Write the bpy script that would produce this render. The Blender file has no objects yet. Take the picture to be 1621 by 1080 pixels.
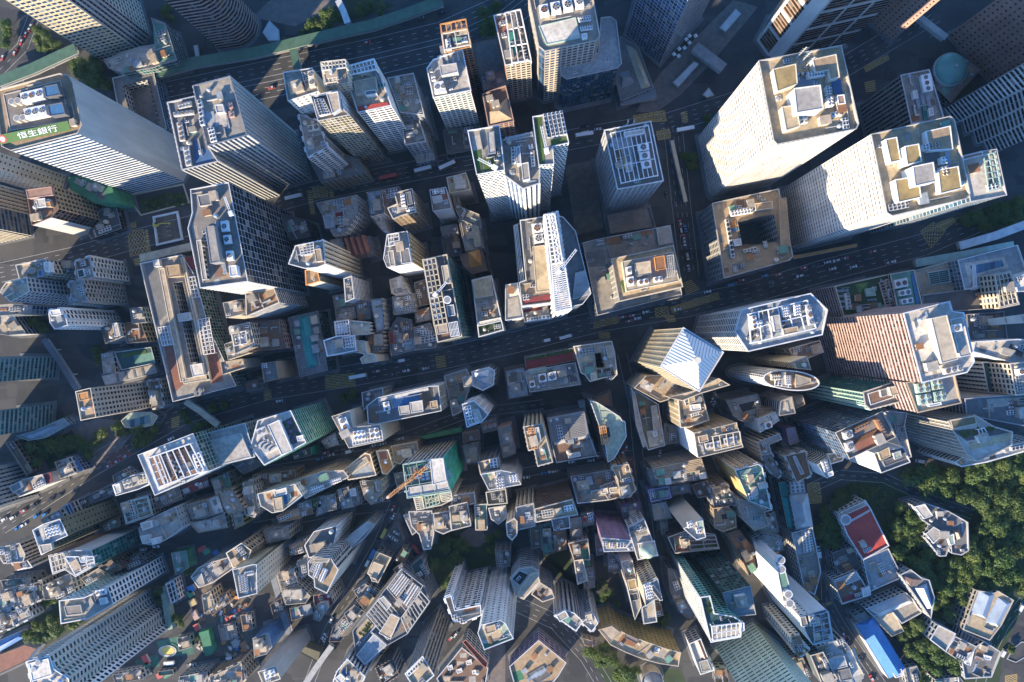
import bpy, math, random
from mathutils import Vector, Matrix, geometry
rnd = random.Random(7)
S = bpy.context.scene
COL = S.collection
R_ = math.radians
# ------------------------------------------------------------------ camera, sky, sun, exposure
W0, H0 = 1621.0, 1080.0
FPX = 1081.0                      # focal length in photo pixels (24 mm lens)
ALT = 450.0                       # drone height in metres
NADX, NADY = 851.0, 536.0         # photo pixel straight below the drone
nc = Vector(((NADX - W0/2)/FPX, -(NADY - H0/2)/FPX, -1)).normalized()
ROT = nc.rotation_difference(Vector((0, 0, -1))).to_matrix()
cd = bpy.data.cameras.new('camera'); cam = bpy.data.objects.new('camera', cd); COL.objects.link(cam)
cd.sensor_width = 36; cd.lens = 36*FPX/W0; cd.clip_end = 5000; cd.clip_start = 1
cam.matrix_world = Matrix.Translation((0, 0, ALT)) @ ROT.to_4x4()
S.camera = cam
SUN_EL, SUN_DIR = R_(19), (-0.62, -0.78)      # the sun stands low at the lower left of the picture
wd = bpy.data.worlds.new('World'); S.world = wd; wd.use_nodes = True
nt = wd.node_tree; bg = nt.nodes['Background']
sky = nt.nodes.new('ShaderNodeTexSky'); sky.sky_type = 'NISHITA'; sky.sun_disc = False
sky.sun_elevation = SUN_EL; sky.sun_rotation = math.atan2(SUN_DIR[0], SUN_DIR[1])
sky.air_density = 1.0; sky.dust_density = 0.4; sky.ozone_density = 6.0
tint = nt.nodes.new('ShaderNodeMix'); tint.data_type = 'RGBA'; tint.blend_type = 'MULTIPLY'; tint.inputs[0].default_value = 1; tint.inputs[7].default_value = (.70, .98, 1.20, 1)   # cool white balance of the shade
nt.links.new(sky.outputs[0], tint.inputs[6]); nt.links.new(tint.outputs[2], bg.inputs[0]); bg.inputs[1].default_value = 0.14
ld = bpy.data.lights.new('sun', 'SUN'); ld.energy = 5.0; ld.angle = R_(0.55); ld.color = (1.0, 0.84, 0.61)
sun = bpy.data.objects.new('sun', ld); COL.objects.link(sun)
sv = Vector((SUN_DIR[0]*math.cos(SUN_EL), SUN_DIR[1]*math.cos(SUN_EL), math.sin(SUN_EL)))
sun.rotation_euler = sv.to_track_quat('Z', 'Y').to_euler(); sun.location = (0, 0, 300)
S.view_settings.view_transform = 'Standard'; S.view_settings.look = 'None'; S.view_settings.exposure = 1.42

# ------------------------------------------------------------------ photo pixel -> place in the world at a height
TILES = {r + c: (x, y) for r, y in (('A', 0), ('B', 270), ('C', 540), ('D', 780)) for c, x in (('1', 0), ('2', 400), ('3', 800), ('4', 1200))}
def ray(u, v):
    return ROT @ Vector(((u - W0/2)/FPX, -(v - H0/2)/FPX, -1))
def at(t, x, y, z=0.0):
    if t: ox, oy = TILES[t]; x = ox + x/3.6; y = oy + y/3.6
    d = ray(x, y); k = (ALT - z)/-d.z
    return Vector((d.x*k, d.y*k, z))
def height_from(t, p, b):            # height of a roof corner whose foot is seen at b
    a, c = at(t, *p), at(t, *b)
    return ALT*min(.42, 1 - c.length/a.length)

# ------------------------------------------------------------------ materials
MATS = {}
PAL = dict(white=(.74,.73,.70), offwhite=(.62,.61,.58), cream=(.62,.55,.43), beige=(.50,.43,.34), tan=(.42,.32,.21), sand=(.52,.44,.30),
  grey=(.34,.33,.31), lgrey=(.47,.46,.435), mgrey=(.25,.24,.23), dgrey=(.125,.125,.13), black=(.03,.033,.04), brown=(.22,.14,.10), dbrown=(.12,.08,.06),
  brick=(.30,.13,.09), rose=(.42,.27,.22), red=(.50,.07,.06), dred=(.24,.04,.05), orange=(.62,.28,.08), yellow=(.62,.47,.10), gold=(.40,.31,.14), olive=(.17,.16,.10),
  green=(.05,.24,.13), lgreen=(.36,.48,.40), teal=(.03,.27,.24), dteal=(.03,.10,.11), blue=(.05,.15,.34), lblue=(.36,.42,.48), sblue=(.045,.19,.42), slate=(.18,.195,.215),
  purple=(.23,.15,.24), violet=(.32,.28,.42), jade=(.16,.36,.30), lawn=(.07,.14,.025), dlawn=(.035,.075,.025), ochre=(.46,.33,.13), blush=(.47,.36,.325), walk=(.08,.145,.085), sea=(.15,.24,.25), mint=(.50,.62,.54), netgreen=(.02,.30,.20), rust=(.35,.17,.08), stone=(.40,.38,.34))
GLS = dict(dark=(.012,.017,.026), blue=(.015,.05,.11), teal=(.012,.07,.08), green=(.015,.06,.05), bronze=(.05,.033,.02), gold=(.11,.085,.035), grey=(.05,.06,.07), sky=(.06,.12,.18), brown=(.09,.04,.03), pale=(.16,.13,.10))
class N:                              # small helper around a node tree
    def __init__(s, name):
        s.m = bpy.data.materials.new(name); s.m.use_nodes = True; s.t = s.m.node_tree
        s.p = s.t.nodes['Principled BSDF']
    def n(s, k, **kw):
        o = s.t.nodes.new('ShaderNode' + k)
        for a, b in kw.items(): setattr(o, a, b)
        return o
    def l(s, a, b): s.t.links.new(a, b)
    def math(s, op, a, b=0.0):
        o = s.n('Math', operation=op)
        for i, q in ((0, a), (1, b)):
            if isinstance(q, (int, float)): o.inputs[i].default_value = q
            else: s.l(q, o.inputs[i])
        return o.outputs[0]
    def mix(s, f, a, b):
        o = s.n('Mix', data_type='RGBA')
        for i, q in ((0, f), (6, a), (7, b)):
            if isinstance(q, (int, float)): o.inputs[i].default_value = q
            elif isinstance(q, tuple): o.inputs[i].default_value = (*q[:3], 1)
            else: s.l(q, o.inputs[i])
        return o.outputs[2]
    def noise(s, scale, vec=None, detail=3, out=0):
        o = s.n('TexNoise'); o.inputs['Scale'].default_value = scale; o.inputs['Detail'].default_value = detail
        if vec: s.l(vec, o.inputs['Vector'])
        return o.outputs[out]
    def pos(s, sc=(1,1,1)):
        g = s.n('NewGeometry'); mp = s.n('Mapping'); mp.inputs['Scale'].default_value = sc
        s.l(g.outputs['Position'], mp.inputs['Vector']); return mp.outputs[0]
    def ramp(s, f, stops):
        o = s.n('ValToRGB'); e = o.color_ramp.elements
        while len(e) < len(stops): e.new(0.5)
        for q, (p, c) in zip(e, stops): q.position = p; q.color = (*c, 1) if isinstance(c, tuple) else (c, c, c, 1)
        s.l(f, o.inputs[0]); return o.outputs[0]
def mul(c, k): return tuple(min(.85, x*k) for x in c[:3])
def plain(colour, rough=.7, stain=.22, metal=0.0, streak=False):
    k = ('plain', colour, rough, stain, metal, streak)
    if k in MATS: return MATS[k]
    n = N(f'{colour}_paint'); c = PAL[colour]
    f = n.ramp(n.noise(.16, n.pos((1, 1, .25) if streak else (1, 1, 1)), 5), [(.3, 0.0), (.72, 1.0)])
    f2 = n.noise(1.7, n.pos((1, 1, .12)), 3)
    a = n.mix(f, mul(c, 1 + stain*.5), mul(c, 1 - stain))
    a = n.mix(n.math('MULTIPLY', f2, stain), a, mul(c, .45))
    n.l(a, n.p.inputs['Base Color']); n.p.inputs['Roughness'].default_value = rough; n.p.inputs['Metallic'].default_value = metal
    MATS[k] = n.m; return n.m
def roofmat(colour):
    k = ('roof', colour)
    if k in MATS: return MATS[k]
    n = N(f'{colour}_roof'); c = tuple(x*y for x, y in zip(PAL[colour], (.90, .81, .70)))
    oi = n.n('ObjectInfo').outputs['Random']
    f = n.ramp(n.noise(.09, n.pos(), 6), [(.32, 0.0), (.68, 1.0)])
    f2 = n.ramp(n.noise(.45, n.pos(), 4), [(.42, 0.0), (.62, 1.0)])
    f3 = n.ramp(n.noise(2.6, n.pos(), 2), [(.35, 0.0), (.75, 1.0)])
    a = n.mix(f, mul(c, 1.12), mul(c, .68))
    a = n.mix(n.math('MULTIPLY', f2, .55), a, tuple(x*.32 + y for x, y in zip(c, (.035, .028, .02))))
    a = n.mix(n.math('MULTIPLY', f3, .3), a, mul(c, 1.4))
    br = n.n('TexBrick'); br.inputs['Scale'].default_value = .35; br.inputs['Mortar Size'].default_value = .012
    n.l(n.pos(), br.inputs['Vector'])
    a = n.mix(n.math('MULTIPLY', br.outputs['Fac'], .4), a, mul(c, .4))
    a = n.mix(n.math('MULTIPLY', oi, .25), a, mul(c, .6))
    n.l(a, n.p.inputs['Base Color']); n.p.inputs['Roughness'].default_value = .85
    MATS[k] = n.m; return n.m
WIN = dict(grid=(.16,.84,.28,.82), band=(.025,.975,.40,1.0), fin=(.22,.78,.10,1.0), curtain=(.05,.95,.07,.93), resi=(.16,.84,.30,.80), small=(.34,.66,.38,.70),
           wide=(.06,.94,.34,.86), tall=(.25,.75,.12,.9), perf=(.14,.86,.16,.80), louvre=(0,1,.45,1.0), fine=(.10,.90,.42,.74), slot=(.08,.92,.42,.72), mega=(0,1,.34,1.0), pane=(.035,.965,.05,.95))
def facade(pat, wall, glass):
    if pat == 'blank': return plain(wall, .6, .2, 0, True)
    if pat == 'net': return netmat(wall)
    k = ('fac', pat, wall, glass)
    if k in MATS: return MATS[k]
    n = N(f'{wall}_{pat}_facade'); c = PAL[wall]; g = GLS[glass]; x0, x1, y0, y1 = WIN[pat]
    uv = n.n('UVMap'); sp = n.n('SeparateXYZ'); n.l(uv.outputs[0], sp.inputs[0])
    u, v = sp.outputs[0], sp.outputs[1]
    fv = n.math('FLOOR', v)
    if pat == 'perf': u = n.math('ADD', u, n.math('MULTIPLY', fv, .37))
    fu = n.math('FLOOR', u); ru, rv = n.math('SUBTRACT', u, fu), n.math('SUBTRACT', v, fv)
    m = n.math('MULTIPLY', n.math('MULTIPLY', n.math('GREATER_THAN', ru, x0), n.math('LESS_THAN', ru, x1)),
               n.math('MULTIPLY', n.math('GREATER_THAN', rv, y0), n.math('LESS_THAN', rv, y1)))
    if pat == 'mega':
        fr = n.math('MAXIMUM', n.math('LESS_THAN', n.math('FRACT', n.math('DIVIDE', u, 5.0)), .11), n.math('LESS_THAN', n.math('FRACT', n.math('DIVIDE', v, 6.0)), .16))
        m = n.math('MULTIPLY', m, n.math('SUBTRACT', 1.0, fr))
    cb = n.n('CombineXYZ'); n.l(fu, cb.inputs[0]); n.l(fv, cb.inputs[1]); n.l(n.n('ObjectInfo').outputs['Random'], cb.inputs[2])
    wn = n.n('TexWhiteNoise'); n.l(cb.outputs[0], wn.inputs['Vector']); r = wn.outputs['Value']
    jit(n, wn, m, .05 if pat in ('curtain', 'pane') else .10)
    gc = n.ramp(r, [(0.0, mul(g, .55)), (.55, g), (.8, mul(g, 1.7)), (.93, tuple(x*.5 + .10 for x in g)), (1.0, tuple(x*.5 + .22 for x in g))])
    f = n.ramp(n.noise(.2, n.pos((1, 1, .2)), 5), [(.3, 0.0), (.72, 1.0)])
    wc = n.mix(f, mul(c, 1.08), mul(c, .74))
    if pat == 'mega': wc = n.mix(fr, mul(PAL['brown'], 1.2), mul(c, 1.1))
    wf = n.n('TexWhiteNoise', noise_dimensions='1D'); n.l(fv, wf.inputs['W']); wc = n.mix(n.math('MULTIPLY', wf.outputs['Value'], .22), wc, mul(c, .5))
    st = n.ramp(n.noise(1.4, n.pos((1, 1, .04)), 3), [(.5, 0.0), (.85, 1.0)])
    wc = n.mix(n.math('MULTIPLY', st, .4), wc, mul(c, .45))
    n.l(n.mix(m, wc, gc), n.p.inputs['Base Color'])
    n.l(n.math('SUBTRACT', .72, n.math('MULTIPLY', m, .56)), n.p.inputs['Roughness']); n.p.inputs['Specular IOR Level'].default_value = .32
    MATS[k] = n.m; return n.m
def jit(n, wn, m, k):                # every pane tilted a little, so reflections break up from window to window
    sub = n.n('VectorMath', operation='SUBTRACT'); n.l(wn.outputs['Color'], sub.inputs[0]); sub.inputs[1].default_value = (.5, .5, .5)
    sc = n.n('VectorMath', operation='SCALE'); n.l(sub.outputs[0], sc.inputs[0]); n.l(n.math('MULTIPLY', m, k), sc.inputs['Scale'])
    ad = n.n('VectorMath', operation='ADD'); n.l(n.n('NewGeometry').outputs['Normal'], ad.inputs[0]); n.l(sc.outputs[0], ad.inputs[1])
    nm = n.n('VectorMath', operation='NORMALIZE'); n.l(ad.outputs[0], nm.inputs[0]); n.l(nm.outputs[0], n.p.inputs['Normal'])
def netmat(c):
    k = ('net', c)
    if k in MATS: return MATS[k]
    n = N(f'{c}_scaffold_net'); q = PAL[c]
    uv = n.n('UVMap'); sp = n.n('SeparateXYZ'); n.l(uv.outputs[0], sp.inputs[0])
    ru = n.math('FRACT', sp.outputs[0]); rv = n.math('FRACT', n.math('MULTIPLY', sp.outputs[1], .5))
    e = n.math('MAXIMUM', n.math('LESS_THAN', ru, .06), n.math('LESS_THAN', rv, .09))
    f = n.ramp(n.noise(.25, n.pos((1, 1, .3)), 5), [(.35, 0.0), (.7, 1.0)])
    a = n.mix(f, mul(q, 1.25), mul(q, .6)); a = n.mix(n.math('MULTIPLY', e, .6), a, mul(q, .35))
    n.l(a, n.p.inputs['Base Color']); n.p.inputs['Roughness'].default_value = .8
    b = n.n('Bump'); b.inputs['Strength'].default_value = .8; b.inputs['Distance'].default_value = .6
    n.l(n.noise(.5, n.pos((1, 1, .4)), 3), b.inputs['Height']); n.l(b.outputs[0], n.p.inputs['Normal'])
    MATS[k] = n.m; return n.m
def glassmat(g='dark', rough=.1):
    k = ('glass', g, rough)
    if k in MATS: return MATS[k]
    n = N(f'{g}_window_glass'); c = GLS[g]
    uv = n.n('UVMap'); sp = n.n('SeparateXYZ'); n.l(uv.outputs[0], sp.inputs[0])
    fu = n.math('FLOOR', sp.outputs[0]); ru = n.math('FRACT', sp.outputs[0])
    cb = n.n('CombineXYZ'); n.l(fu, cb.inputs[0]); n.l(n.n('ObjectInfo').outputs['Random'], cb.inputs[1])
    wn = n.n('TexWhiteNoise'); n.l(cb.outputs[0], wn.inputs['Vector'])
    gc = n.ramp(wn.outputs['Value'], [(0.0, mul(c, .5)), (.6, c), (.85, mul(c, 1.8)), (1.0, tuple(x*.5 + .14 for x in c))])
    n.l(n.mix(n.math('LESS_THAN', ru, .06), gc, (.2, .2, .2)), n.p.inputs['Base Color']); jit(n, wn, 1.0, .10)
    n.p.inputs['Roughness'].default_value = rough
    MATS[k] = n.m; return n.m

# ------------------------------------------------------------------ meshes
class MB:
    def __init__(s): s.v = []; s.f = []; s.uv = []; s.mi = []
    def face(s, pts, uv=None, mi=0):
        i = len(s.v); s.v += [tuple(p) for p in pts]; s.f.append(tuple(range(i, i + len(pts))))
        s.uv += uv or [(p[0]*.3, p[1]*.3) for p in pts]; s.mi.append(mi)
    def box(s, c, sx, sy, z0, z1, rz=0.0, mi=0, bottom=False):
        ca, sa = math.cos(rz), math.sin(rz)
        q = [(c[0] + x*ca - y*sa, c[1] + x*sa + y*ca) for x, y in ((-sx/2, -sy/2), (sx/2, -sy/2), (sx/2, sy/2), (-sx/2, sy/2))]
        s.prism(q, z0, z1, mi, mi, bottom)
    def prism(s, q, z0, z1, mi=0, top=None, bottom=False):
        i = len(s.v); k = len(q)
        s.v += [(p[0], p[1], z0) for p in q] + [(p[0], p[1], z1) for p in q]
        for a in range(k):
            b = (a + 1) % k; L = math.hypot(q[b][0] - q[a][0], q[b][1] - q[a][1])
            s.f.append((i + a, i + b, i + k + b, i + k + a)); s.mi.append(mi)
            s.uv += [(0, z0/3.4), (L/3, z0/3.4), (L/3, z1/3.4), (0, z1/3.4)]
        s.f.append(tuple(range(i + k, i + 2*k))); s.mi.append(mi if top is None else top); s.uv += [(p[0]*.3, p[1]*.3) for p in q]
        if bottom: s.f.append(tuple(range(i + k - 1, i - 1, -1))); s.mi.append(mi); s.uv += [(0, 0)]*k
    def bar(s, a, b, w, mi=0):
        a, b = Vector(a), Vector(b); d = (b - a)
        if d.length < 1e-4: return
        d.normalize(); r = Vector((0, 0, 1)) if abs(d.z) < .9 else Vector((1, 0, 0))
        x = d.cross(r).normalized()*w/2; y = d.cross(x).normalized()*w/2
        i = len(s.v); s.v += [tuple(p + o) for p in (a, b) for o in (x + y, y - x, -x - y, x - y)]
        for k in range(4): s.f.append((i + k, i + (k + 1) % 4, i + 4 + (k + 1) % 4, i + 4 + k)); s.mi.append(mi); s.uv += [(0, 0)]*4
        s.f += [(i + 3, i + 2, i + 1, i), (i + 4, i + 5, i + 6, i + 7)]; s.mi += [mi]*2; s.uv += [(0, 0)]*8
    def cyl(s, c, r, z0, z1, n=16, mi=0, r1=None, top=None):
        r1 = r if r1 is None else r1; i = len(s.v)
        for rr, z in ((r, z0), (r1, z1)): s.v += [(c[0] + rr*math.cos(2*math.pi*k/n), c[1] + rr*math.sin(2*math.pi*k/n), z) for k in range(n)]
        for k in range(n):
            s.f.append((i + k, i + (k + 1) % n, i + n + (k + 1) % n, i + n + k)); s.mi.append(mi); s.uv += [(0, 0)]*4
        s.f.append(tuple(range(i + n, i + 2*n))); s.mi.append(mi if top is None else top); s.uv += [(0, 0)]*n
    def mesh(s, name, mats, smooth=False):
        me = bpy.data.meshes.new(name); me.from_pydata(s.v, [], s.f)
        me.uv_layers.new(name='UVMap').data.foreach_set('uv', [q for p in s.uv for q in p])
        for m in mats: me.materials.append(m)
        me.polygons.foreach_set('material_index', s.mi)
        if smooth: me.polygons.foreach_set('use_smooth', [True]*len(s.f))
        return me
    def obj(s, name, mats, parent=None, smooth=False, loc=None):
        if not s.f: return None
        o = bpy.data.objects.new(name, s.mesh(name, mats if isinstance(mats, (list, tuple)) else [mats], smooth)); COL.objects.link(o)
        if parent: o.parent = parent
        return o
def tag(o, label=None, cat=None, group=None, kind=None):
    for k, v in (('label', label), ('category', cat), ('group', group), ('kind', kind)):
        if v: o[k] = v
    return o
def empty(name, loc=(0, 0, 0), rz=0, **kw):
    o = bpy.data.objects.new(name, None); COL.objects.link(o); o.location = loc; o.rotation_euler.z = rz; o.empty_display_size = 2
    return tag(o, **kw)
def structure(name, mb, mat): return tag(mb.obj(name, mat), kind='structure')
def copy_tree(o, parent=None):
    c = o.copy(); COL.objects.link(c)
    if parent: c.parent = parent
    for ch in KIDS.get(o.name, []): copy_tree(ch, c)
    return c
KIDS = {}
def area(q): return .5*sum(q[i][0]*q[(i + 1) % len(q)][1] - q[(i + 1) % len(q)][0]*q[i][1] for i in range(len(q)))
def offset(q, d):                     # CCW polygon, d > 0 outwards
    n = len(q); out = []
    for i in range(n):
        p, a, b = Vector(q[i][:2]), Vector(q[i - 1][:2]), Vector(q[(i + 1) % n][:2])
        e0, e1 = (p - a).normalized(), (b - p).normalized()
        n0, n1 = Vector((e0.y, -e0.x)), Vector((e1.y, -e1.x)); m = n0 + n1
        m = m/max(.35, m.dot(n0)) if m.length > 1e-3 else n0
        out.append((p.x + m.x*d, p.y + m.y*d))
    return out
def inside(p, q):   # even-odd test
    c = False; j = len(q) - 1
    for i in range(len(q)):
        if (q[i][1] > p[1]) != (q[j][1] > p[1]) and p[0] < (q[j][0] - q[i][0])*(p[1] - q[i][1])/(q[j][1] - q[i][1]) + q[i][0]: c = not c
        j = i
    return c
def long_dir(q):
    e = max(((q[(i + 1) % len(q)][0] - q[i][0], q[(i + 1) % len(q)][1] - q[i][1]) for i in range(len(q))), key=lambda e: e[0]**2 + e[1]**2)
    return math.atan2(e[1], e[0])
def parse(style):
    a = style.split(':') + ['', '', '']
    return a[0] or 'grid', a[1] or 'lgrey', a[2] or 'dark'
BAY = dict(pane=3.6, fine=2.4, slot=4.0, mega=3.0, grid=3.2, band=3.4, fin=2.6, curtain=2.2, resi=3.0, small=3.4, wide=4.2, tall=3.0, perf=1.9, louvre=4, blank=4, net=3)

# ------------------------------------------------------------------ roof gear (shared meshes)
GEAR = {}
def gear(kind, k=0):
    if (kind, k) in GEAR: return GEAR[kind, k]
    m = MB(); sub = None
    if kind == 'air_conditioner':      # condenser box on feet with two fan grilles
        m.box((0, 0), 2.6, 1.3, .25, 1.5); m.box((-1, 0), .15, 1.1, 0, .25); m.box((1, 0), .15, 1.1, 0, .25)
        for x in (-.62, .62): m.cyl((x, 0), .5, 1.5, 1.62, 12, 1, None, 2)
        mats = [plain(['offwhite', 'lgrey', 'white'][k % 3]), plain('mgrey'), plain('black')]
    elif kind == 'water_tank':
        m.cyl((0, 0), 1.1, 0, 2.0, 16, 0, 1.08); m.cyl((0, 0), 1.08, 2.0, 2.35, 16, 0, .25); m.cyl((.55, 0), .28, 2.2, 2.42, 8, 1)
        mats = [plain(['lgrey', 'lblue', 'cream'][k % 3]), plain('mgrey')]
    elif kind == 'stair_head':
        m.box((0, 0), 3.4, 4.4, 0, 2.8); m.box((0, 0), 3.9, 4.9, 2.8, 3.0, 0, 1, True); m.box((1.71, -.6), .06, 1, .1, 2.1, 0, 2); m.box((0, 2.21), 1.2, .06, 1.2, 2.0, 0, 2)
        mats = [plain(['offwhite', 'cream', 'lgrey'][k % 3]), roofmat(['lgrey', 'beige', 'grey'][k % 3]), plain('dgrey')]
    elif kind == 'duct':
        m.box((0, 0), 5, .7, .3, .95); m.box((2.2, .8), .7, 1.8, .3, .95); m.box((-2.3, 0), .9, .9, 0, 1.5)
        for x in (-1, 1): m.box((x, 0), .15, .9, 0, .3)
        mats = [plain('lgrey', .45, .2, .4)]
    elif kind == 'pipe_run':
        for j in range(3 + k): m.bar((-3, j*.4, .35), (3, j*.4, .35), .2); m.bar((3, j*.4, .35), (3, j*.4, -.0), .2)
        for x in (-2.5, 0, 2.5): m.box((x, .5), .12, 1.8, 0, .28)
        mats = [plain(['lblue', 'lgrey', 'rust'][k % 3])]
    elif kind == 'skylight':
        m.box((0, 0), 2.2, 2.2, 0, .4); m.cyl((0, 0), 1.35, .4, .8, 4, 1, .3)
        mats = [plain('offwhite'), glassmat('sky')]
    elif kind == 'antenna':
        m.box((0, 0), .5, .5, 0, .4); m.bar((0, 0, .4), (0, 0, 6), .14)
        for z in (3.4, 4.4, 5.4): m.bar((-.7, 0, z), (.7, 0, z), .08)
        mats = [plain('lgrey')]
    elif kind == 'shed':               # rooftop hut with a mono-pitch metal roof
        m.box((0, 0), 4.2, 3.2, 0, 2.3); m.prism([(-2.4, -1.9), (2.4, -1.9), (2.4, 1.9), (-2.4, 1.9)], 2.3, 2.45, 1, 1, True); m.box((2.11, .5), .05, .9, .1, 1.9, 0, 2)
        mats = [plain(['cream', 'lgrey', 'offwhite'][k % 3]), roofmat(['rust', 'lblue', 'jade'][k % 3]), plain('dgrey')]
    elif kind == 'planter':
        m.box((0, 0), 3, .9, 0, .5)
        for i in range(26):
            x, y, z = rnd.uniform(-1.4, 1.4), rnd.uniform(-.4, .4), rnd.uniform(.5, 1.3); r = .28
            m.face([(x - r, y, z), (x, y - r, z + .15), (x + r, y, z), (x, y + r, z - .1)], None, 1)
        mats = [plain('stone'), leafmat()]
    me = m.mesh(kind, mats); GEAR[kind, k] = me; return me
def put_gear(kind, p, rz, root, s=1.0, k=0, off=(0, 0, 0), sub=None):
    o = bpy.data.objects.new(kind, gear(kind, k)); COL.objects.link(o); o.parent = sub or root
    o.location = (p[0] - off[0], p[1] - off[1], p[2] - off[2]); o.rotation_euler.z = rz
    o.scale = s if isinstance(s, tuple) else (s, s, s)
    return o
def leafmat(k=0):
    key = ('leaf', k)
    if key in MATS: return MATS[key]
    n = N('foliage'); oi = n.n('ObjectInfo').outputs['Random']
    f = n.ramp(n.noise(.55, n.pos(), 3), [(.3, 0.0), (.7, 1.0)]); f2 = n.noise(2.6, n.pos(), 2)
    base = [((.046, .088, .019), (.115, .180, .038)), ((.080, .125, .018), (.170, .220, .034))][k]  # second pair: paler leaf kind, also sunlight put into the colour of sunny crowns
    a = n.mix(f, base[0], base[1]); a = n.mix(n.math('MULTIPLY', oi, .7), a, (.145, .175, .045)); a = n.mix(n.math('MULTIPLY', f2, .5), a, (.018, .04, .014))
    n.l(a, n.p.inputs['Base Color']); n.p.inputs['Roughness'].default_value = .55
    n.p.inputs['Specular IOR Level'].default_value = .25
    tr = n.n('BsdfTranslucent'); n.l(a, tr.inputs['Color']); mx = n.n('MixShader'); mx.inputs[0].default_value = .25
    n.l(n.p.outputs[0], mx.inputs[1]); n.l(tr.outputs[0], mx.inputs[2])
    n.l(mx.outputs[0], n.t.nodes['Material Output'].inputs[0])
    MATS[key] = n.m; return n.m

# ------------------------------------------------------------------ one building = one Empty with wall, roof, parapet, window bands and roof gear below it
PAVE = []; COUNT = [0]
def walls(name, q, styles, z0, z1, root, off, floor=3.5, wp=False, relief=True, cap=None):
    mats, slots = [], {}
    def slot(m):
        if m.name not in slots: slots[m.name] = len(mats); mats.append(m)
        return slots[m.name]
    mb = MB(); nf = max(1, round((z1 - z0)/floor)); fh = (z1 - z0)/nf; n = len(q); bands = {}
    for i in range(n):
        a, b = q[i], q[(i + 1) % n]; L = math.hypot(b[0] - a[0], b[1] - a[1])
        if L < .05: continue
        pat, wall, glass = parse(styles[i]); nb = max(1, round(L/BAY[pat])); bw = L/nb
        ux, uy = (b[0] - a[0])/L, (b[1] - a[1])/L; nx, ny = uy, -ux
        P = lambda s, d, z: (a[0] + ux*s + nx*d - off[0], a[1] + uy*s + ny*d - off[1], z)
        mb.face([P(0, 0, z0), P(L, 0, z0), P(L, 0, z1), P(0, 0, z1)], [(0, 0), (nb, 0), (nb, nf), (0, nf)], slot(facade(pat, wall, glass)))
        if not relief: continue
        sm = slot(plain(wall, .65, .22, 0, True))
        def bx(s0, s1, d, zz0, zz1, mi):      # box standing out of the wall by d
            A, B, C, D = P(s0, d, zz0), P(s1, d, zz0), P(s1, d, zz1), P(s0, d, zz1); E, F_, G, H_ = P(s0, 0, zz0), P(s1, 0, zz0), P(s1, 0, zz1), P(s0, 0, zz1)
            for fc in ((A, B, C, D), (D, C, G, H_), (E, F_, B, A), (E, A, D, H_), (B, F_, G, C)): mb.face(fc, [(0, 0)]*4, mi)
        if pat in ('band', 'louvre'):
            for k in range(nf):
                bx(0, L, .14, z0 + k*fh, z0 + (k + .38)*fh, sm)
                if wp and pat == 'band':
                    w = bands.setdefault((k, glass), MB()); zz0, zz1 = z0 + (k + .38)*fh, z0 + (k + .99)*fh
                    w.face([P(0, .03, zz0), P(L, .03, zz0), P(L, .03, zz1), P(0, .03, zz1)], [(0, 0), (L/1.7, 0), (L/1.7, 1), (0, 1)])
        elif pat == 'fin':
            for j in range(nb): bx((j - .0)*bw + .02, (j + .34)*bw, .6, z0 + .1, z1 - .1, sm)
        elif pat in ('grid', 'tall', 'wide'):
            for j in range(nb + 1):
                s0 = max(0, j*bw - .28); s1 = min(L, j*bw + .28); bx(s0, s1, .16, z0, z1 - .02, sm)
            for k in range(nf): bx(0, L, .10, z0 + k*fh + .01, z0 + k*fh + .3*fh, sm)
        elif pat == 'resi':
            fm = slot(facade(pat, wall, glass)); am = slot(plain('lgrey'))
            for j in range(0, nb, 2):
                s0, s1 = j*bw + .15, (j + 1)*bw - .15; d = 1.1
                A, B, C, D = P(s0, d, z0), P(s1, d, z0), P(s1, d, z1 - .3), P(s0, d, z1 - .3); E, F_, G, H_ = P(s0, 0, z0), P(s1, 0, z0), P(s1, 0, z1 - .3), P(s0, 0, z1 - .3)
                mb.face((A, B, C, D), [(j, 0), (j + 1, 0), (j + 1, nf), (j, nf)], fm)
                for fc in ((D, C, G, H_), (E, A, D, H_), (B, F_, G, C)): mb.face(fc, [(0, 0)]*4, sm)
                for k in range(nf):
                    if rnd.random() < .55:
                        s = s1 + rnd.uniform(.3, max(.35, bw - .9)); z = z0 + (k + .2)*fh; 
                        if s + .8 < L: bx(s, s + .8, .55, z, z + .6, am)
    o = mb.obj(name, mats, root)
    for (k, g), w in sorted(bands.items()): w.obj('window_band', [glassmat(g)], root)
    return o
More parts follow.
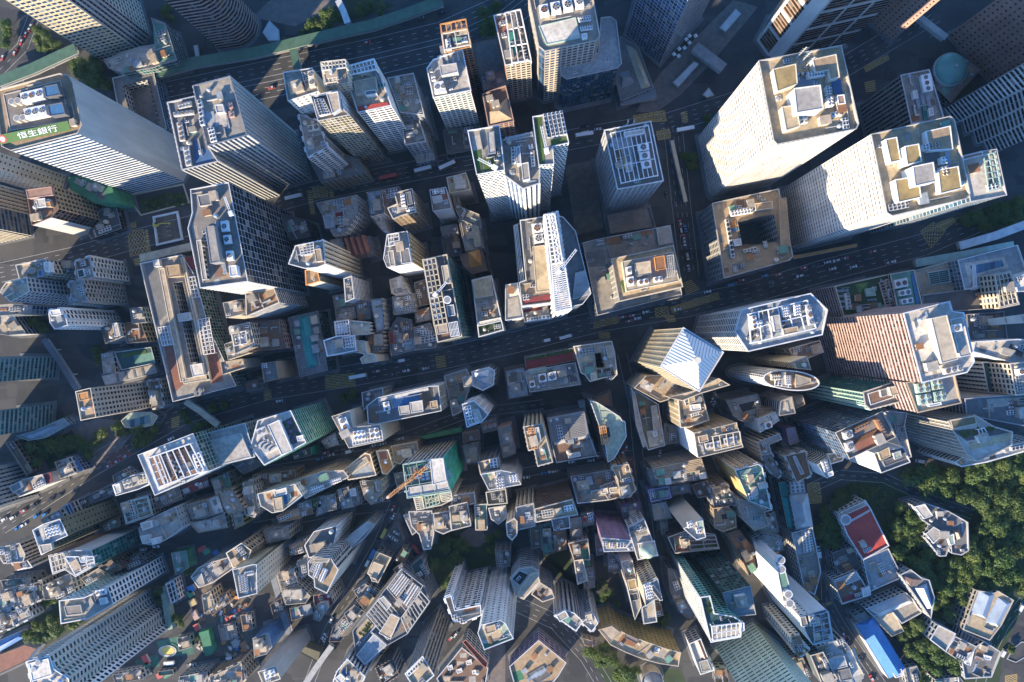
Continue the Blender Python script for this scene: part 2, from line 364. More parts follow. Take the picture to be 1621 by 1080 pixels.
def bld(t, label, pts, h=None, st='grid', roof='grey', base=None, name='office_building', cat='building', group=None, ground=False,
        sides={}, para=1.1, clutter=None, ex=(), cap=None, floor=3.5, wp=None, hole=None, relief=True, pave=2.0, seed=None):
    if base: h = height_from(t, pts[base[0]], base[1:])
    zt = 0.0 if ground else h
    w = [at(t, x, y, zt) for x, y in pts]; q = [(p.x, p.y) for p in w]
    styles = [sides.get(i, st) for i in range(len(q))]
    if area(q) < 0:
        q = q[::-1]; styles = styles[::-1]; styles = styles[1:] + styles[:1]
    COUNT[0] += 1; r = random.Random(seed or COUNT[0]*13 + 5)
    c = (sum(p[0] for p in q)/len(q), sum(p[1] for p in q)/len(q)); off = (c[0], c[1], 0)
    tall = h > 42
    root = empty(name, (c[0], c[1], 0), label=label, cat=cat, group=group)
    if wp is None: wp = tall
    walls('wall', q, styles, 0, h, root, off, floor, wp, relief)
    if pave: PAVE.append(offset(q, pave))
    low = h < 34 and not cap
    if low: cap = ('mgrey', 'stone', 'grey', 'brown', 'tan', 'mgrey', 'dgrey')[COUNT[0] % 7]
    if cap in ('white', 'offwhite', 'cream') and COUNT[0] % 3: cap = {'white': 'offwhite', 'offwhite': 'lgrey', 'cream': 'beige'}[cap]
    wall = parse(st)[1]; capm = plain(cap or ('grey', 'stone', 'beige', 'mgrey', 'lgrey', 'tan', 'grey')[COUNT[0] % 7], .6, .25)
    lq = [(p[0] - c[0], p[1] - c[1]) for p in q]; rz = h - para
    inn, out = offset(lq, -.18 if low else -.26), offset(lq, .06 if low else .14 if not (relief and parse(st)[0] in ('band', 'fin', 'grid', 'louvre', 'tall', 'wide')) else .34)
    n = len(lq)
    if para > .3:
        m = MB()
        for i in range(n):
            j = (i + 1) % n
            m.face([(*out[i], h + .06), (*out[j], h + .06), (*inn[j], h + .06), (*inn[i], h + .06)])
            m.face([(*out[i], h - .3), (*out[j], h - .3), (*out[j], h + .06), (*out[i], h + .06)])
            m.face([(*inn[j], rz), (*inn[i], rz), (*inn[i], h + .06), (*inn[j], h + .06)])
            m.face([(*out[j], h - .3), (*out[i], h - .3), (*lq[i], h - .3), (*lq[j], h - .3)])
        m.obj('parapet', [capm], root)
    m = MB()
    if hole:
        hq = [at(t, x, y, h) for x, y in hole]; hq = [(p.x - c[0], p.y - c[1]) for p in hq]
        if area(hq) < 0: hq = hq[::-1]
        tris = geometry.tessellate_polygon([[Vector((*p, 0)) for p in inn], [Vector((*p, 0)) for p in hq]]); vs = inn + hq
        for tr in tris:
            f = [(*vs[i], rz) for i in tr]
            if area(f) < 0: f = f[::-1]
            m.face(f)
        m.obj('roof', [roofmat(roof)], root); m = MB()
        zb = max(.3, h*.12); k = len(hq)
        for i in range(k):
            j = (i + 1) % k; L = math.hypot(hq[j][0] - hq[i][0], hq[j][1] - hq[i][1])
            m.face([(*hq[j], zb), (*hq[i], zb), (*hq[i], h + .3), (*hq[j], h + .3)], [(0, 0), (L/3.2, 0), (L/3.2, h/3.5), (0, h/3.5)])
        m.face([(*p, zb) for p in hq], None, 1); m.obj('light_well', [facade('grid', wall, 'dark'), roofmat('mgrey')], root)
    else:
        m.face([(*p, rz) for p in (inn if para > .3 else lq)]); m.obj('roof', [roofmat(roof)], root)
    ang = long_dir(lq); busy = []
    if hole: busy.append((sum(p[0] for p in hq)/len(hq), sum(p[1] for p in hq)/len(hq), .1, offset(hq, 1.2)))
    ctx = dict(t=t, h=h, rz=rz, root=root, off=off, ang=ang, r=r, busy=busy, wall=wall, q=inn)
    for e in ex: EX[e[0]](ctx, *e[1:])
    A = area(lq)
    if clutter is None: clutter = min(12, max(2, int(A/55)))
    if clutter > 1: dress(ctx, inn, A, r, clutter, ex)
    kinds = ['air_conditioner']*4 + ['stair_head']*2 + ['water_tank']*2 + ['duct']*2 + ['pipe_run']*2 + ['skylight', 'antenna', 'shed']
    if h < 32: kinds += ['shed']*3 + ['water_tank'] + ['stair_head', 'planter']
    xs, ys = [p[0] for p in inn], [p[1] for p in inn]; placed = 0
    for _ in range(clutter*9):
        if placed >= clutter*1.5: break
        k = r.choice(kinds); s = r.uniform(.75, 1.25)
        rad = {'stair_head': 2.6, 'shed': 2.5, 'duct': 2.7, 'pipe_run': 2.9}.get(k, 1.4)*s
        p = (r.uniform(min(xs), max(xs)), r.uniform(min(ys), max(ys)))
        if not all(inside((p[0] + dx*rad, p[1] + dy*rad), inn) for dx, dy in ((1, 0), (-1, 0), (0, 1), (0, -1))): continue
        if any(math.hypot(p[0] - b[0], p[1] - b[1]) < rad + b[2] for b in busy): continue
        if any(inside(p, b[3]) for b in busy if len(b) > 3): continue
        busy.append((*p, rad)); placed += 1
        nn = r.randint(2, 5) if k == 'air_conditioner' and r.random() < .6 else 1
        a = ang + r.choice((0, math.pi/2, math.pi, -math.pi/2)); v = r.randint(0, 2)
        for j in range(nn):
            pp = (p[0] - math.sin(a)*j*1.6*s, p[1] + math.cos(a)*j*1.6*s)
            if nn > 1 and not inside(pp, inn): break
            put_gear(k, (*pp, rz), a, root, s, v)
    return root
def dress(ctx, q, A, r, clutter, ex):   # stains of repaired roofing, low party walls, a lift house, railings
    xs, ys = [p[0] for p in q], [p[1] for p in q]; ang = ctx['ang']; z = ctx['rz']; ca, sa = math.cos(ang), math.sin(ang)
    def rect(c, w, d): return [(c[0] + x*ca - y*sa, c[1] + x*sa + y*ca) for x, y in ((-w/2, -d/2), (w/2, -d/2), (w/2, d/2), (-w/2, d/2))]
    def spot(w, d):
        for _ in range(14):
            c = (r.uniform(min(xs), max(xs)), r.uniform(min(ys), max(ys))); k = rect(c, w, d)
            if all(inside(p, q) for p in k) and inside(c, q) and not any(len(b) > 3 and (inside(c, b[3]) or any(inside(p, b[3]) for p in k)) for b in ctx['busy']): return c, k
        return None
    for i in range(min(5, 1 + int(A/90))):
        s = spot(r.uniform(2.5, 7), r.uniform(2, 5))
        if s: m = MB(); m.prism(s[1], z + .002, z + .02 + .006*i, 0); m.obj('roof_patch', [roofmat(r.choice(('grey', 'mgrey', 'lgrey', 'stone', 'tan', 'brown', 'dgrey', 'beige', 'rust', 'slate', 'jade')))], ctx['root'])
    if A > 110 and ctx['h'] > 15 and not any(e[0] == 'pent' for e in ex):
        s = spot(r.uniform(4, 7), r.uniform(3.5, 6))
        if s:
            c, k = s; hh = r.uniform(2.6, 4.6); m = MB(); m.prism(k, z, z + hh, 0); o = m.obj('lift_house', [plain(r.choice(('offwhite', 'lgrey', 'beige', 'stone', 'grey')), .7, .3)], ctx['root'])
            m = MB(); m.prism(offset(k, .25), z + hh + .003, z + hh + .25, 0, 0, True); m.obj('roof', [roofmat(r.choice(('lgrey', 'grey', 'beige')))], o); ctx['busy'].append((*c, .1, offset(k, .6)))
            if r.random() < .6: m = MB(); m.cyl(c, 1.0, z + hh + .26, z + hh + 1.9, 14); m.obj('water_tank', [plain(r.choice(('lgrey', 'cream', 'lblue')))], o)
    for _ in range(min(3, int(A/130))):
        L = r.uniform(4, 11); s = spot(L, .3) if r.random() < .5 else spot(.3, L)
        if s: m = MB(); m.prism(s[1], z, z + r.uniform(.6, 1.6), 0); m.obj('party_wall', [plain(r.choice(('lgrey', 'grey', 'beige', 'stone')))], ctx['root'])
def exq(ctx, pts, z):
    o = ctx['off']; q = [at(ctx['t'], x, y, z) for x, y in pts]; q = [(p.x - o[0], p.y - o[1]) for p in q]
    return q if area(q) > 0 else q[::-1]
def busyq(ctx, q):
    c = (sum(p[0] for p in q)/len(q), sum(p[1] for p in q)/len(q)); ctx['busy'].append((*c, .1, offset(q, .8)))
def ex_pent(ctx, pts, dh=4, st='blank:offwhite', roof='lgrey', name='plant_room'):
    q = exq(ctx, pts, ctx['rz'] + dh); busyq(ctx, q); z0, z1 = ctx['rz'], ctx['rz'] + dh
    o = walls(name, q, [st]*len(q), z0, z1, ctx['root'], (0, 0), 3.5, False, parse(st)[0] != 'blank' and dh > 8)
    m = MB(); inn = offset(q, -.3); out = offset(q, .1)
    for i in range(len(q)):
        j = (i + 1) % len(q)
        m.face([(*out[i], z1 + .25), (*out[j], z1 + .25), (*inn[j], z1 + .25), (*inn[i], z1 + .25)], None, 1)
        m.face([(*out[i], z1 - .1), (*out[j], z1 - .1), (*out[j], z1 + .25), (*out[i], z1 + .25)], None, 1)
        m.face([(*inn[j], z1), (*inn[i], z1), (*inn[i], z1 + .25), (*inn[j], z1 + .25)], None, 1)
    m.face([(*p, z1) for p in inn]); m.obj('roof', [roofmat(roof), plain(parse(st)[1])], o)
def ex_fans(ctx, pts, nx, ny, dh=3, col='offwhite'):
    q = exq(ctx, pts, ctx['rz'] + dh); busyq(ctx, q); z0, z1 = ctx['rz'], ctx['rz'] + dh
    m = MB(); m.prism(offset(q, -.05), z0 + .5, z1 - .003, 0)
    for p in offset(q, -.4): m.box(p, .4, .4, z0, z0 + .5, 0, 0)
    o = m.obj('cooling_tower', [plain(col)], ctx['root'])
    a, b, d = Vector(q[0]), Vector(q[1]), Vector(q[3 % len(q)])
    if (b - a).length < (d - a).length and nx > ny or (b - a).length > (d - a).length and nx < ny: b, d = d, b
    R = min((b - a).length/nx, (d - a).length/ny)*.38
    for i in range(nx):
        for j in range(ny):
            p = a + (b - a)*(i + .5)/nx + (d - a)*(j + .5)/ny; f = MB(); f.cyl(p, R, z1, z1 + .35, 16, 0, R*.95, 1)
            for k in range(5):
                an = k*1.257; f.face([(p.x, p.y, z1 + .36), (p.x + R*.85*math.cos(an), p.y + R*.85*math.sin(an), z1 + .37), (p.x + R*.85*math.cos(an + .5), p.y + R*.85*math.sin(an + .5), z1 + .40)], None, 2)
            f.cyl(p, R*.16, z1 + .35, z1 + .48, 8, 2); f.obj('fan', [plain(col), plain('black'), plain('rust' if rnd.random() < .3 else 'grey')], o)
def ex_patch(ctx, pts, col='lgrey', name='roof_deck', dz=.03):
    q = exq(ctx, pts, ctx['rz']); m = MB(); m.prism(q, ctx['rz'] + .002, ctx['rz'] + dz, 0)
    m.obj(name, [roofmat(col) if name != 'roof_pool' else glassmat(col)], ctx['root'])
def ex_tank(ctx, p, r, dh=2.5, col='lgrey', name='water_tank'):
    c = exq(ctx, [p, (p[0] + r, p[1]), p], ctx['rz'] + dh); cc = at(ctx['t'], *p, ctx['rz'] + dh); rr = (at(ctx['t'], p[0] + r, p[1], ctx['rz'] + dh) - cc).length
    c = (cc.x - ctx['off'][0], cc.y - ctx['off'][1]); z = ctx['rz']; ctx['busy'].append((*c, rr))
    m = MB(); m.cyl(c, rr, z, z + dh, 24, 0); m.cyl(c, rr*1.03, z + dh, z + dh + .2, 24, 0, rr*1.03); m.cyl(c, rr*.8, z + dh + .2, z + dh + .25, 24, 1)
    m.obj(name, [plain(col), plain('mgrey')], ctx['root'])
def ex_frame(ctx, pts, n=4, dh=4, col='white', w=.45, m2=0):
    q = exq(ctx, pts, ctx['rz'] + dh); z0, z1 = ctx['rz'], ctx['rz'] + dh; m = MB()
    k = len(q)
    for i in range(k):
        m.bar((*q[i], z0), (*q[i], z1), w); m.bar((*q[i], z1), (*q[(i + 1) % k], z1), w)
    if k == 4:
        V = [Vector(p) for p in q]
        for s in range(1, n):
            f = s/n; m.bar((*(V[0].lerp(V[1], f)), z1), (*(V[3].lerp(V[2], f)), z1), w*.8)
        for s in range(1, m2):
            f = s/m2; m.bar((*(V[0].lerp(V[3], f)), z1), (*(V[1].lerp(V[2], f)), z1), w*.8)
    m.obj('roof_frame', [plain(col)], ctx['root'])
def ex_hip(ctx, pts, dh=5, col='brick', ridge=.35, name='pitched_roof', z=None, over=.3):
    z0 = ctx['rz'] + .05 if z is None else z
    q = offset(exq(ctx, pts, z0), over); busyq(ctx, q); m = MB(); V = [Vector(p) for p in q]
    if len(V) == 4 and ridge > 0:
        if (V[1] - V[0]).length < (V[2] - V[1]).length: V = V[1:] + V[:1]
        a, b = (V[0] + V[3])/2, (V[1] + V[2])/2; r0, r1 = a.lerp(b, .5 - ridge/2), a.lerp(b, .5 + ridge/2)
        z1 = z0 + dh; P = lambda p, zz: (p.x, p.y, zz)
        m.face([P(V[0], z0), P(V[1], z0), P(r1, z1), P(r0, z1)]); m.face([P(V[2], z0), P(V[3], z0), P(r0, z1), P(r1, z1)])
        m.face([P(V[1], z0), P(V[2], z0), P(r1, z1)]); m.face([P(V[3], z0), P(V[0], z0), P(r0, z1)])
    else:
        c = sum(V, Vector((0, 0)))/len(V)
        for i in range(len(V)): m.face([(*V[i], z0), (*V[(i + 1) % len(V)], z0), (*c, z0 + dh)])
    o = m.obj(name, [ribmat(col) if name != 'pyramid_roof' else plain('white', .35, .08)], ctx['root'])
    if name == 'pyramid_roof':
        for i in range(4):
            a, b = V[i], V[(i + 1) % 4]; sm = MB()
            for k in range(1, 14):
                f = k/14; p = a.lerp(b, f); e = (c - (a + b)/2)*(1 - abs(2*f - 1)); g = 1 - abs(2*f - 1)
                sm.bar((p.x, p.y, z0 + .1), (p.x + e.x, p.y + e.y, z0 + .1 + dh*g), .2)
            sm.obj('roof_seams', [plain('slate')], o)
        sm = MB(); sm.cyl(c, 1.6, z0 + dh - 1.6, z0 + dh + .5, 16); sm.obj('finial', [plain('cream')], o)
def ribmat(col):
    k = ('rib', col)
    if k in MATS: return MATS[k]
    n = N(f'{col}_ribbed_roofing'); c = PAL[col]
    w = n.n('TexWave'); w.inputs['Scale'].default_value = .35; w.inputs['Distortion'].default_value = .4; n.l(n.pos((1, .35, 0)), w.inputs['Vector'])
    f = n.ramp(n.noise(.25, n.pos(), 5), [(.3, 0.0), (.7, 1.0)])
    a = n.mix(f, mul(c, 1.1), mul(c, .72)); a = n.mix(n.math('MULTIPLY', w.outputs['Fac'], .3), a, mul(c, .55))
    n.l(a, n.p.inputs['Base Color']); n.p.inputs['Roughness'].default_value = .5
    MATS[k] = n.m; return n.m
def ex_shrubs(ctx, pts, n=12, k=0, col=None):
    q = exq(ctx, pts, ctx['rz']); busyq(ctx, q); xs, ys = [p[0] for p in q], [p[1] for p in q]; r = ctx['r']; done = 0
    for _ in range(n*8):
        p = (r.uniform(min(xs), max(xs)), r.uniform(min(ys), max(ys)))
        if not inside(p, q): continue
        m = MB(); R = r.uniform(.6, 1.3)
        for i in range(34):
            th, ph, rr = r.uniform(0, 6.28), r.uniform(0, 1.5), R*r.uniform(.5, 1); x, y, z = p[0] + rr*math.cos(th)*math.cos(ph), p[1] + rr*math.sin(th)*math.cos(ph), ctx['rz'] + rr*math.sin(ph) + .2
            s = .28; m.face([(x - s, y, z), (x, y - s, z + .12), (x + s, y, z), (x, y + s, z - .1)])
        m.obj('roof_shrub', [plain(col) if col and r.random() < .35 else leafmat(k)], ctx['root']); done += 1
        if done >= n: break
def ex_gear(ctx, kind, p, s=1.0, k=0, rot=0.0):
    c = at(ctx['t'], *p, ctx['rz']); o = ctx['off']; put_gear(kind, (c.x - o[0], c.y - o[1], ctx['rz']), ctx['ang'] + rot, ctx['root'], s, k); ctx['busy'].append((c.x - o[0], c.y - o[1], 2.0))
def ex_row(ctx, kind, p0, p1, n, s=1.0, k=0, rot=0.0):
    for i in range(n):
        f = i/max(1, n - 1); ex_gear(ctx, kind, (p0[0] + (p1[0] - p0[0])*f, p0[1] + (p1[1] - p0[1])*f), s, k, rot)
def ex_text(ctx, p0, p1, txt, size, col='white', board='green', dh=2.2, up=(0, 1), lean=0.0, flat=False):
    a, b = at(ctx['t'], *p0, ctx['h']), at(ctx['t'], *p1, ctx['h']); o = Vector(ctx['off']); a, b = a - o, b - o; a.z = b.z = ctx['h']
    d = (b - a); L = d.length; rz = math.atan2(d.y, d.x)
    tilt = R_(18) if flat else R_(60)
    m = MB(); M = Matrix.Translation(a + Vector((0, 0, .2))) @ Matrix.Rotation(rz, 4, 'Z') @ Matrix.Rotation(tilt, 4, 'X')
    def slab(x0, x1, y0, y1, z0, z1, mi):
        P = [M @ Vector(v) for v in ((x0, y0, z0), (x1, y0, z0), (x1, y1, z0), (x0, y1, z0), (x0, y0, z1), (x1, y0, z1), (x1, y1, z1), (x0, y1, z1))]
        for f in ((0, 1, 5, 4), (1, 2, 6, 5), (2, 3, 7, 6), (3, 0, 4, 7), (4, 5, 6, 7), (3, 2, 1, 0)): m.face([P[i] for i in f], None, mi)
    busyq(ctx, exq(ctx, [p0, p1, (p1[0] - 12, p1[1] - 70), (p0[0] - 12, p0[1] - 70)], ctx['h'])); slab(0, L, 0, size*1.35, -.35, 0, 0); bo = m.obj('sign_board', [plain(board, .5, .1)], ctx['root'])
    cu = bpy.data.curves.new('sign_lettering', 'FONT'); cu.body = txt; cu.size = size; cu.extrude = .08; cu.align_x = 'CENTER'
    to = bpy.data.objects.new('sign_lettering_source', cu); COL.objects.link(to); bpy.context.view_layer.update()
    me = bpy.data.meshes.new_from_object(to.evaluated_get(bpy.context.evaluated_depsgraph_get())); COL.objects.unlink(to); bpy.data.objects.remove(to)
    if len(me.polygons):
        xs = [v.co.x for v in me.vertices]; w = max(xs) - min(xs); k = min(1.6, L*.78/max(.1, w))
        me.materials.clear(); me.materials.append(plain(col, .5, .05)); t = bpy.data.objects.new('sign_lettering', me); COL.objects.link(t); t.parent = bo
        t.matrix_local = M @ Matrix.Translation((L*.56, size*.3, .1)) @ Matrix.Diagonal((k, 1, 1, 1))
    m = MB(); m.f += [tuple(range(20)), tuple(range(20, 32))]; m.mi += [0, 1]; m.uv += [(0, 0)]*32; R = size*.6
    m.v += [tuple(M @ Vector((R*1.3 + R*math.cos(i*math.pi/10), size*.68 + R*math.sin(i*math.pi/10), .06))) for i in range(20)] + [tuple(M @ Vector((R*1.3 + R*.62*math.cos(i*math.pi/6), size*.68 + R*.62*math.sin(i*math.pi/6), .12))) for i in range(12)]
    m.obj('sign_emblem', [plain('red'), plain('white')], bo)
    return M, L, bo
def ex_crane(ctx, p0, p1, dh=4, col='white'):
    a, b = at(ctx['t'], *p0, ctx['rz'] + dh), at(ctx['t'], *p1, ctx['rz'] + dh); o = Vector(ctx['off']); a, b = a - o, b - o; m = MB(); a.z = ctx['rz']
    m.cyl(a, .9, ctx['rz'], ctx['rz'] + dh - 1, 12); m.box(a, 2.6, 2.2, ctx['rz'] + dh - 1, ctx['rz'] + dh + .6, math.atan2(b.y - a.y, b.x - a.x))
    for s in (-.45, .45): d = Vector((-(b - a).y, (b - a).x, 0)).normalized()*s; m.bar(Vector((a.x, a.y, b.z)) + d, b + d, .3)
    for k in range(8): q = Vector((a.x, a.y, b.z)).lerp(b, (k + .5)/8); d = Vector((-(b - a).y, (b - a).x, 0)).normalized()*.45; m.bar(q - d, q + d, .2)
    m.obj('cleaning_crane', [plain(col)], ctx['root'])
def ex_dome(ctx, p, r, dh=8, col='jade', base=2.0, name='dome_roof'):
    zt = ctx['rz'] + base; c = at(ctx['t'], *p, zt); rr = (at(ctx['t'], p[0] + r, p[1], zt) - c).length; c = (c.x - ctx['off'][0], c.y - ctx['off'][1])
    m = MB(); m.cyl(c, rr*1.06, ctx['rz'], zt, 40, 1); n, k = 40, 8; i0 = len(m.v)
    for j in range(k + 1):
        a = j/k*math.pi/2*.97
        m.v += [(c[0] + rr*math.cos(a)*math.cos(2*math.pi*q/n), c[1] + rr*math.cos(a)*math.sin(2*math.pi*q/n), zt + .05 + dh*math.sin(a)) for q in range(n)]
    for j in range(k):
        for q in range(n):
            A, B_ = i0 + j*n + q, i0 + j*n + (q + 1) % n; m.f.append((A, B_, B_ + n, A + n)); m.mi.append(0); m.uv += [(0, 0)]*4
    m.cyl(c, rr*.09, zt + dh, zt + dh + .9, 12, 1); ctx['busy'].append((*c, rr*1.1)); m.obj(name, [plain(col, .5), plain('lgrey')], ctx['root'])
def ex_fanribs(ctx, c, R, a0, a1, n=9, col='stone'):
    z = ctx['rz'] + .15; m = MB(); o = Vector(ctx['off']); P = lambda a, r: at(ctx['t'], c[0] + r*math.cos(R_(a)), c[1] + r*math.sin(R_(a)), z) - o
    for i in range(n + 1):
        a = a0 + (a1 - a0)*i/n; p, q = P(a, R*.36), P(a, R)
        if inside(q, ctx['q']): m.bar(p, q, .22)
    for f in (.36, .5, .75, .95):
        for i in range(24):
            p, q = P(a0 + (a1 - a0)*i/24, R*f), P(a0 + (a1 - a0)*(i + 1)/24, R*f)
            if inside(p, ctx['q']) and inside(q, ctx['q']): m.bar(p, q, .3)
    m.obj('glazing_ribs', [plain(col)], ctx['root'])
EX = dict(fanribs=ex_fanribs, crane=ex_crane, dome=ex_dome, pent=ex_pent, fans=ex_fans, patch=ex_patch, tank=ex_tank, frame=ex_frame, hip=ex_hip, shrubs=ex_shrubs, gear=ex_gear, row=ex_row, text=ex_text)
# ------------------------------------------------------------------ buildings, traced tile by tile (tile pixel = photo pixel x 3.6)
def pp(s): return [tuple(float(v) for v in p.split(',')) for p in s.split()]
GRP = dict(tower='high-rise towers', block='mid-rise blocks', building='low-rise buildings', house='houses', podium='tower podiums')
def B(t, name, label, pts, h, st='grid:lgrey', roof='grey', **kw):
    kw.setdefault('cat', name.split('_')[-1]); kw.setdefault('group', GRP.get(kw['cat']))
    if isinstance(h, str): i, b = h.split(':'); kw['base'] = (int(i), *pp(b)[0]); h = None
    kw['ex'] = [tuple(pp(a) if isinstance(a, str) and ',' in a and a[0] in '-0123456789' and ' ' in a else (pp(a)[0] if isinstance(a, str) and ',' in a and a[0] in '-0123456789' else a) for a in e) for e in kw.get('ex', ())]
    if 'hole' in kw: kw['hole'] = pp(kw['hole'])
    return bld(t, label, pp(pts), h, st, roof, name=name, **kw)
OT, AT, AB, SB, LB, OB, PB = 'office_tower', 'apartment_tower', 'apartment_block', 'shop_building', 'low_building', 'office_block', 'tower_podium'
# ---- A1: top left
B('A1', OT, 'cream gridded tower in the top left corner above the teal glass podium', '575,345 790,290 850,195 800,20 510,100', 165, 'grid:cream:blue', 'grey', ground=True, clutter=0, sides={1: 'fin:offwhite:dark', 0: 'grid:sand:blue'}, wp=False)
B('A1', PB, 'teal glass and curved grey podium below the cream gridded tower', '590,345 690,300 800,265 905,250 860,100 940,130 1010,345 900,375 880,385 700,415 620,390', 17, 'curtain:lgrey:teal', 'lgrey', ex=[('patch', '702,385 800,362 818,395 705,420', 'jade', 'roof_deck'), ('patch', '870,120 930,140 1000,335 905,360 880,260', 'jade', 'glass_roof')])
B('A1', OT, 'pinkish brown banded tower with a rounded bay cut by the top edge', '1255,285 1385,265 1430,240 1462,200 1475,150 1465,100 1330,40 1170,110', 165, 'band:rose:dark', 'brown', ground=True, clutter=0, wp=True)
B('A1', OT, 'silver white tower with blue-roofed plant boxes and a green sign at its roof edge', '-40,520 340,418 390,430 412,470 465,715 440,760 60,858 10,835', '4:1045,1045', 'blank:lgrey', 'tan',
  sides={2: 'blank:lgrey', 5: 'band:offwhite:blue', 0: 'band:offwhite:dark', 6: 'band:offwhite', 7: 'band:offwhite'}, clutter=5, cap='beige',
  ex=[('pent', '20,540 345,460 400,690 60,745', .3, 'blank:beige', 'mgrey', 'roof_deck'), ('pent', '250,495 325,480 345,540 262,555', 5, 'blank:dgrey', 'sblue', 'plant_room'), ('pent', '272,600 355,585 372,650 285,662', 5, 'blank:dgrey', 'sblue', 'plant_room'),
      ('fans', '110,530 240,500 250,560 125,590', 3, 1, 4), ('fans', '130,620 255,595 268,655 145,680', 3, 1, 4), ('tank', '65,580', 18, 3, 'cream'), ('tank', '100,575', 18, 3, 'cream'), ('tank', '95,675', 18, 3, 'cream'), ('tank', '130,670', 18, 3, 'cream'),
      ('text', '0,826', '405,742', '恒生銀行', 3.4, 'white', 'lawn', 2, (0, 1), 0, True)], wp=True)
B('A1', PB, 'low grey ring building with a sunken court beside the silver white tower', '640,445 870,390 950,735 705,790', 10, 'curtain:lgrey:blue', 'mgrey', hole='700,492 840,456 905,705 765,745', clutter=0, cap='lgrey')
B('A1', OT, 'blue-grey office tower with a pipe-filled roof and a stepped lower terrace', '1100,490 1310,435 1405,770 1180,830', 98, 'fin:lgrey:blue', 'grey', clutter=4, cap='slate',
  ex=[('patch', '1115,495 1300,450 1330,560 1150,610', 'stone'), ('row', 'air_conditioner', '1150,600', '1160,700', 3, 1.6), ('pent', '1225,600 1270,595 1280,640 1235,645', 3, 'blank:offwhite', 'lgrey'), ('fans', '1290,585 1320,580 1328,615 1298,620', 1, 2, 2, 'rose'), ('fans', '1300,635 1330,630 1337,665 1306,670', 1, 2, 2, 'rose'),
      ('patch', '1150,650 1220,635 1228,700 1162,712', 'lblue', 'pipe_tray', .5), ('patch', '1230,650 1290,640 1300,705 1235,715', 'lgrey', 'pipe_tray', .6), ('row', 'pipe_run', '1165,665', '1225,690', 4, 1.1, 0), ('row', 'pipe_run', '1240,660', '1290,700', 4, 1.1, 1)])
B('A1', PB, 'lower terrace block with blue deck stepped against the blue-grey office tower', '955,585 1110,550 1180,830 1240,920 1038,967', 88, 'fin:lgrey:blue', 'slate', pave=0, cap='lgrey', clutter=4,
  ex=[('fans', '1010,590 1085,573 1092,605 1018,622', 4, 2, 2, 'lgrey'), ('fans', '985,640 1100,625 1105,650 990,665', 5, 1, 2, 'lgrey'), ('fans', '1005,700 1035,695 1055,800 1022,805', 1, 4, 2, 'lgrey'), ('fans', '1040,840 1075,832 1090,940 1058,948', 1, 4, 2, 'lgrey'), ('patch', '1100,790 1200,870 1215,915 1110,935', 'blue')])
# ---- A2
B('A2', OT, 'slim white tower with two round fans on its stepped roof above the highway', '172,412 340,388 375,520 200,575', 84, 'small:offwhite', 'grey', clutter=2, cap='white', sides={1: 'blank:cream'}, ex=[('fans', '310,405 345,400 355,490 322,497', 1, 2, 3, 'cream'), ('patch', '185,418 290,398 300,470 200,492', 'grey'), ('patch', '198,505 305,492 312,545 208,560', 'stone')])
B('A2', OT, 'cream tower with an open lattice crown beside the white truss roof', '385,355 530,338 545,470 410,492', 90, 'small:cream', 'beige', clutter=6, ex=[('frame', '390,355 528,340 533,385 398,402', 7, 5, 'cream', .5, 2), ('frame', '400,400 470,392 482,465 415,475', 3, 3, 'cream')])
B('A2', OT, 'gold glass tower whose roof holds a dark sunken plant deck', '330,545 492,512 515,622 550,655 372,690', '4:620,950', 'curtain:offwhite:gold', 'tan', cap='offwhite', clutter=2, sides={2: 'small:offwhite:blue', 1: 'small:offwhite:blue'},
  ex=[('pent', '345,552 485,525 505,635 375,672', .25, 'blank:offwhite', 'black', 'plant_deck'), ('pent', '420,535 485,522 500,620 455,650', 4, 'blank:offwhite', 'beige'), ('row', 'air_conditioner', '375,580', '400,655', 6, 1.3), ('row', 'air_conditioner', '395,580', '430,650', 6, 1.2)])
B('A2', AT, 'white stepped apartment tower with small roof terraces left of the gold glass tower', '262,650 370,690 425,840 312,895', 62, 'resi:offwhite', 'lgrey', cap='white', ex=[('patch', '310,790 400,765 418,815 320,845', 'mgrey'), ('fans', '310,715 375,702 382,740 318,752', 2, 1, 2, 'cream')])
B('A2', OB, 'cream gabled podium block on the road corner below the white stepped tower', '305,880 425,840 600,905 640,985 390,1040', 22, 'grid:sand', 'mgrey', pave=1, clutter=4)
B('A2', OT, 'bright white tower with a lattice crown and a red sign band on the roof', '515,385 690,335 788,600 600,640', 79, 'grid:white', 'beige', cap='white', clutter=4, sides={1: 'blank:white', 2: 'wide:white', 3: 'small:offwhite:blue'},
  ex=[('frame', '520,385 690,338 705,395 535,432', 8, 6, 'white', .6, 2), ('patch', '600,612 772,585 778,605 604,634', 'red', 'sign_band', 1.2), ('pent', '575,465 700,440 710,520 590,540', 3, 'blank:beige', 'beige'), ('patch', '690,482 755,475 758,495 695,502', 'teal'), ('pent', '545,460 575,455 580,510 550,515', 1, 'blank:slate', 'dgrey'), ('pent', '640,520 700,512 706,535 645,545', 4, 'blank:offwhite', 'slate')])
B('A2', OB, 'grey block with louvred grilles on its roof right of the bright white tower', '770,445 915,418 975,655 842,640', 46, 'grid:grey:blue', 'grey', cap='lgrey', ex=[('fans', '850,475 905,465 912,495 857,503', 4, 2, 1, 'lgrey'), ('fans', '865,515 910,507 915,535 870,542', 3, 2, 1, 'lgrey'), ('tank', '873,588', 13, 3, 'cream'), ('tank', '873,588', 8, 4, 'tan')])
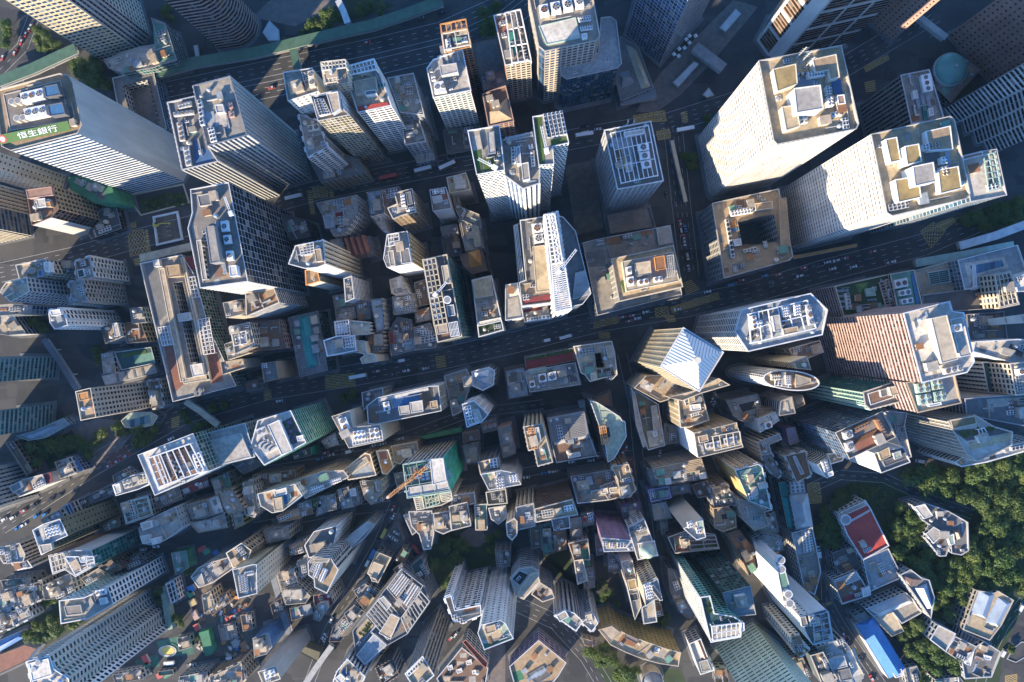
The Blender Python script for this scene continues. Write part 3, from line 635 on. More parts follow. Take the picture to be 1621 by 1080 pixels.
B('A2', OB, 'lower grey wing with white louvre boxes in front of the louvred grey block', '840,645 930,625 985,805 870,825', 36, 'grid:lgrey:blue', 'mgrey', cap='lgrey', pave=0, ex=[('fans', '865,710 915,705 918,735 868,740', 5, 2, 1.5, 'lgrey'), ('fans', '870,755 920,745 924,775 875,785', 5, 2, 1.5, 'lgrey'), ('patch', '850,645 900,635 905,690 862,700', 'lblue')])
B('A2', PB, 'pale glass podium step at the street below the lower grey wing', '905,840 1000,700 1040,910 935,930', 12, 'curtain:lgrey:sky', 'lgrey', pave=1, clutter=3)
B('A2', OB, 'orange framed roof-top block at the edge of the highway', '1068,140 1215,108 1245,265 1092,300', 66, 'grid:tan', 'mgrey', cap='orange', clutter=3, ex=[('frame', '1070,140 1213,110 1222,160 1078,190', 5, 4, 'orange', .6), ('frame', '1078,195 1222,165 1240,255 1092,285', 2, 4, 'cream', .6), ('fans', '1095,225 1125,218 1135,285 1103,290', 1, 4, 2, 'white'), ('fans', '1185,215 1220,208 1226,235 1190,240', 2, 1, 2, 'white')])
B('A2', OT, 'white grid office tower with a plant house in the middle of its grey roof', '993,390 1030,340 1195,285 1242,515 1030,557', '3:1290,722', 'grid:offwhite:green', 'lgrey', cap='white', clutter=2, sides={2: 'band:dred'},
  ex=[('pent', '1065,375 1160,360 1170,410 1075,432', 6, 'blank:lgrey', 'lgrey'), ('fans', '1030,470 1085,460 1105,520 1035,530', 2, 1, 4, 'offwhite'), ('fans', '1015,430 1040,425 1045,460 1020,465', 2, 2, 1.5, 'white'), ('patch', '1100,290 1185,275 1200,330 1110,350', 'beige', 'plant_tray', .6), ('row', 'pipe_run', '1090,300', '1180,330', 6, 1.3, 1), ('row', 'duct', '1080,350', '1170,320', 4, 1.2)])
B('A2', SB, 'dark glass shop podium under the white grid office tower', '1085,740 1290,715 1300,850 1110,880', 9, 'curtain:dgrey:green', 'dgrey', pave=1.5, clutter=5)
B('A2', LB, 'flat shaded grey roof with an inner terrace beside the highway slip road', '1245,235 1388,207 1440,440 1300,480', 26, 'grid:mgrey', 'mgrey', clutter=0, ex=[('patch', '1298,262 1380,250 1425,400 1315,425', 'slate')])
B('A2', LB, 'small grey roof block with vents next to the flat shaded roof', '1300,425 1440,400 1470,480 1315,515', 30, 'grid:grey', 'grey', pave=1)
B('A2', OT, 'red and white framed tower with blue ducts on its roof', '1375,90 1525,55 1587,345 1440,372', '2:1585,550', 'grid:beige', 'mgrey', cap='white', clutter=5, sides={3: 'blank:brick'},
  ex=[('frame', '1440,75 1525,55 1587,345 1478,360', 3, 3, 'white', .7, 3), ('patch', '1385,110 1440,98 1450,200 1400,210', 'brick'), ('patch', '1460,190 1500,180 1515,300 1475,310', 'teal', 'duct_tray', .8), ('row', 'air_conditioner', '1500,100', '1520,180', 5, 1.2), ('row', 'air_conditioner', '1545,260', '1560,330', 5, 1.2)])
B('A2', OB, 'rose framed block with a tan pyramid roof between two towers', '1310,537 1375,512 1440,490 1487,690 1345,720', 38, 'grid:rose', 'brown', cap='rose', clutter=3, ex=[('hip', '1350,640 1450,560 1480,680 1350,712', 5, 'tan', 0)])
PERF = 'perf:white:dark'
B('A2', OT, 'white honeycomb tower with a lawn terrace on its left roof corner', '1225,745 1405,715 1435,970 1276,996', 121, PERF, 'grey', cap='white', clutter=2, relief=False,
  ex=[('patch', '1255,865 1300,855 1310,985 1282,990', 'lawn', 'roof_lawn', .2), ('patch', '1310,910 1375,895 1390,965 1320,980', 'lawn', 'roof_lawn', .2), ('pent', '1335,755 1375,748 1385,870 1345,878', 3, 'blank:slate', 'lgrey'), ('patch', '1300,860 1395,842 1400,890 1308,905', 'slate'), ('patch', '1250,780 1300,765 1305,850 1255,860', 'lgrey'), ('crane', '1380,955', '1285,905', 3)])
B('A3', OT, 'white ribbed middle tower between the two lawn-roofed honeycomb towers', '-20,800 155,755 195,950 192,1045 100,1075 -2,1000', 112, 'fin:white:blue', 'grey', cap='offwhite', clutter=5, pave=0,
  ex=[('frame', '0,785 150,755 155,775 5,805', 14, 3, 'lgrey', .3), ('fans', '30,840 55,835 60,930 35,935', 1, 5, 2, 'white'), ('fans', '130,825 155,820 160,845 135,850', 2, 1, 2, 'white'), ('fans', '140,860 165,855 172,945 147,950', 1, 5, 2, 'offwhite'), ('pent', '60,840 82,835 90,930 66,935', 5, 'blank:offwhite', 'lgrey'), ('pent', '90,935 130,925 140,1020 100,1030', 4, 'blank:offwhite', 'stone')])
B('A3', OT, 'white honeycomb tower with rows of condensers and a lawn strip on the right', '155,665 325,635 362,815 270,835 277,935 190,942', 118, PERF, 'grey', cap='white', clutter=0, relief=False, pave=1,
  ex=[('patch', '165,675 205,668 225,930 198,935', 'lawn', 'roof_lawn', .2), ('patch', '255,800 345,780 352,808 262,830', 'lawn', 'roof_lawn', .2)] + [('row', 'air_conditioner', f'{225 + i*5},{672 + i*25}', f'{318 + i*5},{655 + i*25}', 5, 1.15) for i in range(5)] + [('crane', '235,860', '205,720', 3)])
B('A3', OT, 'big cream tower with four round fans and a white helipad deck', '130,-40 480,-110 538,205 515,232 225,292 190,262', 78, 'grid:beige:blue', 'grey', cap='beige', clutter=4, sides={4: 'curtain:dgrey:blue'},
  ex=[('pent', '190,150 400,100 428,215 235,255', 1.2, 'blank:lgreen', 'white', 'helipad'), ('fans', '190,30 240,20 252,80 200,90', 1, 1, 4, 'white'), ('fans', '255,15 308,5 320,65 265,75', 1, 1, 4, 'white'), ('fans', '322,2 375,-8 388,50 335,60', 1, 1, 4, 'white'), ('fans', '390,-15 440,-25 450,35 402,42', 1, 1, 4, 'white'), ('fans', '412,98 485,85 490,115 420,125', 5, 2, 2, 'white'), ('fans', '425,150 495,140 498,165 430,175', 5, 2, 2, 'white'), ('pent', '435,195 465,190 468,215 440,220', 3, 'blank:white', 'white'), ('patch', '225,95 285,88 288,112 228,118', 'cream', 'roof_deck', .8)])
B('A3', OT, 'dark glass tower with a plain pale roof wrapped round the helipad tower', '310,350 530,300 545,100 600,95 632,120 663,360 640,388 350,452 318,430', 50, 'curtain:dteal:blue', 'lblue', cap='lgrey', clutter=1, pave=3, wp=False, ex=[('pent', '315,345 335,342 342,375 320,380', 2, 'blank:offwhite', 'lgrey'), ('patch', '440,315 495,308 500,322 445,330', 'lgrey', 'roof_deck', .4)])
B('A3', OT, 'glass curtain-wall tower with white glazing lines at the top edge centre', '880,362 690,195 760,-80 960,-60 1110,110', 170, 'curtain:lgrey:blue', 'grey', ground=True, clutter=0, relief=False, wp=False, sides={4: 'band:lgrey:blue'})
B('A3', PB, 'glass canopy podium lit gold along one edge below the curtain-wall tower', '655,205 760,270 845,500 800,520 660,575 632,480 645,300', 12, 'curtain:grey:sky', 'slate', clutter=0, ex=[('hip', '690,260 745,290 825,490 775,505', 3, 'sand', .9, 'canopy_roof'), ('hip', '650,420 700,405 735,470 665,500', 2, 'slate', .6, 'canopy_roof')])
B('A3', OT, 'white rimmed tower with a blue deck and three square fans', '565,743 828,692 900,1030 640,1078', 66, 'grid:lgrey:blue', 'slate', cap='white', clutter=3, wp=False,
  ex=[('patch', '610,790 715,770 740,950 650,965', 'lblue'), ('fans', '752,822 815,810 822,855 758,866', 1, 1, 3, 'white'), ('fans', '762,870 822,860 828,905 768,913', 1, 1, 3, 'white'), ('fans', '775,920 830,910 836,952 782,960', 1, 1, 3, 'white'), ('pent', '675,755 785,735 790,760 680,780', 3, 'blank:white', 'offwhite'), ('frame', '600,760 815,715 870,1000 660,1045', 8, 2, 'white', .5, 3), ('frame', '630,905 675,895 682,955 640,962', 2, 1.5, 'yellow', .3), ('pent', '685,930 715,925 720,975 690,980', 2, 'blank:offwhite', 'stone'), ('gear', 'antenna', '690,715', 1.5), ('gear', 'antenna', '725,712', 1.5)])
# ---- A4: top right
TW = 'fine:offwhite:pale'
B('A4', OT, 'left of the two huge cream square towers at the upper right', '5,345 475,258 575,705 560,735 110,822 90,800', 123, TW, 'sand', cap='stone', clutter=5, sides={}, para=2.2,
  ex=[('pent', '85,395 215,365 225,480 110,522', 5, 'blank:cream', 'gold', 'roof_box'), ('pent', '310,340 445,310 465,440 410,455 400,400 325,415', 5, 'blank:cream', 'tan', 'roof_box'), ('pent', '135,610 215,600 240,720 160,745', 5, 'blank:cream', 'sand', 'roof_box'), ('pent', '205,505 355,485 372,620 220,645', 10, 'blank:white', 'lgrey', 'lift_house'),
      ('fans', '285,410 380,397 386,428 290,440', 6, 2, 4, 'white'), ('fans', '388,490 418,486 422,535 392,540', 2, 3, 4, 'white'), ('fans', '395,550 430,545 436,600 400,606', 2, 3, 4, 'white'), ('patch', '415,460 470,455 480,530 430,540', 'blue', 'roof_deck', .4), ('pent', '450,545 490,540 498,590 458,596', 3, 'blank:white', 'rose'), ('row', 'pipe_run', '170,450', '270,470', 6, 1.4, 0), ('row', 'duct', '180,440', '260,430', 4, 1.4), ('fans', '415,640 475,630 480,660 420,668', 3, 1, 2, 'offwhite'), ('fans', '235,665 280,660 285,700 240,706', 2, 2, 2.5, 'offwhite'), ('row', 'antenna', '220,330', '265,385', 3, 2)])
B('A4', OT, 'right of the two huge cream square towers with four brown roof boxes', '645,765 1095,662 1120,680 1210,1105 1190,1132 765,1230 735,1212', 121, TW, 'sand', cap='stone', clutter=5, para=2.2,
  ex=[('pent', '725,795 790,782 812,915 755,928', 5, 'blank:white', 'gold', 'roof_box'), ('pent', '835,835 915,820 932,920 850,940', 8, 'blank:white', 'gold', 'roof_box'), ('pent', '955,750 1095,718 1110,850 975,860', 4, 'blank:white', 'tan', 'roof_box'), ('pent', '1025,970 1140,948 1160,1075 1040,1105', 4, 'blank:white', 'gold', 'roof_box'), ('pent', '780,1025 910,1005 930,1125 800,1155', 5, 'blank:white', 'gold', 'roof_box'), ('pent', '880,950 998,925 1015,1035 895,1062', 10, 'blank:white', 'lgrey', 'lift_house'),
      ('fans', '935,825 1040,805 1046,838 940,858', 6, 2, 4, 'white'), ('fans', '1045,895 1075,890 1080,930 1050,935', 2, 2, 4, 'white'), ('fans', '1045,950 1085,943 1092,1000 1052,1006', 2, 3, 4, 'white'), ('patch', '945,880 1030,865 1040,930 955,940', 'slate', 'roof_deck', .4), ('row', 'pipe_run', '1060,850', '1080,960', 4, 1.5, 0)])
B('A4', OT, 'white roofed annex with a glass edge behind the right cream tower', '1160,890 1270,862 1360,850 1418,1112 1212,1150', 104, 'curtain:offwhite:sky', 'offwhite', cap='offwhite', clutter=1, pave=0, wp=False, ex=[('frame', '1285,885 1345,872 1385,1075 1315,1090', 2, 1.5, 'lgreen', .5, 6), ('pent', '1165,890 1275,865 1280,885 1170,912', 3, 'blank:offwhite', 'rose'), ('patch', '1290,930 1330,922 1360,1060 1320,1068', 'slate')])
B('A4', OB, 'dark louvred block whose roof carries blue pipes and three fans', '815,430 975,398 1055,662 1050,680 875,705', 50, 'fin:mgrey:dark', 'grey', cap='lgrey', clutter=3, ex=[('fans', '925,430 985,415 1000,515 945,525', 1, 3, 3, 'white'), ('patch', '930,600 955,595 965,680 942,684', 'teal', 'duct_tray', .8), ('pent', '880,520 905,515 912,558 888,562', 2.5, 'blank:white', 'white'), ('pent', '970,620 995,615 1002,655 978,660', 2.5, 'blank:white', 'white'), ('row', 'pipe_run', '900,580', '960,570', 3, 1.5, 0)])
B('A4', OT, 'dark finned tower with a thick white corner pier at the top edge', '-10,230 50,315 112,345 490,262 430,60 60,100', 170, 'mega:lgrey:dark', 'grey', ground=True, clutter=0, sides={0: 'mega:offwhite:bronze', 1: 'blank:white'}, wp=False)
B('A4', OB, 'grey block with tiny windows beyond the white corner pier', '630,120 755,238 900,80 790,-30', 62, 'small:rose', 'grey', ground=True, clutter=0)
B('A4', LB, 'round green copper dome hall on a square plinth', '1000,400 1190,325 1275,390 1100,585 1015,505', 9, 'curtain:mgrey:dark', 'mgrey', clutter=3, ex=[('dome', '1100,395', 92, 5, 'jade')])
B('A4', OT, 'broad brown tower pierced with rows of small windows at the right top corner', '1085,200 1330,470 1560,350 1380,60', 150, 'small:rose', 'brown', ground=True, clutter=0, floor=4, sides={3: 'grid:rose'})
B('A4', OT, 'black and white zigzag banded tower at the right edge', '1060,622 1125,700 1165,690 1185,760 1225,750 1245,820 1285,810 1320,880 1600,700 1420,440', 150, 'band:offwhite:dark', 'grey', ground=True, clutter=0, sides={9: 'fin:lgrey:blue'}, wp=False)
# ---- B1: left
B('B1', AB, 'long cream slab with one row of small windows under the silver tower', '250,20 380,28 357,112 215,125', 85, 'small:cream', 'lgrey', ground=True, clutter=0)
B('B1', OT, 'ribbed cream tower with a dark blue side leaving the picture on the left', '140,125 162,252 182,372 -50,420 -80,180', 80, 'fin:cream:blue', 'grey', ground=True, clutter=0, sides={1: 'band:slate:blue'}, wp=False)
B('B1', OB, 'terracotta office block with a jumbled plant roof on the left road', '148,112 300,88 335,220 290,268 182,312', 46, 'blank:tan', 'brown', cap='brown', clutter=10, sides={1: 'tall:tan', 2: 'curtain:brown:dark', 3: 'blank:offwhite'}, ex=[('pent', '148,112 292,92 300,140 160,160', 3, 'blank:rose', 'rose'), ('pent', '205,165 255,158 262,205 215,212', 3, 'blank:offwhite', 'offwhite'), ('pent', '260,180 285,176 290,205 265,208', 3, 'blank:tan', 'orange')])
B('B1', PB, 'dark podium wrapping the foot of the terracotta office block', '500,355 560,230 655,180 692,330 520,390', 8, 'curtain:dgrey', 'dgrey', clutter=4)
B('B1', LB, 'green netted scaffold building behind the terracotta block', '385,40 500,25 640,100 660,180 540,185 400,110', 22, 'net:green', 'green', clutter=2, relief=False, para=.2)
B('B1', AB, 'cream block with two round water tanks on the roof at the left edge', '90,540 258,505 292,582 235,605 112,622', 42, 'grid:beige', 'cream', clutter=5, ex=[('tank', '143,580', 19, 3, 'tan'), ('tank', '182,572', 19, 3, 'tan'), ('pent', '215,572 240,568 244,600 220,604', 2, 'blank:lblue', 'blue'), ('pent', '250,525 280,520 285,575 258,580', 4, 'blank:white', 'white')])
B('B1', LB, 'dark topped block with one brown wall beside the tanked cream block', '270,510 425,515 440,590 295,585', 28, 'grid:tan', 'slate', clutter=3)
B('B1', AB, 'sunlit cream roofed block at the left edge over a green court', '0,690 35,640 150,610 166,690 60,748', 52, 'grid:lgrey:blue', 'cream', clutter=4, cap='cream')
B('B1', AB, 'pale slab with blue glass corner at the left picture edge', '-60,770 60,760 185,770 180,815 -40,830', 30, 'curtain:lgrey:blue', 'lgrey', clutter=4)
B('B1', LB, 'grey green-topped terrace block below the pale slab', '-20,830 80,830 150,930 40,940 -20,930', 14, 'band:lgrey', 'lgrey', clutter=2)
B('B1', AT, 'white bay-windowed apartment block beside the hatched junction', '428,520 512,490 537,608 434,622', '1:712,495', 'resi:offwhite', 'lgrey', clutter=2, ex=[('patch', '435,525 500,502 515,545 445,565', 'brown'), ('pent', '440,570 475,560 485,605 448,612', 1.5, 'blank:white', 'dteal')])
B('B1', AT, 'grimy grey apartment block with stacked bays below the white bay-windowed one', '390,640 468,622 492,745 412,725', '1:700,625', 'resi:grey', 'stone', clutter=4)
B('B1', AT, 'long white apartment slab with a row of small windows and a green-windowed side', '275,800 345,788 378,850 385,882 310,905 285,870', 52, 'small:white', 'lgrey', sides={1: 'resi:white', 0: 'resi:white'}, clutter=5, cap='white', ex=[('pent', '285,800 340,790 350,820 295,830', 3, 'blank:white', 'white')])
B('B1', LB, 'white boxed stair roof between the grey and the long white slabs', '368,722 455,708 470,745 385,765', 32, 'small:offwhite', 'offwhite', clutter=1)
B('B1', LB, 'small L-plan grey house with a white roof corner', '575,890 668,870 685,945 600,985', 18, 'grid:lgrey', 'slate', clutter=2, ex=[('pent', '640,872 668,868 685,940 655,950', 1.5, 'blank:offwhite', 'offwhite')])
B('B1', LB, 'rusty brown tiled low building by the sloping street', '700,870 800,860 842,975 722,985', 12, 'grid:tan', 'rust', clutter=6)
B('B1', LB, 'weathered grey low building with gridded roof beside the narrow street', '738,785 808,780 832,865 752,875', 14, 'grid:lgrey', 'grey', clutter=6)
B('C1', LB, 'low pale wing facing the tennis court', '575,75 640,60 660,180 590,185', 8, 'grid:lgrey', 'lgrey', clutter=3)
# ---- B1/C1: the long court building and the dark glass tower beside it
B('B1', OB, 'long flat office block with a narrow dark light court along its roof', '797,530 1035,480 1110,600 1190,900 1345,1228 985,1318', 22, 'curtain:lgrey:teal', 'grey', cap='white', clutter=0, hole='985,640 1040,632 1140,1088 1085,1098', pave=3,
  ex=[('patch', '822,535 905,520 965,800 890,880', 'slate'), ('patch', '905,885 960,880 1000,990 930,1000', 'slate'), ('patch', '935,1005 990,998 1045,1220 990,1270', 'brick'), ('patch', '1180,1010 1230,1000 1275,1200 1205,1215', 'brick'), ('patch', '1055,495 1100,490 1115,560 1065,565', 'dred'),
      ('pent', '905,560 935,555 1062,1200 1030,1205', 2.2, 'blank:cream', 'beige', 'roof_walkway'), ('pent', '1030,500 1045,495 1200,1195 1180,1198', 2.2, 'blank:cream', 'beige', 'roof_walkway'), ('pent', '1040,1190 1190,1160 1198,1190 1050,1215', 2.2, 'blank:cream', 'beige', 'roof_walkway'), ('pent', '1010,820 1080,808 1090,850 1020,862', 4, 'blank:offwhite', 'offwhite', 'court_bridge'), ('pent', '1085,1110 1150,1098 1162,1165 1100,1175', 5, 'blank:offwhite', 'white'),
      ('pent', '945,545 1020,535 1030,600 960,610', 5, 'blank:tan', 'tan'), ('pent', '870,512 905,505 912,545 880,550', 3, 'blank:offwhite', 'white'), ('fans', '905,905 960,890 985,985 930,995', 2, 4, 2, 'lgrey'), ('frame', '900,895 965,885 990,990 925,1000', 4, 3, 'white', .4, 3), ('frame', '1130,850 1190,838 1225,1040 1160,1050', 3, 3, 'white', .4, 9), ('fans', '1140,860 1180,850 1210,1010 1170,1018', 1, 8, 2, 'lgrey'), ('frame', '1075,610 1110,605 1135,720 1095,725', 2, 2, 'white', .4, 5), ('fans', '1100,1250 1160,1238 1168,1280 1108,1290', 2, 2, 2, 'mgrey')])
B('B1', OT, 'dark glass tower with white grid lines and a cradle rail curving round its roof', '1095,240 1085,108 1302,68 1412,632 1140,670 1070,330', '3:1750,700', 'pane:lblue:dark', 'mgrey', cap='offwhite', clutter=3, wp=False, floor=4.2, sides={3: 'band:offwhite:dark', 4: 'band:offwhite'},
  ex=[('pent', '1125,145 1195,130 1205,195 1140,205', 2, 'blank:beige', 'slate'), ('pent', '1170,320 1220,315 1255,520 1200,530', 7, 'blank:mgrey', 'grey', 'lift_house'), ('fans', '1255,290 1295,283 1302,345 1262,350', 1, 1, 3, 'white'), ('fans', '1270,370 1308,365 1315,415 1278,420', 1, 1, 3, 'white'), ('fans', '1285,460 1322,455 1330,510 1292,515', 1, 1, 3, 'white'), ('pent', '1305,545 1345,540 1355,600 1312,605', 4, 'blank:white', 'white'), ('patch', '1215,540 1280,530 1290,600 1225,610', 'brown'), ('crane', '1315,245', '1280,150', 4), ('pent', '1120,400 1145,395 1180,620 1155,625', 3, 'fin:cream', 'stone'), ('row', 'pipe_run', '1255,340', '1285,540', 4, 1.6, 0)])
B('B1', PB, 'cream framed podium roof with brown deck at the dark glass tower foot', '1400,700 1560,672 1590,752 1405,830', 52, 'band:lgrey:dark', 'tan', pave=0, cap='cream', clutter=3, wp=False)
B('B2', LB, 'low dark roofed wing right of the dark glass tower', '130,235 300,280 330,375 215,400', 22, 'curtain:dgrey', 'dgrey', clutter=3)
B('B1', SB, 'brown patched roof shop block below the glass tower podium', '1270,755 1385,732 1402,815 1290,840', 40, 'blank:beige', 'cream', ex=[('patch', '1325,745 1385,735 1395,800 1335,810', 'brick')], clutter=3)
B('B1', SB, 'cream plant-topped block with arched white trim under the brown patched roof', '1310,890 1420,868 1450,990 1420,1010 1340,1045', 40, 'grid:cream', 'beige', clutter=6, ex=[('frame', '1320,930 1400,915 1410,985 1335,1000', 2, 3, 'offwhite'), ('fans', '1335,940 1395,928 1400,975 1342,985', 3, 2, 2, 'offwhite')])
B('B1', SB, 'cream block with a bright lit wedge roof beside the long court building', '1278,990 1345,965 1420,1040 1300,1080', 30, 'blank:sand', 'cream', clutter=3)
B('B2', OB, 'wide pinkish brown roofed block between the arched block and the teal pool', '-35,865 150,850 192,1010 0,1030', 28, 'grid:rose', 'brown', clutter=2)
B('C2', OB, 'tan block with a dark sunken roof square facing the main road', '48,130 130,115 147,215 65,235', 30, 'blank:tan', 'slate', clutter=1)
B('C1', SB, 'sunlit cream terrace block with clutter beside the brown tiled court wing', '1258,120 1385,100 1395,150 1270,190', 26, 'blank:cream', 'beige', clutter=5)
B('C1', SB, 'grey white-edged low block on the corner beside the footbridge', '1385,235 1470,215 1480,275 1400,292', 10, 'grid:lgrey', 'slate', clutter=2)
B('B2', OB, 'dark block with a long teal glass strip in its roof', '200,838 372,800 428,1140 268,1180', 20, 'curtain:dgrey:teal', 'slate', clutter=6, ex=[('hip', '262,838 316,830 365,1110 312,1125', 2, 'teal', .9, 'skylight_strip')])
# ---- B2: the middle left grid of streets
B('B2', OB, 'grey block with red framed vents and one white side by the crossroads', '360,185 590,138 602,240 530,352 460,372 400,262', 27, 'grid:offwhite', 'lgrey', clutter=8, ex=[('patch', '470,240 525,235 530,325 475,332', 'dred'), ('fans', '480,262 515,258 520,320 485,325', 2, 3, 1.5, 'lgrey'), ('fans', '495,160 525,155 530,218 502,222', 2, 3, 1.5, 'lgrey'), ('pent', '400,260 450,255 465,320 415,330', 3, 'blank:lblue', 'lblue')])
B('B2', OT, 'slender cream tower with a curved whale-tail crown over the glass tower', '245,430 400,397 412,535 370,552 300,558 205,532', 76, 'fin:cream:bronze', 'beige', cap='offwhite', clutter=2, sides={2: 'blank:white', 3: 'blank:white', 4: 'blank:white'},
  ex=[('frame', '265,425 345,410 350,470 275,485', 4, 3, 'offwhite', .4, 4), ('fans', '285,435 335,425 340,480 292,488', 3, 3, 2, 'lgrey'), ('pent', '350,450 385,445 395,515 362,520', 4, 'blank:beige', 'tan'), ('patch', '240,485 295,475 300,515 230,520', 'slate')])
B('B2', AT, 'lower cream tower with an orange-edged roof under the whale-tail crown', '300,572 362,555 382,630 305,652', 50, 'grid:sand', 'tan', cap='orange', sides={1: 'grid:olive', 2: 'blank:cream'}, clutter=2)
B('B2', AB, 'white pinstriped block with a grey plant deck', '520,617 562,602 577,727 530,748', 42, 'band:offwhite', 'grey', clutter=4, wp=False, sides={1: 'band:white'})
for i, (x, y) in enumerate(((512, 392), (545, 388), (578, 385), (608, 375))):
    B('B2', 'terrace_house', ['first brick gabled terrace roof from the left beside the white pinstriped block', 'second brick gabled terrace roof from the left', 'third brick gabled terrace roof from the left, in the middle of the terrace', 'last brick gabled terrace roof, nearest the narrow dark street'][i], f'{x},{y} {x + 30},{y - 6} {x + 62},{y + 88} {x + 34},{y + 96}', 18, 'grid:rose', 'rust', pave=.5, clutter=0, para=.2, ex=[('hip', f'{x},{y} {x + 30},{y - 6} {x + 62},{y + 88} {x + 34},{y + 96}', 3, 'brick', .95)], group='brick terrace houses', cat='house')
B('B2', LB, 'grey roofed shed row behind the gabled terrace', '440,398 505,385 520,440 470,450', 22, 'grid:grey', 'lgrey', clutter=4)
B('B2', SB, 'blank blue-grey roof beside the gabled terrace', '632,380 668,372 692,480 655,490', 17, 'grid:slate', 'slate', clutter=1)
B('B2', SB, 'low shaded roof with sheds in front of the pinstriped block', '455,715 570,695 590,765 468,785', 20, 'grid:grey', 'grey', clutter=8)
B('B2', SB, 'grey roof with small white vents between the pinstriped and pale blue blocks', '585,755 665,738 675,845 600,855', 24, 'grid:grey', 'grey', clutter=8)
B('B2', OB, 'plain pale blue roofed slab along the narrow dark street', '668,735 735,728 750,900 705,918', 30, 'grid:lgrey', 'lblue', clutter=1)
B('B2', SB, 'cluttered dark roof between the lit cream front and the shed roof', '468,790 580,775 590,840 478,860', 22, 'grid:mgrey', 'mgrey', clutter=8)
B('B2', OB, 'sunlit cream block with a comb of louvres on its front', '555,858 665,868 667,930 572,935', 36, 'fin:cream', 'cream', clutter=1)
B('B2', SB, 'roof of red and white cages next to the sunlit cream block', '465,862 548,850 560,940 475,955', 36, 'grid:lgrey', 'rust', clutter=2, ex=[('frame', '470,865 545,853 555,935 478,948', 5, 2.5, 'white', .35, 4), ('fans', '475,875 535,865 545,925 482,935', 4, 3, 1.5, 'white')])
B('B2', OB, 'white edged block with a pale blue roof on the main road corner', '405,970 480,945 578,940 590,1025 425,1058', 38, 'wide:offwhite', 'lblue', clutter=4, cap='white', ex=[('frame', '510,955 570,945 578,1005 518,1012', 4, 2, 'white', .35, 3)])
B('C2', OB, 'cream C-plan block without windows facing the main road', '585,-2 640,0 650,70 700,80 706,118 625,130 612,100 635,85 630,72 570,62', 36, 'blank:cream', 'cream', clutter=0)
B('B2', SB, 'dark ribbed roof block beside the cream C-plan block', '648,932 742,920 748,1000 700,1048 655,1040', 26, 'fin:beige', 'grey', clutter=8)
B('B2', SB, 'grey-blue roof with one white edge at the top of the dark street', '650,125 728,108 748,240 672,258', 33, 'wide:white', 'lblue', clutter=3)
B('B2', SB, 'mauve roofed low block behind the grey-blue roof on the tram street', '735,108 832,90 845,140 808,150 770,205 750,200', 28, 'grid:grey', 'rose', clutter=3)
B('B2', OT, 'beige tower with white cages on top and a hexagonal lower bay', '808,130 907,105 930,235 850,255 800,275 770,215 825,190', 52, 'grid:tan', 'mgrey', cap='beige', clutter=2, ex=[('fans', '840,135 865,130 872,200 848,205', 2, 4, 2, 'white'), ('fans', '870,215 918,205 924,225 876,235', 3, 1, 2, 'white'), ('patch', '778,215 830,195 845,235 800,262', 'lgrey'), ('pent', '872,125 900,120 912,190 884,195', 2, 'blank:slate', 'slate')])
B('B2', SB, 'white low front with a stepped roof below the grey-blue roof', '668,265 745,250 760,340 740,345 690,285', 20, 'blank:white', 'offwhite', clutter=3)
B('B2', OT, 'white tower with one brightly lit lower wall in the middle left', '765,365 880,345 912,530 805,548 765,552 745,502', 60, 'blank:white', 'lgrey', cap='white', sides={1: 'fin:sand:bronze', 2: 'blank:white'}, clutter=4, ex=[('frame', '770,365 830,355 838,420 778,432', 2, 3, 'white', .4, 3), ('pent', '840,450 890,442 905,525 850,532', 1.5, 'blank:offwhite', 'slate'), ('pent', '770,460 800,455 812,540 785,545', 2, 'blank:cream', 'grey'), ('tank', '795,415', 14, 1.5, 'lgreen')])
B('B2', SB, 'mottled white roofed low block beside the dark street below the lit white tower', '778,622 845,600 858,640 885,690 900,700 818,715 790,700', 24, 'grid:offwhite', 'offwhite', clutter=7)
B('B2', SB, 'low block with brown and cream roof huts below the mottled white roof', '795,720 910,700 928,800 802,822', 24, 'grid:lgrey', 'stone', clutter=10)
B('B2', OT, 'teal glass tower with a black and amber lattice roof and a white crane arm', '968,508 1105,480 1190,945 1055,978', '1:1200,560', 'band:cream', 'dgrey', cap='sand', clutter=3, sides={1: 'curtain:dteal:teal', 2: 'curtain:grey:teal'}, wp=False,
  ex=[('frame', '972,512 1040,498 1110,870 1035,885', 3, 2.5, 'sand', .6, 12), ('row', 'air_conditioner', '990,540', '1050,830', 10, 1.6), ('row', 'air_conditioner', '1012,535', '1072,825', 10, 1.5), ('pent', '1075,545 1110,538 1128,640 1092,648', 4, 'blank:beige', 'cream'), ('tank', '1108,738', 22, 3, 'white', 'satellite_dome'), ('frame', '1115,870 1165,860 1178,940 1130,948', 6, 2, 'white', .35, 2), ('pent', '1045,880 1105,870 1115,925 1055,935', 2, 'blank:beige', 'beige'), ('pent', '1105,770 1145,765 1155,825 1115,832', 1.5, 'blank:offwhite', 'slate'), ('patch', '1050,935 1120,925 1125,955 1060,968', 'brown'), ('crane', '1040,710', '1105,635', 6)])
B('B2', SB, 'low blue-grey roofs with red sheds on the main road', '772,920 825,835 900,850 922,1020 790,1056', 18, 'grid:lgrey', 'slate', clutter=10, ex=[('pent', '775,925 800,920 808,985 782,990', 2, 'blank:brick', 'dred'), ('pent', '860,935 885,930 890,965 865,970', 2, 'blank:tan', 'rose'), ('patch', '865,965 910,955 920,1015 870,1030', 'lblue')])
B('B2', SB, 'dark gravel roof with white condensers under the lattice-roofed tower', '918,895 1010,870 1050,975 1040,1010 925,1025', 20, 'grid:grey', 'mgrey', clutter=8, ex=[('row', 'air_conditioner', '930,975', '1040,955', 6, 1.5)])
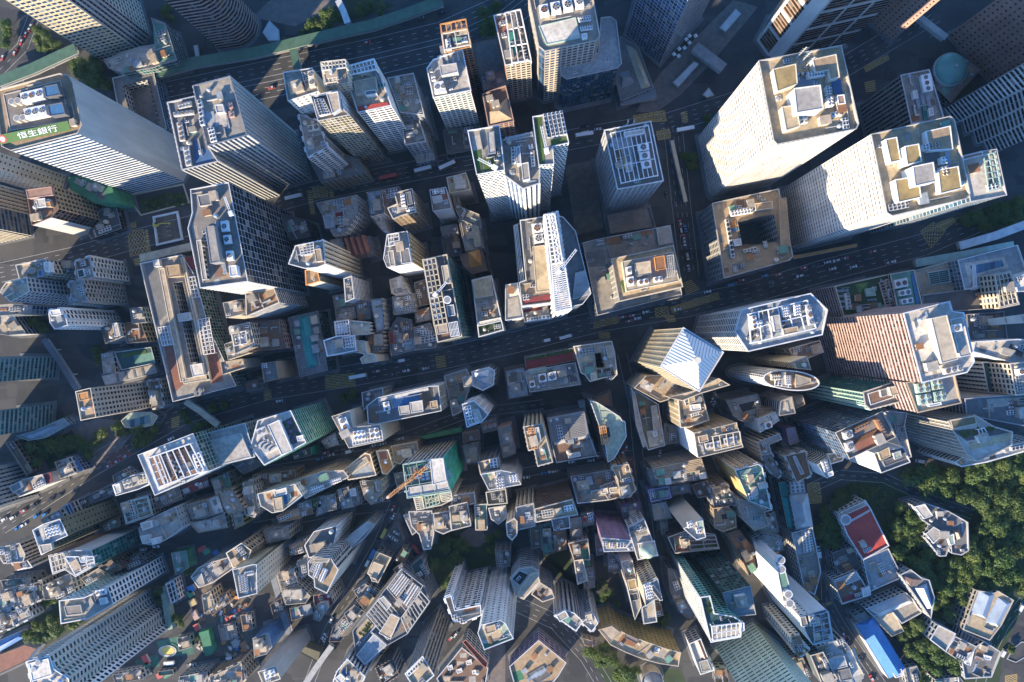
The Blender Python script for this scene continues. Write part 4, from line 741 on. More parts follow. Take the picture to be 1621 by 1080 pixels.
B('B2', SB, 'dark pocket roof left of the lattice-roofed tower', '920,640 985,620 1010,760 935,780', 14, 'grid:dgrey', 'dgrey', clutter=7)
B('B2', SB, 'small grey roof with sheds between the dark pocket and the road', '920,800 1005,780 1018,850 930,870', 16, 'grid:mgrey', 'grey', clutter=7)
B('B2', OB, 'red roofed block with a white box and a plain white front', '1008,110 1100,95 1132,215 1027,232', 44, 'blank:offwhite', 'brick', clutter=2, sides={1: 'blank:grey'}, ex=[('pent', '1022,150 1075,140 1082,175 1030,185', 3, 'blank:lgrey', 'lgrey'), ('patch', '1035,190 1115,178 1122,212 1040,222', 'mgrey'), ('fans', '1020,112 1055,105 1060,130 1026,137', 2, 2, 1.5, 'white'), ('fans', '1060,108 1090,103 1095,130 1066,134', 2, 2, 1.5, 'white')])
B('B2', SB, 'grey framed terrace strip below the red roofed block', '1068,322 1160,305 1168,350 1080,368', 18, 'grid:grey', 'slate', clutter=2)
B('B2', SB, 'black yard roof below the grey framed terrace strip', '1080,375 1170,360 1200,480 1100,500', 8, 'grid:dgrey', 'dgrey', clutter=4)
B('B2', OB, 'beige roofed block lit by the sun on the tram street', '1105,40 1215,12 1242,108 1122,128', 34, 'blank:beige', 'sand', clutter=3, cap='cream')
B('B2', OB, 'dark block gridded with tiny windows below the lit beige roof', '1138,140 1165,133 1178,205 1290,250 1300,330 1185,280 1150,210', 26, 'grid:grey', 'mgrey', clutter=3)
B('B2', SB, 'long beige roof with a raised ridge down the lane', '1172,280 1240,255 1292,318 1312,440 1212,458', 24, 'grid:beige', 'stone', clutter=2, ex=[('pent', '1245,310 1285,320 1300,430 1268,435', 3, 'blank:beige', 'sand')])
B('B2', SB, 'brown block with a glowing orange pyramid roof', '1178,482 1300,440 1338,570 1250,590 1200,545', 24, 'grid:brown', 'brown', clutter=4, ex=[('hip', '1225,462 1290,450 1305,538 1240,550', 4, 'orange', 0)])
B('B2', OB, 'grey roofed block with a beige penthouse and lit white lower edge', '1250,625 1360,600 1428,908 1290,948', 44, 'grid:lgrey', 'stone', clutter=5, cap='white', ex=[('pent', '1255,628 1355,605 1370,710 1268,730', 3.5, 'blank:beige', 'sand'), ('patch', '1280,875 1420,845 1428,900 1290,935', 'dlawn', 'roof_deck'), ('pent', '1282,865 1412,838 1418,858 1288,888', 1.5, 'blank:white', 'white'), ('tank', '1372,823', 11, 1.5, 'tan'), ('tank', '1365,740', 9, 1.5, 'tan')])
B('B3', AT, 'narrow white stair tower beside the brown terraced block', '0,652 68,640 84,720 102,838 0,855', 48, 'blank:offwhite', 'white', clutter=1, cap='white', ex=[('patch', '0,735 70,720 88,825 10,840', 'lgrey', 'roof_deck', .5)])
B('B3', SB, 'glass fronted low block at the foot of the white stair tower', '10,868 105,850 112,885 25,905', 12, 'curtain:lgrey:sky', 'slate', pave=1, clutter=1)
# ---- B3: centre
B('B3', OT, 'grey terraced block with fans between the stair tower and the white truss tower', '85,285 215,265 265,690 262,752 95,772 80,640 118,625', 66, 'wide:lgrey', 'grey', cap='offwhite', clutter=4, sides={3: 'wide:white', 4: 'wide:white'},
  ex=[('fans', '148,305 205,298 215,350 155,358', 1, 1, 3, 'white'), ('fans', '158,365 212,358 220,410 166,418', 1, 1, 3, 'white'), ('pent', '155,435 225,425 255,685 175,695', 3, 'blank:beige', 'sand'), ('patch', '95,645 255,620 260,690 100,720', 'tan'), ('patch', '100,730 258,705 260,740 104,762', 'dred', 'roof_deck', .5), ('row', 'duct', '190,480', '210,600', 4, 1.2), ('patch', '95,290 140,283 160,440 110,450', 'slate')])
B('B3', PB, 'stepped white terraces with teal planting left of the grey terraced block', '48,315 85,300 128,628 78,642', 45, 'grid:white', 'dteal', pave=1, clutter=0, ex=[('frame', '52,315 68,310 105,630 88,636', 2, 1, 'white', .5), ('shrubs', '70,390 90,385 105,520 85,525', 8)])
B('B3', SB, 'white balcony front with open decks facing the main road in the centre', '98,790 265,762 270,838 110,862', 34, 'wide:offwhite', 'lgrey', pave=1, clutter=2, ex=[('fans', '120,840 175,832 178,852 124,860', 3, 1, 1.5, 'white'), ('fans', '185,830 250,820 254,842 188,850', 3, 1, 1.5, 'white'), ('patch', '100,795 262,768 264,785 102,810', 'dred')])
B('B3', OT, 'slim white tower crowned with long white steel trusses', '222,252 300,234 378,790 280,812', 96, 'fin:white:sky', 'lgrey', cap='white', clutter=2, sides={3: 'fin:white:grey'},
  ex=[('frame', '228,255 296,240 335,520 262,535', 3, 4, 'white', .7, 12), ('frame', '262,540 336,525 376,785 284,805', 3, 4, 'white', .6, 22), ('frame', '245,255 280,248 325,520 290,528', 2, 6, 'white', .8, 6), ('row', 'duct', '270,300', '300,500', 4, 1.4, 0, 1.57), ('crane', '305,580', '405,450', 8)])
B('B3', OT, 'sloping slatted glass wing attached to the white truss tower', '302,258 330,265 400,345 488,700 440,762 378,775', 78, 'curtain:lgrey:sky', 'slate', cap='white', clutter=0, pave=1, wp=False, ex=[('frame', '400,585 455,570 485,705 385,735', 18, .7, 'lgrey', .35, 2)])
B('B3', OB, 'wide grey lower deck with coloured ducts around the lit penthouse block', '510,395 940,312 1006,705 525,826 500,700 470,555 440,412', 24, 'curtain:mgrey', 'grey', cap='lgrey', clutter=10, pave=3, ex=[('patch', '570,385 660,370 665,410 575,425', 'rust', 'duct_tray', .8), ('fans', '665,365 720,355 725,385 672,392', 3, 2, 2, 'lgrey'), ('patch', '720,370 770,362 775,395 726,400', 'jade', 'duct_tray', .8), ('fans', '515,400 560,392 565,420 520,428', 3, 1, 2, 'lgrey'), ('pent', '860,330 935,315 950,410 875,425', 1.5, 'blank:lgrey', 'lgrey'), ('patch', '770,350 835,340 838,365 775,375', 'rust'), ('patch', '445,470 560,450 575,545 475,552', 'slate'), ('patch', '530,620 575,612 600,770 545,785', 'grey')])
B('B3', OB, 'sunlit square block with a penthouse of fans and a hedge strip', '605,505 958,430 1010,662 650,745', 47, 'grid:stone', 'sand', cap='cream', clutter=1, pave=0, ex=[('pent', '665,520 955,465 990,630 690,690', 5, 'blank:cream', 'stone', 'penthouse'), ('patch', '655,635 672,630 690,690 675,695', 'lawn', 'hedge_bed', .5), ('fans', '688,550 718,545 722,590 692,596', 1, 1, 8, 'white'), ('fans', '690,610 730,602 736,655 698,662', 1, 1, 8, 'white'), ('fans', '755,625 815,612 820,645 760,656', 2, 1, 8, 'white'), ('fans', '845,608 895,600 900,630 850,638', 2, 1, 8, 'white'), ('pent', '848,495 905,485 915,560 858,570', 7.5, 'blank:orange', 'rust'), ('pent', '735,530 825,515 832,590 745,605', 6.5, 'blank:beige', 'cream'), ('frame', '910,490 955,480 968,600 925,608', 4, 7, 'lgrey', .3, 8)])
B('B3', LB, 'empty low plaza deck below the white rimmed tower', '580,255 820,205 850,320 600,360', 5, 'blank:mgrey', 'mgrey', clutter=0)
B('B3', SB, 'small flat roofed corner block by the yellow hatched crossing', '918,700 1000,685 1008,722 925,740', 12, 'grid:grey', 'stone', pave=1, clutter=0)
B('B3', OB, 'tan block with a deep square light well and cooling gear round the rim', '1180,188 1292,163 1557,106 1638,488 1620,510 1248,612', 35, 'grid:stone', 'tan', cap='stone', clutter=10, hole='1322,295 1440,265 1530,250 1560,400 1440,420 1350,430', sides={0: 'grid:grey', 5: 'grid:grey'},
  ex=[('fans', '1280,230 1410,205 1415,240 1288,262', 7, 2, 3, 'white'), ('pent', '1420,190 1520,175 1525,215 1428,228', 3, 'blank:cream', 'tan'), ('patch', '1285,290 1310,285 1325,350 1300,355', 'orange', 'roof_deck', .4), ('patch', '1290,330 1320,325 1324,345 1294,350', 'sblue', 'tarpaulin', .6), ('pent', '1300,395 1340,388 1345,425 1308,430', 3, 'blank:white', 'white'), ('fans', '1355,450 1430,432 1435,455 1360,470', 4, 1, 2, 'cream'), ('pent', '1560,160 1600,155 1625,430 1570,440', 2.5, 'blank:tan', 'tan', 'roof_walkway'), ('row', 'air_conditioner', '1260,300', '1290,480', 8, 1.5)])
B('B3', OT, 'white banded tower with a hexagonal roof full of grey fans', '1345,796 1740,702 1835,795 1805,935 1385,1030 1310,918', 92, 'wide:offwhite', 'lblue', cap='white', clutter=4, wp=False, sides={3: 'wide:white'},
  ex=[('frame', '1385,820 1720,740 1770,900 1400,985', 6, 2, 'white', .6, 2), ('fans', '1395,830 1428,822 1440,900 1405,908', 1, 3, 3, 'white'), ('fans', '1430,860 1465,850 1470,890 1438,898', 2, 2, 3, 'white'), ('fans', '1575,780 1610,772 1620,830 1585,838', 3, 4, 3, 'white'), ('fans', '1645,765 1680,758 1690,820 1652,828', 3, 4, 3, 'white'), ('fans', '1710,765 1740,760 1765,880 1730,886', 1, 3, 3, 'lgrey'), ('pent', '1520,830 1560,822 1575,910 1535,918', 4, 'blank:lgrey', 'lgrey'), ('pent', '1580,905 1665,888 1670,920 1588,938', 3, 'blank:beige', 'tan'), ('row', 'pipe_run', '1480,850', '1520,930', 5, 1.4, 0)])
B('C3', OT, 'stone tower with arched windows under a white four-sided glass pyramid roof', '1015,-75 1242,65 1105,287 885,145', 100, 'tall:sand:bronze', 'lgrey', para=.4, cap='offwhite', clutter=0, wp=False, sides={2: 'fin:sand:bronze'}, ex=[('hip', '1012,-62 1228,65 1103,274 895,142', 14, 'offwhite', 0, 'pyramid_roof')])
B('C3', PB, 'tan stone podium with a curved roof at the pyramid tower foot', '735,268 800,200 960,190 1012,268 925,335 882,348', 40, 'blank:sand', 'tan', cap='cream', pave=1, clutter=2)
B('C3', PB, 'cream crested wing reaching from the pyramid tower toward the right', '930,322 1060,290 1215,215 1275,250 1120,295 1010,340', 52, 'grid:cream', 'sand', cap='cream', pave=1, clutter=2)
B('C3', OB, 'ornate beige block with a dark light well and a notched parapet', '392,32 605,2 622,60 636,190 605,222 575,205 483,230 455,192 432,182', 28, 'tall:sand:bronze', 'beige', cap='cream', clutter=8, hole='510,72 545,66 566,150 520,152', ex=[('patch', '520,165 610,150 625,195 530,210', 'dbrown'), ('patch', '415,40 470,32 490,120 435,130', 'sand'), ('pent', '485,185 515,180 520,215 490,220', 3, 'blank:cream', 'cream'), ('pent', '570,30 610,25 622,90 585,95', 3, 'blank:beige', 'beige')])
B('C3', LB, 'long low roof crowded with green ducts and two fans', '108,175 400,122 428,248 140,292', 20, 'curtain:lgrey:teal', 'stone', clutter=8, cap='lgrey', ex=[('fans', '185,190 230,182 238,230 192,238', 1, 1, 3, 'white'), ('fans', '238,182 288,172 294,220 244,228', 1, 1, 3, 'white'), ('fans', '135,230 165,224 172,262 140,268', 1, 1, 3, 'white'), ('patch', '130,160 230,145 238,175 138,190', 'lgreen', 'duct_tray', .7), ('patch', '290,150 345,140 355,190 300,200', 'lblue', 'duct_tray', .7), ('row', 'pipe_run', '150,165', '220,155', 4, 1.3, 0), ('row', 'pipe_run', '300,160', '345,180', 4, 1.3, 0)])
B('C3', LB, 'maroon planted terrace along the main road', '112,95 385,40 398,110 118,165', 16, 'curtain:grey', 'dred', pave=1, clutter=0, ex=[('patch', '115,92 380,42 384,62 118,112', 'dlawn', 'planting_bed', .4), ('shrubs', '118,90 380,40 384,60 120,110', 26)])
B('C3', LB, 'pale blue roofed low block beside the duct roof', '2,172 108,150 132,310 20,330', 18, 'curtain:lgrey:sky', 'lblue', clutter=6, ex=[('patch', '35,185 105,172 112,220 42,232', 'mgrey')])
B('C3', AT, 'thin tan tower with orange frames on top, seen end on', '105,490 208,473 268,690 185,712 165,617 132,622', 66, 'fin:sand', 'sand', cap='cream', clutter=6, ex=[('frame', '130,500 160,495 185,610 152,615', 2, 3, 'orange', .5, 8), ('pent', '168,495 190,490 205,570 182,575', 3, 'blank:lgrey', 'lgrey')])
B('C3', OB, 'dark ribbed roof block with a blue and white sign strip', '240,440 450,402 478,542 520,655 292,692 265,590', 30, 'louvre:dgrey', 'brown', cap='grey', clutter=6, pave=2, ex=[('frame', '250,445 448,408 470,535 270,575', 2, 1.2, 'mgrey', .9, 14), ('patch', '345,558 402,547 406,568 350,580', 'blue', 'sign_board', 1.5), ('patch', '275,575 340,562 344,578 278,592', 'white', 'sign_board', 1.2), ('patch', '410,545 470,535 474,550 414,562', 'white', 'sign_board', 1.2), ('patch', '430,575 500,560 515,645 440,660', 'mgrey'), ('pent', '355,645 425,632 430,655 360,670', 2, 'blank:offwhite', 'offwhite')])
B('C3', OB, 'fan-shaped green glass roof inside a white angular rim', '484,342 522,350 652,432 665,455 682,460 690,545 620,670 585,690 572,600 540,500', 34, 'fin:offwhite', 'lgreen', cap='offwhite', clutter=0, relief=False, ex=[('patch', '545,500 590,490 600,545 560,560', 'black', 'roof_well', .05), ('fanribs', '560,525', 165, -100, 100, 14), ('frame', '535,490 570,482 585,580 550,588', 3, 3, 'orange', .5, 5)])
B('C3', LB, 'dark triangular cafe deck at the head of the lane', '510,325 600,290 612,372 545,355', 10, 'blank:mgrey', 'brown', clutter=0, pave=1)
B('C3', SB, 'narrow pale kiosk roof in the dark lane', '415,345 450,338 460,400 428,406', 10, 'blank:lgrey', 'lblue', pave=0, clutter=0)
B('C3', SB, 'dark teal roof behind the fan-shaped glass roof', '430,412 462,406 482,470 452,478', 14, 'grid:dgrey', 'slate', pave=0, clutter=3)
B('C3', SB, 'L-shaped low block with an olive court roof and one sunlit tan end', '716,265 870,362 908,595 815,620 768,470', 16, 'grid:stone', 'olive', clutter=4, cap='lgrey', ex=[('patch', '805,515 890,500 905,588 820,608', 'cream', 'roof_deck', .3), ('pent', '718,275 738,290 800,600 785,605 745,480', 2, 'fin:lgrey', 'lgrey', 'roof_walkway'), ('pent', '830,370 860,365 885,500 845,510', 3, 'blank:stone', 'stone'), ('pent', '838,515 862,510 868,540 845,545', 2, 'blank:white', 'offwhite')])
B('C3', SB, 'mottled yard roof below the tan twin tower', '905,470 975,485 985,580 905,590', 10, 'grid:grey', 'grey', clutter=3)
B('C3', OT, 'tan tower with a round fan beside the one with black roof cages', '985,330 1118,292 1160,450 1050,490 1000,492', 46, 'grid:sand:bronze', 'tan', cap='cream', clutter=5, ex=[('tank', '1100,335', 22, 2.5, 'tan', 'round_fan'), ('pent', '1055,365 1110,358 1115,390 1062,398', 3, 'blank:white', 'white'), ('pent', '1042,305 1075,298 1082,350 1048,356', 4, 'blank:sand', 'sand')])
B('C3', OT, 'cream tower with a white left wall and black cages on its roof', '1075,525 1318,465 1355,605 1098,665', 58, 'blank:beige', 'sand', cap='cream', clutter=3, sides={3: 'blank:white', 0: 'small:tan'}, ex=[('pent', '1130,575 1200,555 1210,600 1145,615', .4, 'blank:beige', 'black', 'plant_deck'), ('fans', '1135,585 1230,565 1235,605 1145,620', 4, 1, 2, 'lgrey'), ('fans', '1240,555 1320,540 1325,585 1250,595', 3, 1, 2, 'lgrey'), ('frame', '1180,545 1335,515 1345,590 1195,625', 4, 2.5, 'cream', .5), ('pent', '1100,545 1150,532 1158,570 1108,582', 2.5, 'blank:beige', 'tan')])
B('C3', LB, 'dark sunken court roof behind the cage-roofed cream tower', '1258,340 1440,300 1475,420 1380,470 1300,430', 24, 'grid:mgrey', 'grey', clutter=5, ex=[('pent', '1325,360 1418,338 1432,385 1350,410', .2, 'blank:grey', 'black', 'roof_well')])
# ---- B4/C4: right side
B('B4', OT, 'broad red and white striped tower with a long white roof slab', '830,815 1090,748 1108,805 1172,812 1232,1088 1190,1150 935,1208', 106, 'band:blush:brown', 'offwhite', cap='offwhite', clutter=2,
  ex=[('pent', '985,845 1075,825 1140,1075 1045,1100', 5, 'blank:cream', 'cream'), ('patch', '860,870 975,845 1040,1120 945,1150', 'white'), ('pent', '1095,850 1165,835 1215,1050 1150,1065', 2, 'blank:offwhite', 'lgrey'), ('fans', '1095,885 1160,872 1168,915 1105,925', 1, 1, 4, 'white'), ('fans', '1060,1130 1165,1105 1172,1140 1068,1165', 3, 1, 3, 'lgrey'), ('row', 'pipe_run', '955,850', '1000,1010', 6, 1.3, 0), ('gear', 'antenna', '1190,1050', 1.4)])
B('C4', OB, 'lower plant roof with eight pale green fans against the striped tower', '848,238 1120,195 1157,352 912,407', 92, 'band:blush:brown', 'lgrey', cap='tan', clutter=0, pave=1, ex=[('fans', '900,245 975,232 985,288 910,300', 2, 2, 3, 'lgreen'), ('fans', '985,228 1048,218 1058,272 995,282', 2, 2, 3, 'lgreen'), ('fans', '912,310 985,298 995,355 922,368', 2, 2, 3, 'lgreen'), ('fans', '1000,292 1068,280 1078,335 1010,348', 2, 2, 3, 'lgreen'), ('pent', '970,360 1040,348 1044,362 975,374', 2, 'blank:white', 'white')])
B('B4', PB, 'green plant deck with a lime canopy in front of the striped tower', '440,662 750,592 822,802 490,827', 34, 'band:blush:brown', 'dlawn', cap='sand', clutter=5, wp=False, ex=[('pent', '610,675 660,668 670,712 620,718', 2, 'blank:lgreen', 'lgreen'), ('hip', '555,650 625,640 615,690 580,700', 1.5, 'lawn', 0, 'canopy_roof'), ('fans', '495,700 520,695 535,790 505,795', 1, 5, 2, 'lgrey'), ('row', 'pipe_run', '480,690', '500,780', 4, 1.2, 0), ('patch', '585,765 680,750 690,800 600,812', 'brown'), ('frame', '690,640 740,620 790,795 735,800', 2, 1, 'rose', .6, 10)])
B('B4', PB, 'small deck of white air handlers beside the green plant deck', '755,592 888,568 936,770 800,800', 36, 'wide:lgrey', 'jade', cap='beige', clutter=0, pave=1, ex=[('fans', '775,625 850,610 858,660 785,675', 2, 1, 3, 'offwhite'), ('fans', '800,685 870,672 876,705 808,718', 2, 1, 3, 'white'), ('fans', '812,735 882,722 888,752 820,765', 2, 1, 3, 'white'), ('patch', '868,590 885,586 915,755 898,758', 'sblue', 'duct_tray', .8)])
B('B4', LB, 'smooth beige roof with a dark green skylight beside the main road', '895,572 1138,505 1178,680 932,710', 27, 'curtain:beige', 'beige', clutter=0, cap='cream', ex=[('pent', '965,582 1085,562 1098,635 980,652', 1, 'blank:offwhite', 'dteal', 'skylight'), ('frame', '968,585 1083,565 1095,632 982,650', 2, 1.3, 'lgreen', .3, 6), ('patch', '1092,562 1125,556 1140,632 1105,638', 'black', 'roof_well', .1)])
B('B4', LB, 'dark roof terrace with a white dish next to the curved white deck', '938,712 1178,680 1345,640 1365,785 1110,802 1095,745 1000,770 940,775', 33, 'curtain:mgrey', 'dgrey', clutter=1, cap='grey', ex=[('tank', '1302,644', 17, 1.5, 'white', 'satellite_dome'), ('pent', '1212,650 1250,645 1253,675 1215,682', 2, 'blank:white', 'white'), ('frame', '1222,540 1236,538 1245,660 1228,662', 2, 4, 'white', .5)])
B('B4', LB, 'pale blue and white curved deck by the right edge', '1140,512 1480,425 1540,600 1450,632 1345,640 1178,680', 36, 'curtain:lgrey:sky', 'lblue', clutter=0, cap='white', ex=[('patch', '1170,530 1400,492 1430,560 1300,575 1205,640', 'offwhite', 'roof_deck', .3), ('patch', '1205,545 1385,512 1400,545 1235,590', 'sky', 'roof_pool', .45)])
B('B4', OB, 'cream roof cage full of pale stone planters above the dark terrace', '1345,592 1440,575 1487,762 1375,786', 48, 'grid:cream:dark', 'stone', clutter=3, cap='cream', pave=0, ex=[('frame', '1350,597 1437,582 1480,755 1380,778', 4, 2, 'cream', .4, 6)] + [('gear', 'planter', f'{1380 + (i % 3)*25},{640 + (i//3)*28 - (i % 3)*5}', 1.6) for i in range(12)])
B('B4', OB, 'bright white block corner at the right edge above the banded grey faces', '1455,612 1620,560 1640,680 1480,690', 50, 'blank:white', 'white', clutter=1, cap='white')
B('B4', OT, 'dark glass tower with short cream window bars at the right edge', '1190,822 1400,805 1420,960 1205,968', 34, 'grid:dgrey:dark', 'slate', clutter=3, wp=False, ex=[('frame', '1310,850 1600,810 1610,860 1320,880', 3, 6, 'cream', .6, 8)])
B('C4', OT, 'white walled tower with a long flat terrace at the right edge', '1240,5 1480,-8 1600,0 1600,120 1480,130 1225,60', 52, 'fin:white', 'offwhite', clutter=3, cap='white', sides={4: 'small:white', 5: 'blank:white'})
B('C4', OB, 'dark green glass roof between pale striped walls at the right edge', '1280,122 1438,130 1470,308 1315,292', 40, 'fin:lgrey', 'dteal', clutter=0, cap='lgrey', sides={3: 'fin:offwhite'})
B('C4', OT, 'plant roof with a white fan beside the dark green glass roof', '1438,130 1620,112 1640,290 1470,308', 58, 'grid:beige', 'lgrey', clutter=6, pave=0, cap='cream', ex=[('fans', '1475,160 1520,152 1528,190 1482,198', 1, 1, 3, 'white')])
B('C4', OT, 'slate tower with grey ribbon windows reaching off the right edge', '1180,330 1560,300 1600,420 1560,490 1290,440 1190,420', 52, 'band:lgrey', 'slate', clutter=4, ground=False, sides={5: 'band:slate'}, ex=[('patch', '1300,330 1550,320 1560,360 1310,380', 'lgrey')])
B('C4', OT, 'beige ribbed tower with a garden terrace above the woods', '1085,458 1240,425 1345,490 1450,520 1445,590 1250,685 1192,645 1130,540', 56, 'fin:stone:grey', 'offwhite', clutter=1, cap='cream', wp=False, ex=[('patch', '1110,510 1330,490 1440,520 1190,570', 'dgrey', 'terrace_deck'), ('shrubs', '1140,515 1330,480 1350,500 1160,545', 22, 1), ('pent', '1095,450 1235,428 1245,470 1110,500', 1, 'blank:sand', 'olive', 'pergola_roof'), ('frame', '1255,505 1290,495 1305,525 1265,540', 2, 2.5, 'white', .4), ('patch', '1200,580 1440,525 1445,565 1210,620', 'sand', 'roof_deck', .3)])
B('C4', OT, 'white terraced lower wing of the garden-terrace tower along the trees', '1250,640 1600,560 1620,600 1300,690 1160,715 1125,690 1190,650', 40, 'wide:offwhite:grey', 'offwhite', clutter=7, cap='white', pave=1, wp=False, sides={5: 'band:offwhite:grey'}, ex=[('tank', '1168,688', 14, 2, 'orange', 'roof_parasol'), ('row', 'air_conditioner', '1450,610', '1590,580', 7, 1.5)])
B('C4', OT, 'dark glass tower with orange pipework and red decks on its roof', '440,522 710,400 785,548 522,672', 72, 'curtain:mgrey:blue', 'mgrey', cap='beige', clutter=1, wp=False,
  ex=[('patch', '540,580 690,500 712,570 580,645', 'brick'), ('fans', '490,525 535,505 545,545 500,565', 1, 1, 4, 'lgrey'), ('fans', '500,585 540,568 552,620 515,635', 1, 1, 4, 'lgrey'), ('fans', '548,500 635,458 642,485 558,525', 5, 1, 3, 'rust'), ('fans', '665,450 690,440 742,535 715,548', 1, 6, 3, 'rust'), ('gear', 'stair_head', '680,555', 1.2), ('row', 'pipe_run', '555,560', '640,520', 4, 1.3, 2)])
B('C4', OT, 'white walled block with a dark sunken roof box below the orange-piped tower', '660,640 830,605 868,690 702,752', 62, 'blank:white', 'mgrey', cap='white', clutter=0, pave=1, sides={1: 'small:offwhite'}, ex=[('pent', '685,635 745,605 755,655 700,680', 2, 'blank:sand', 'tan'), ('pent', '710,685 840,635 845,668 725,715', 2, 'blank:slate', 'dgrey'), ('pent', '770,640 810,625 818,660 778,675', 3, 'blank:lgrey', 'lgreen')])
B('C4', OB, 'plain grey party block between the orange-piped tower and the ribbed tower', '720,400 850,410 835,480 875,660 855,665 790,550', 44, 'blank:lgrey', 'grey', clutter=2, pave=1, cap='lgrey')
B('C4', OT, 'green glass tower with a rounded cream roof rim', '600,292 790,230 825,240 840,300 832,340 640,390 612,362', 76, 'fin:lgreen:green', 'grey', cap='cream', clutter=2, wp=False, sides={0: 'curtain:teal:teal'}, ex=[('pent', '625,300 760,258 775,320 640,365', .4, 'blank:offwhite', 'brown', 'plant_deck'), ('pent', '745,265 800,252 815,300 760,312', 4, 'blank:cream', 'cream'), ('pent', '695,280 735,268 740,310 702,320', 2, 'blank:lgrey', 'slate')])
ell = [(190 + 160*math.cos(a)*.985 - 54*math.sin(a)*.12, 225 + 160*math.cos(a)*.10 + 54*math.sin(a)) for a in [i*math.pi/12 for i in range(24)]]
B('C4', OT, 'elliptical white lattice tower with planted cages in its oval roof', ' '.join(f'{x:.0f},{y:.0f}' for x, y in ell), 70, 'grid:white', 'tan', cap='white', clutter=2, wp=False, ex=[('fans', '75,190 130,192 132,222 78,225', 4, 2, 3, 'cream'), ('fans', '155,195 190,195 192,250 158,250', 3, 4, 3, 'offwhite'), ('pent', '135,180 158,180 160,262 137,258', 2, 'blank:stone', 'lgrey'), ('pent', '215,190 300,215 300,240 215,265', 2, 'blank:tan', 'stone')])
B('C4', OT, 'long cream slab with a turquoise topped roof above the elliptical tower', '185,122 280,88 302,165 210,155', 66, 'blank:cream', 'cream', clutter=4, sides={3: 'louvre:cream'}, ex=[('patch', '215,130 280,115 290,150 225,155', 'jade')])
B('C4', OB, 'dark cluttered block with a sunlit tan corner behind the hexagonal roof', '180,45 350,-2 372,62 265,105 200,90', 46, 'grid:dgrey', 'tan', clutter=9, sides={3: 'blank:cream'})
B('C4', OB, 'grey block with a ribbed front and a cream plant roof', '130,345 192,318 212,410 122,425', 36, 'louvre:lgrey', 'lgrey', clutter=5)
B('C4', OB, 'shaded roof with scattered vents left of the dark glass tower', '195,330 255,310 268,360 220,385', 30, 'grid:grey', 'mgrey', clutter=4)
B('C4', OB, 'white plant roof with a round fan at the lane corner', '0,448 98,405 122,452 12,522', 32, 'blank:offwhite', 'white', clutter=3, cap='white', ex=[('fans', '35,470 75,455 85,490 45,505', 1, 1, 2.5, 'white')])
B('C4', OB, 'tan flat roof behind the white plant roof', '0,392 90,385 95,405 0,445', 28, 'blank:tan', 'tan', clutter=1)
B('C4', OB, 'lit grey block with a stepped cream side on the narrow lane', '0,578 120,530 132,560 60,590 75,640 20,650', 34, 'fin:beige', 'lgrey', clutter=4)
B('C4', OB, 'grey balcony block with a brown sunlit roof and long vent', '155,655 272,628 302,765 222,808', 36, 'resi:stone', 'brown', clutter=1, cap='cream', ex=[('patch', '225,720 295,700 300,760 235,790', 'rust'), ('pent', '200,660 215,655 262,755 245,762', 1.5, 'blank:lgrey', 'grey')])
B('C4', AT, 'slender white tower with square white cages on its tip', '338,705 405,665 430,765 392,782', 52, 'blank:offwhite', 'cream', clutter=1, cap='white', sides={0: 'louvre:cream'}, ex=[('fans', '360,690 392,675 412,735 382,750', 2, 4, 2.5, 'white'), ('pent', '400,750 425,740 430,762 405,772', 3, 'blank:white', 'white')])
B('C4', OB, 'pale ribbed slab between the slender white tower and the dark glass tower', '395,645 440,640 455,665 490,660 480,680 415,700', 34, 'louvre:cream', 'sand', clutter=1, cap='offwhite')
B('C4', OB, 'purple netted stack in the dark gap beside the dark glass tower', '160,500 210,490 235,575 180,590', 26, 'net:purple', 'violet', clutter=1, relief=False)
B('C4', AB, 'brown roofed grey apartment row beside the sunken lane', '20,655 75,640 130,760 110,780 60,730', 28, 'resi:lgrey', 'grey', clutter=4)
B('C4', SB, 'dark red roofed building with white parapet clutter on the lane', '-30,730 18,715 78,962 0,985 -60,960', 20, 'grid:grey', 'dred', clutter=9, cap='offwhite')
B('C4', LB, 'teal roofed gallery beside the hipped grey hall', '115,805 165,800 205,1068 170,1075', 12, 'curtain:lgrey:teal', 'teal', clutter=0, ex=[('hip', '140,895 175,885 200,1055 168,1060', 1.5, 'teal', .95)])
B('C4', LB, 'grey hall with a shallow hipped roof and a caged front', '172,800 262,795 315,1065 215,1078', 14, 'grid:lgrey', 'grey', clutter=0, para=.3, ex=[('hip', '180,885 280,870 312,1060 218,1072', 4, 'lgrey', .5), ('fans', '180,805 258,798 268,860 188,868', 3, 3, 1.5, 'lgrey')])
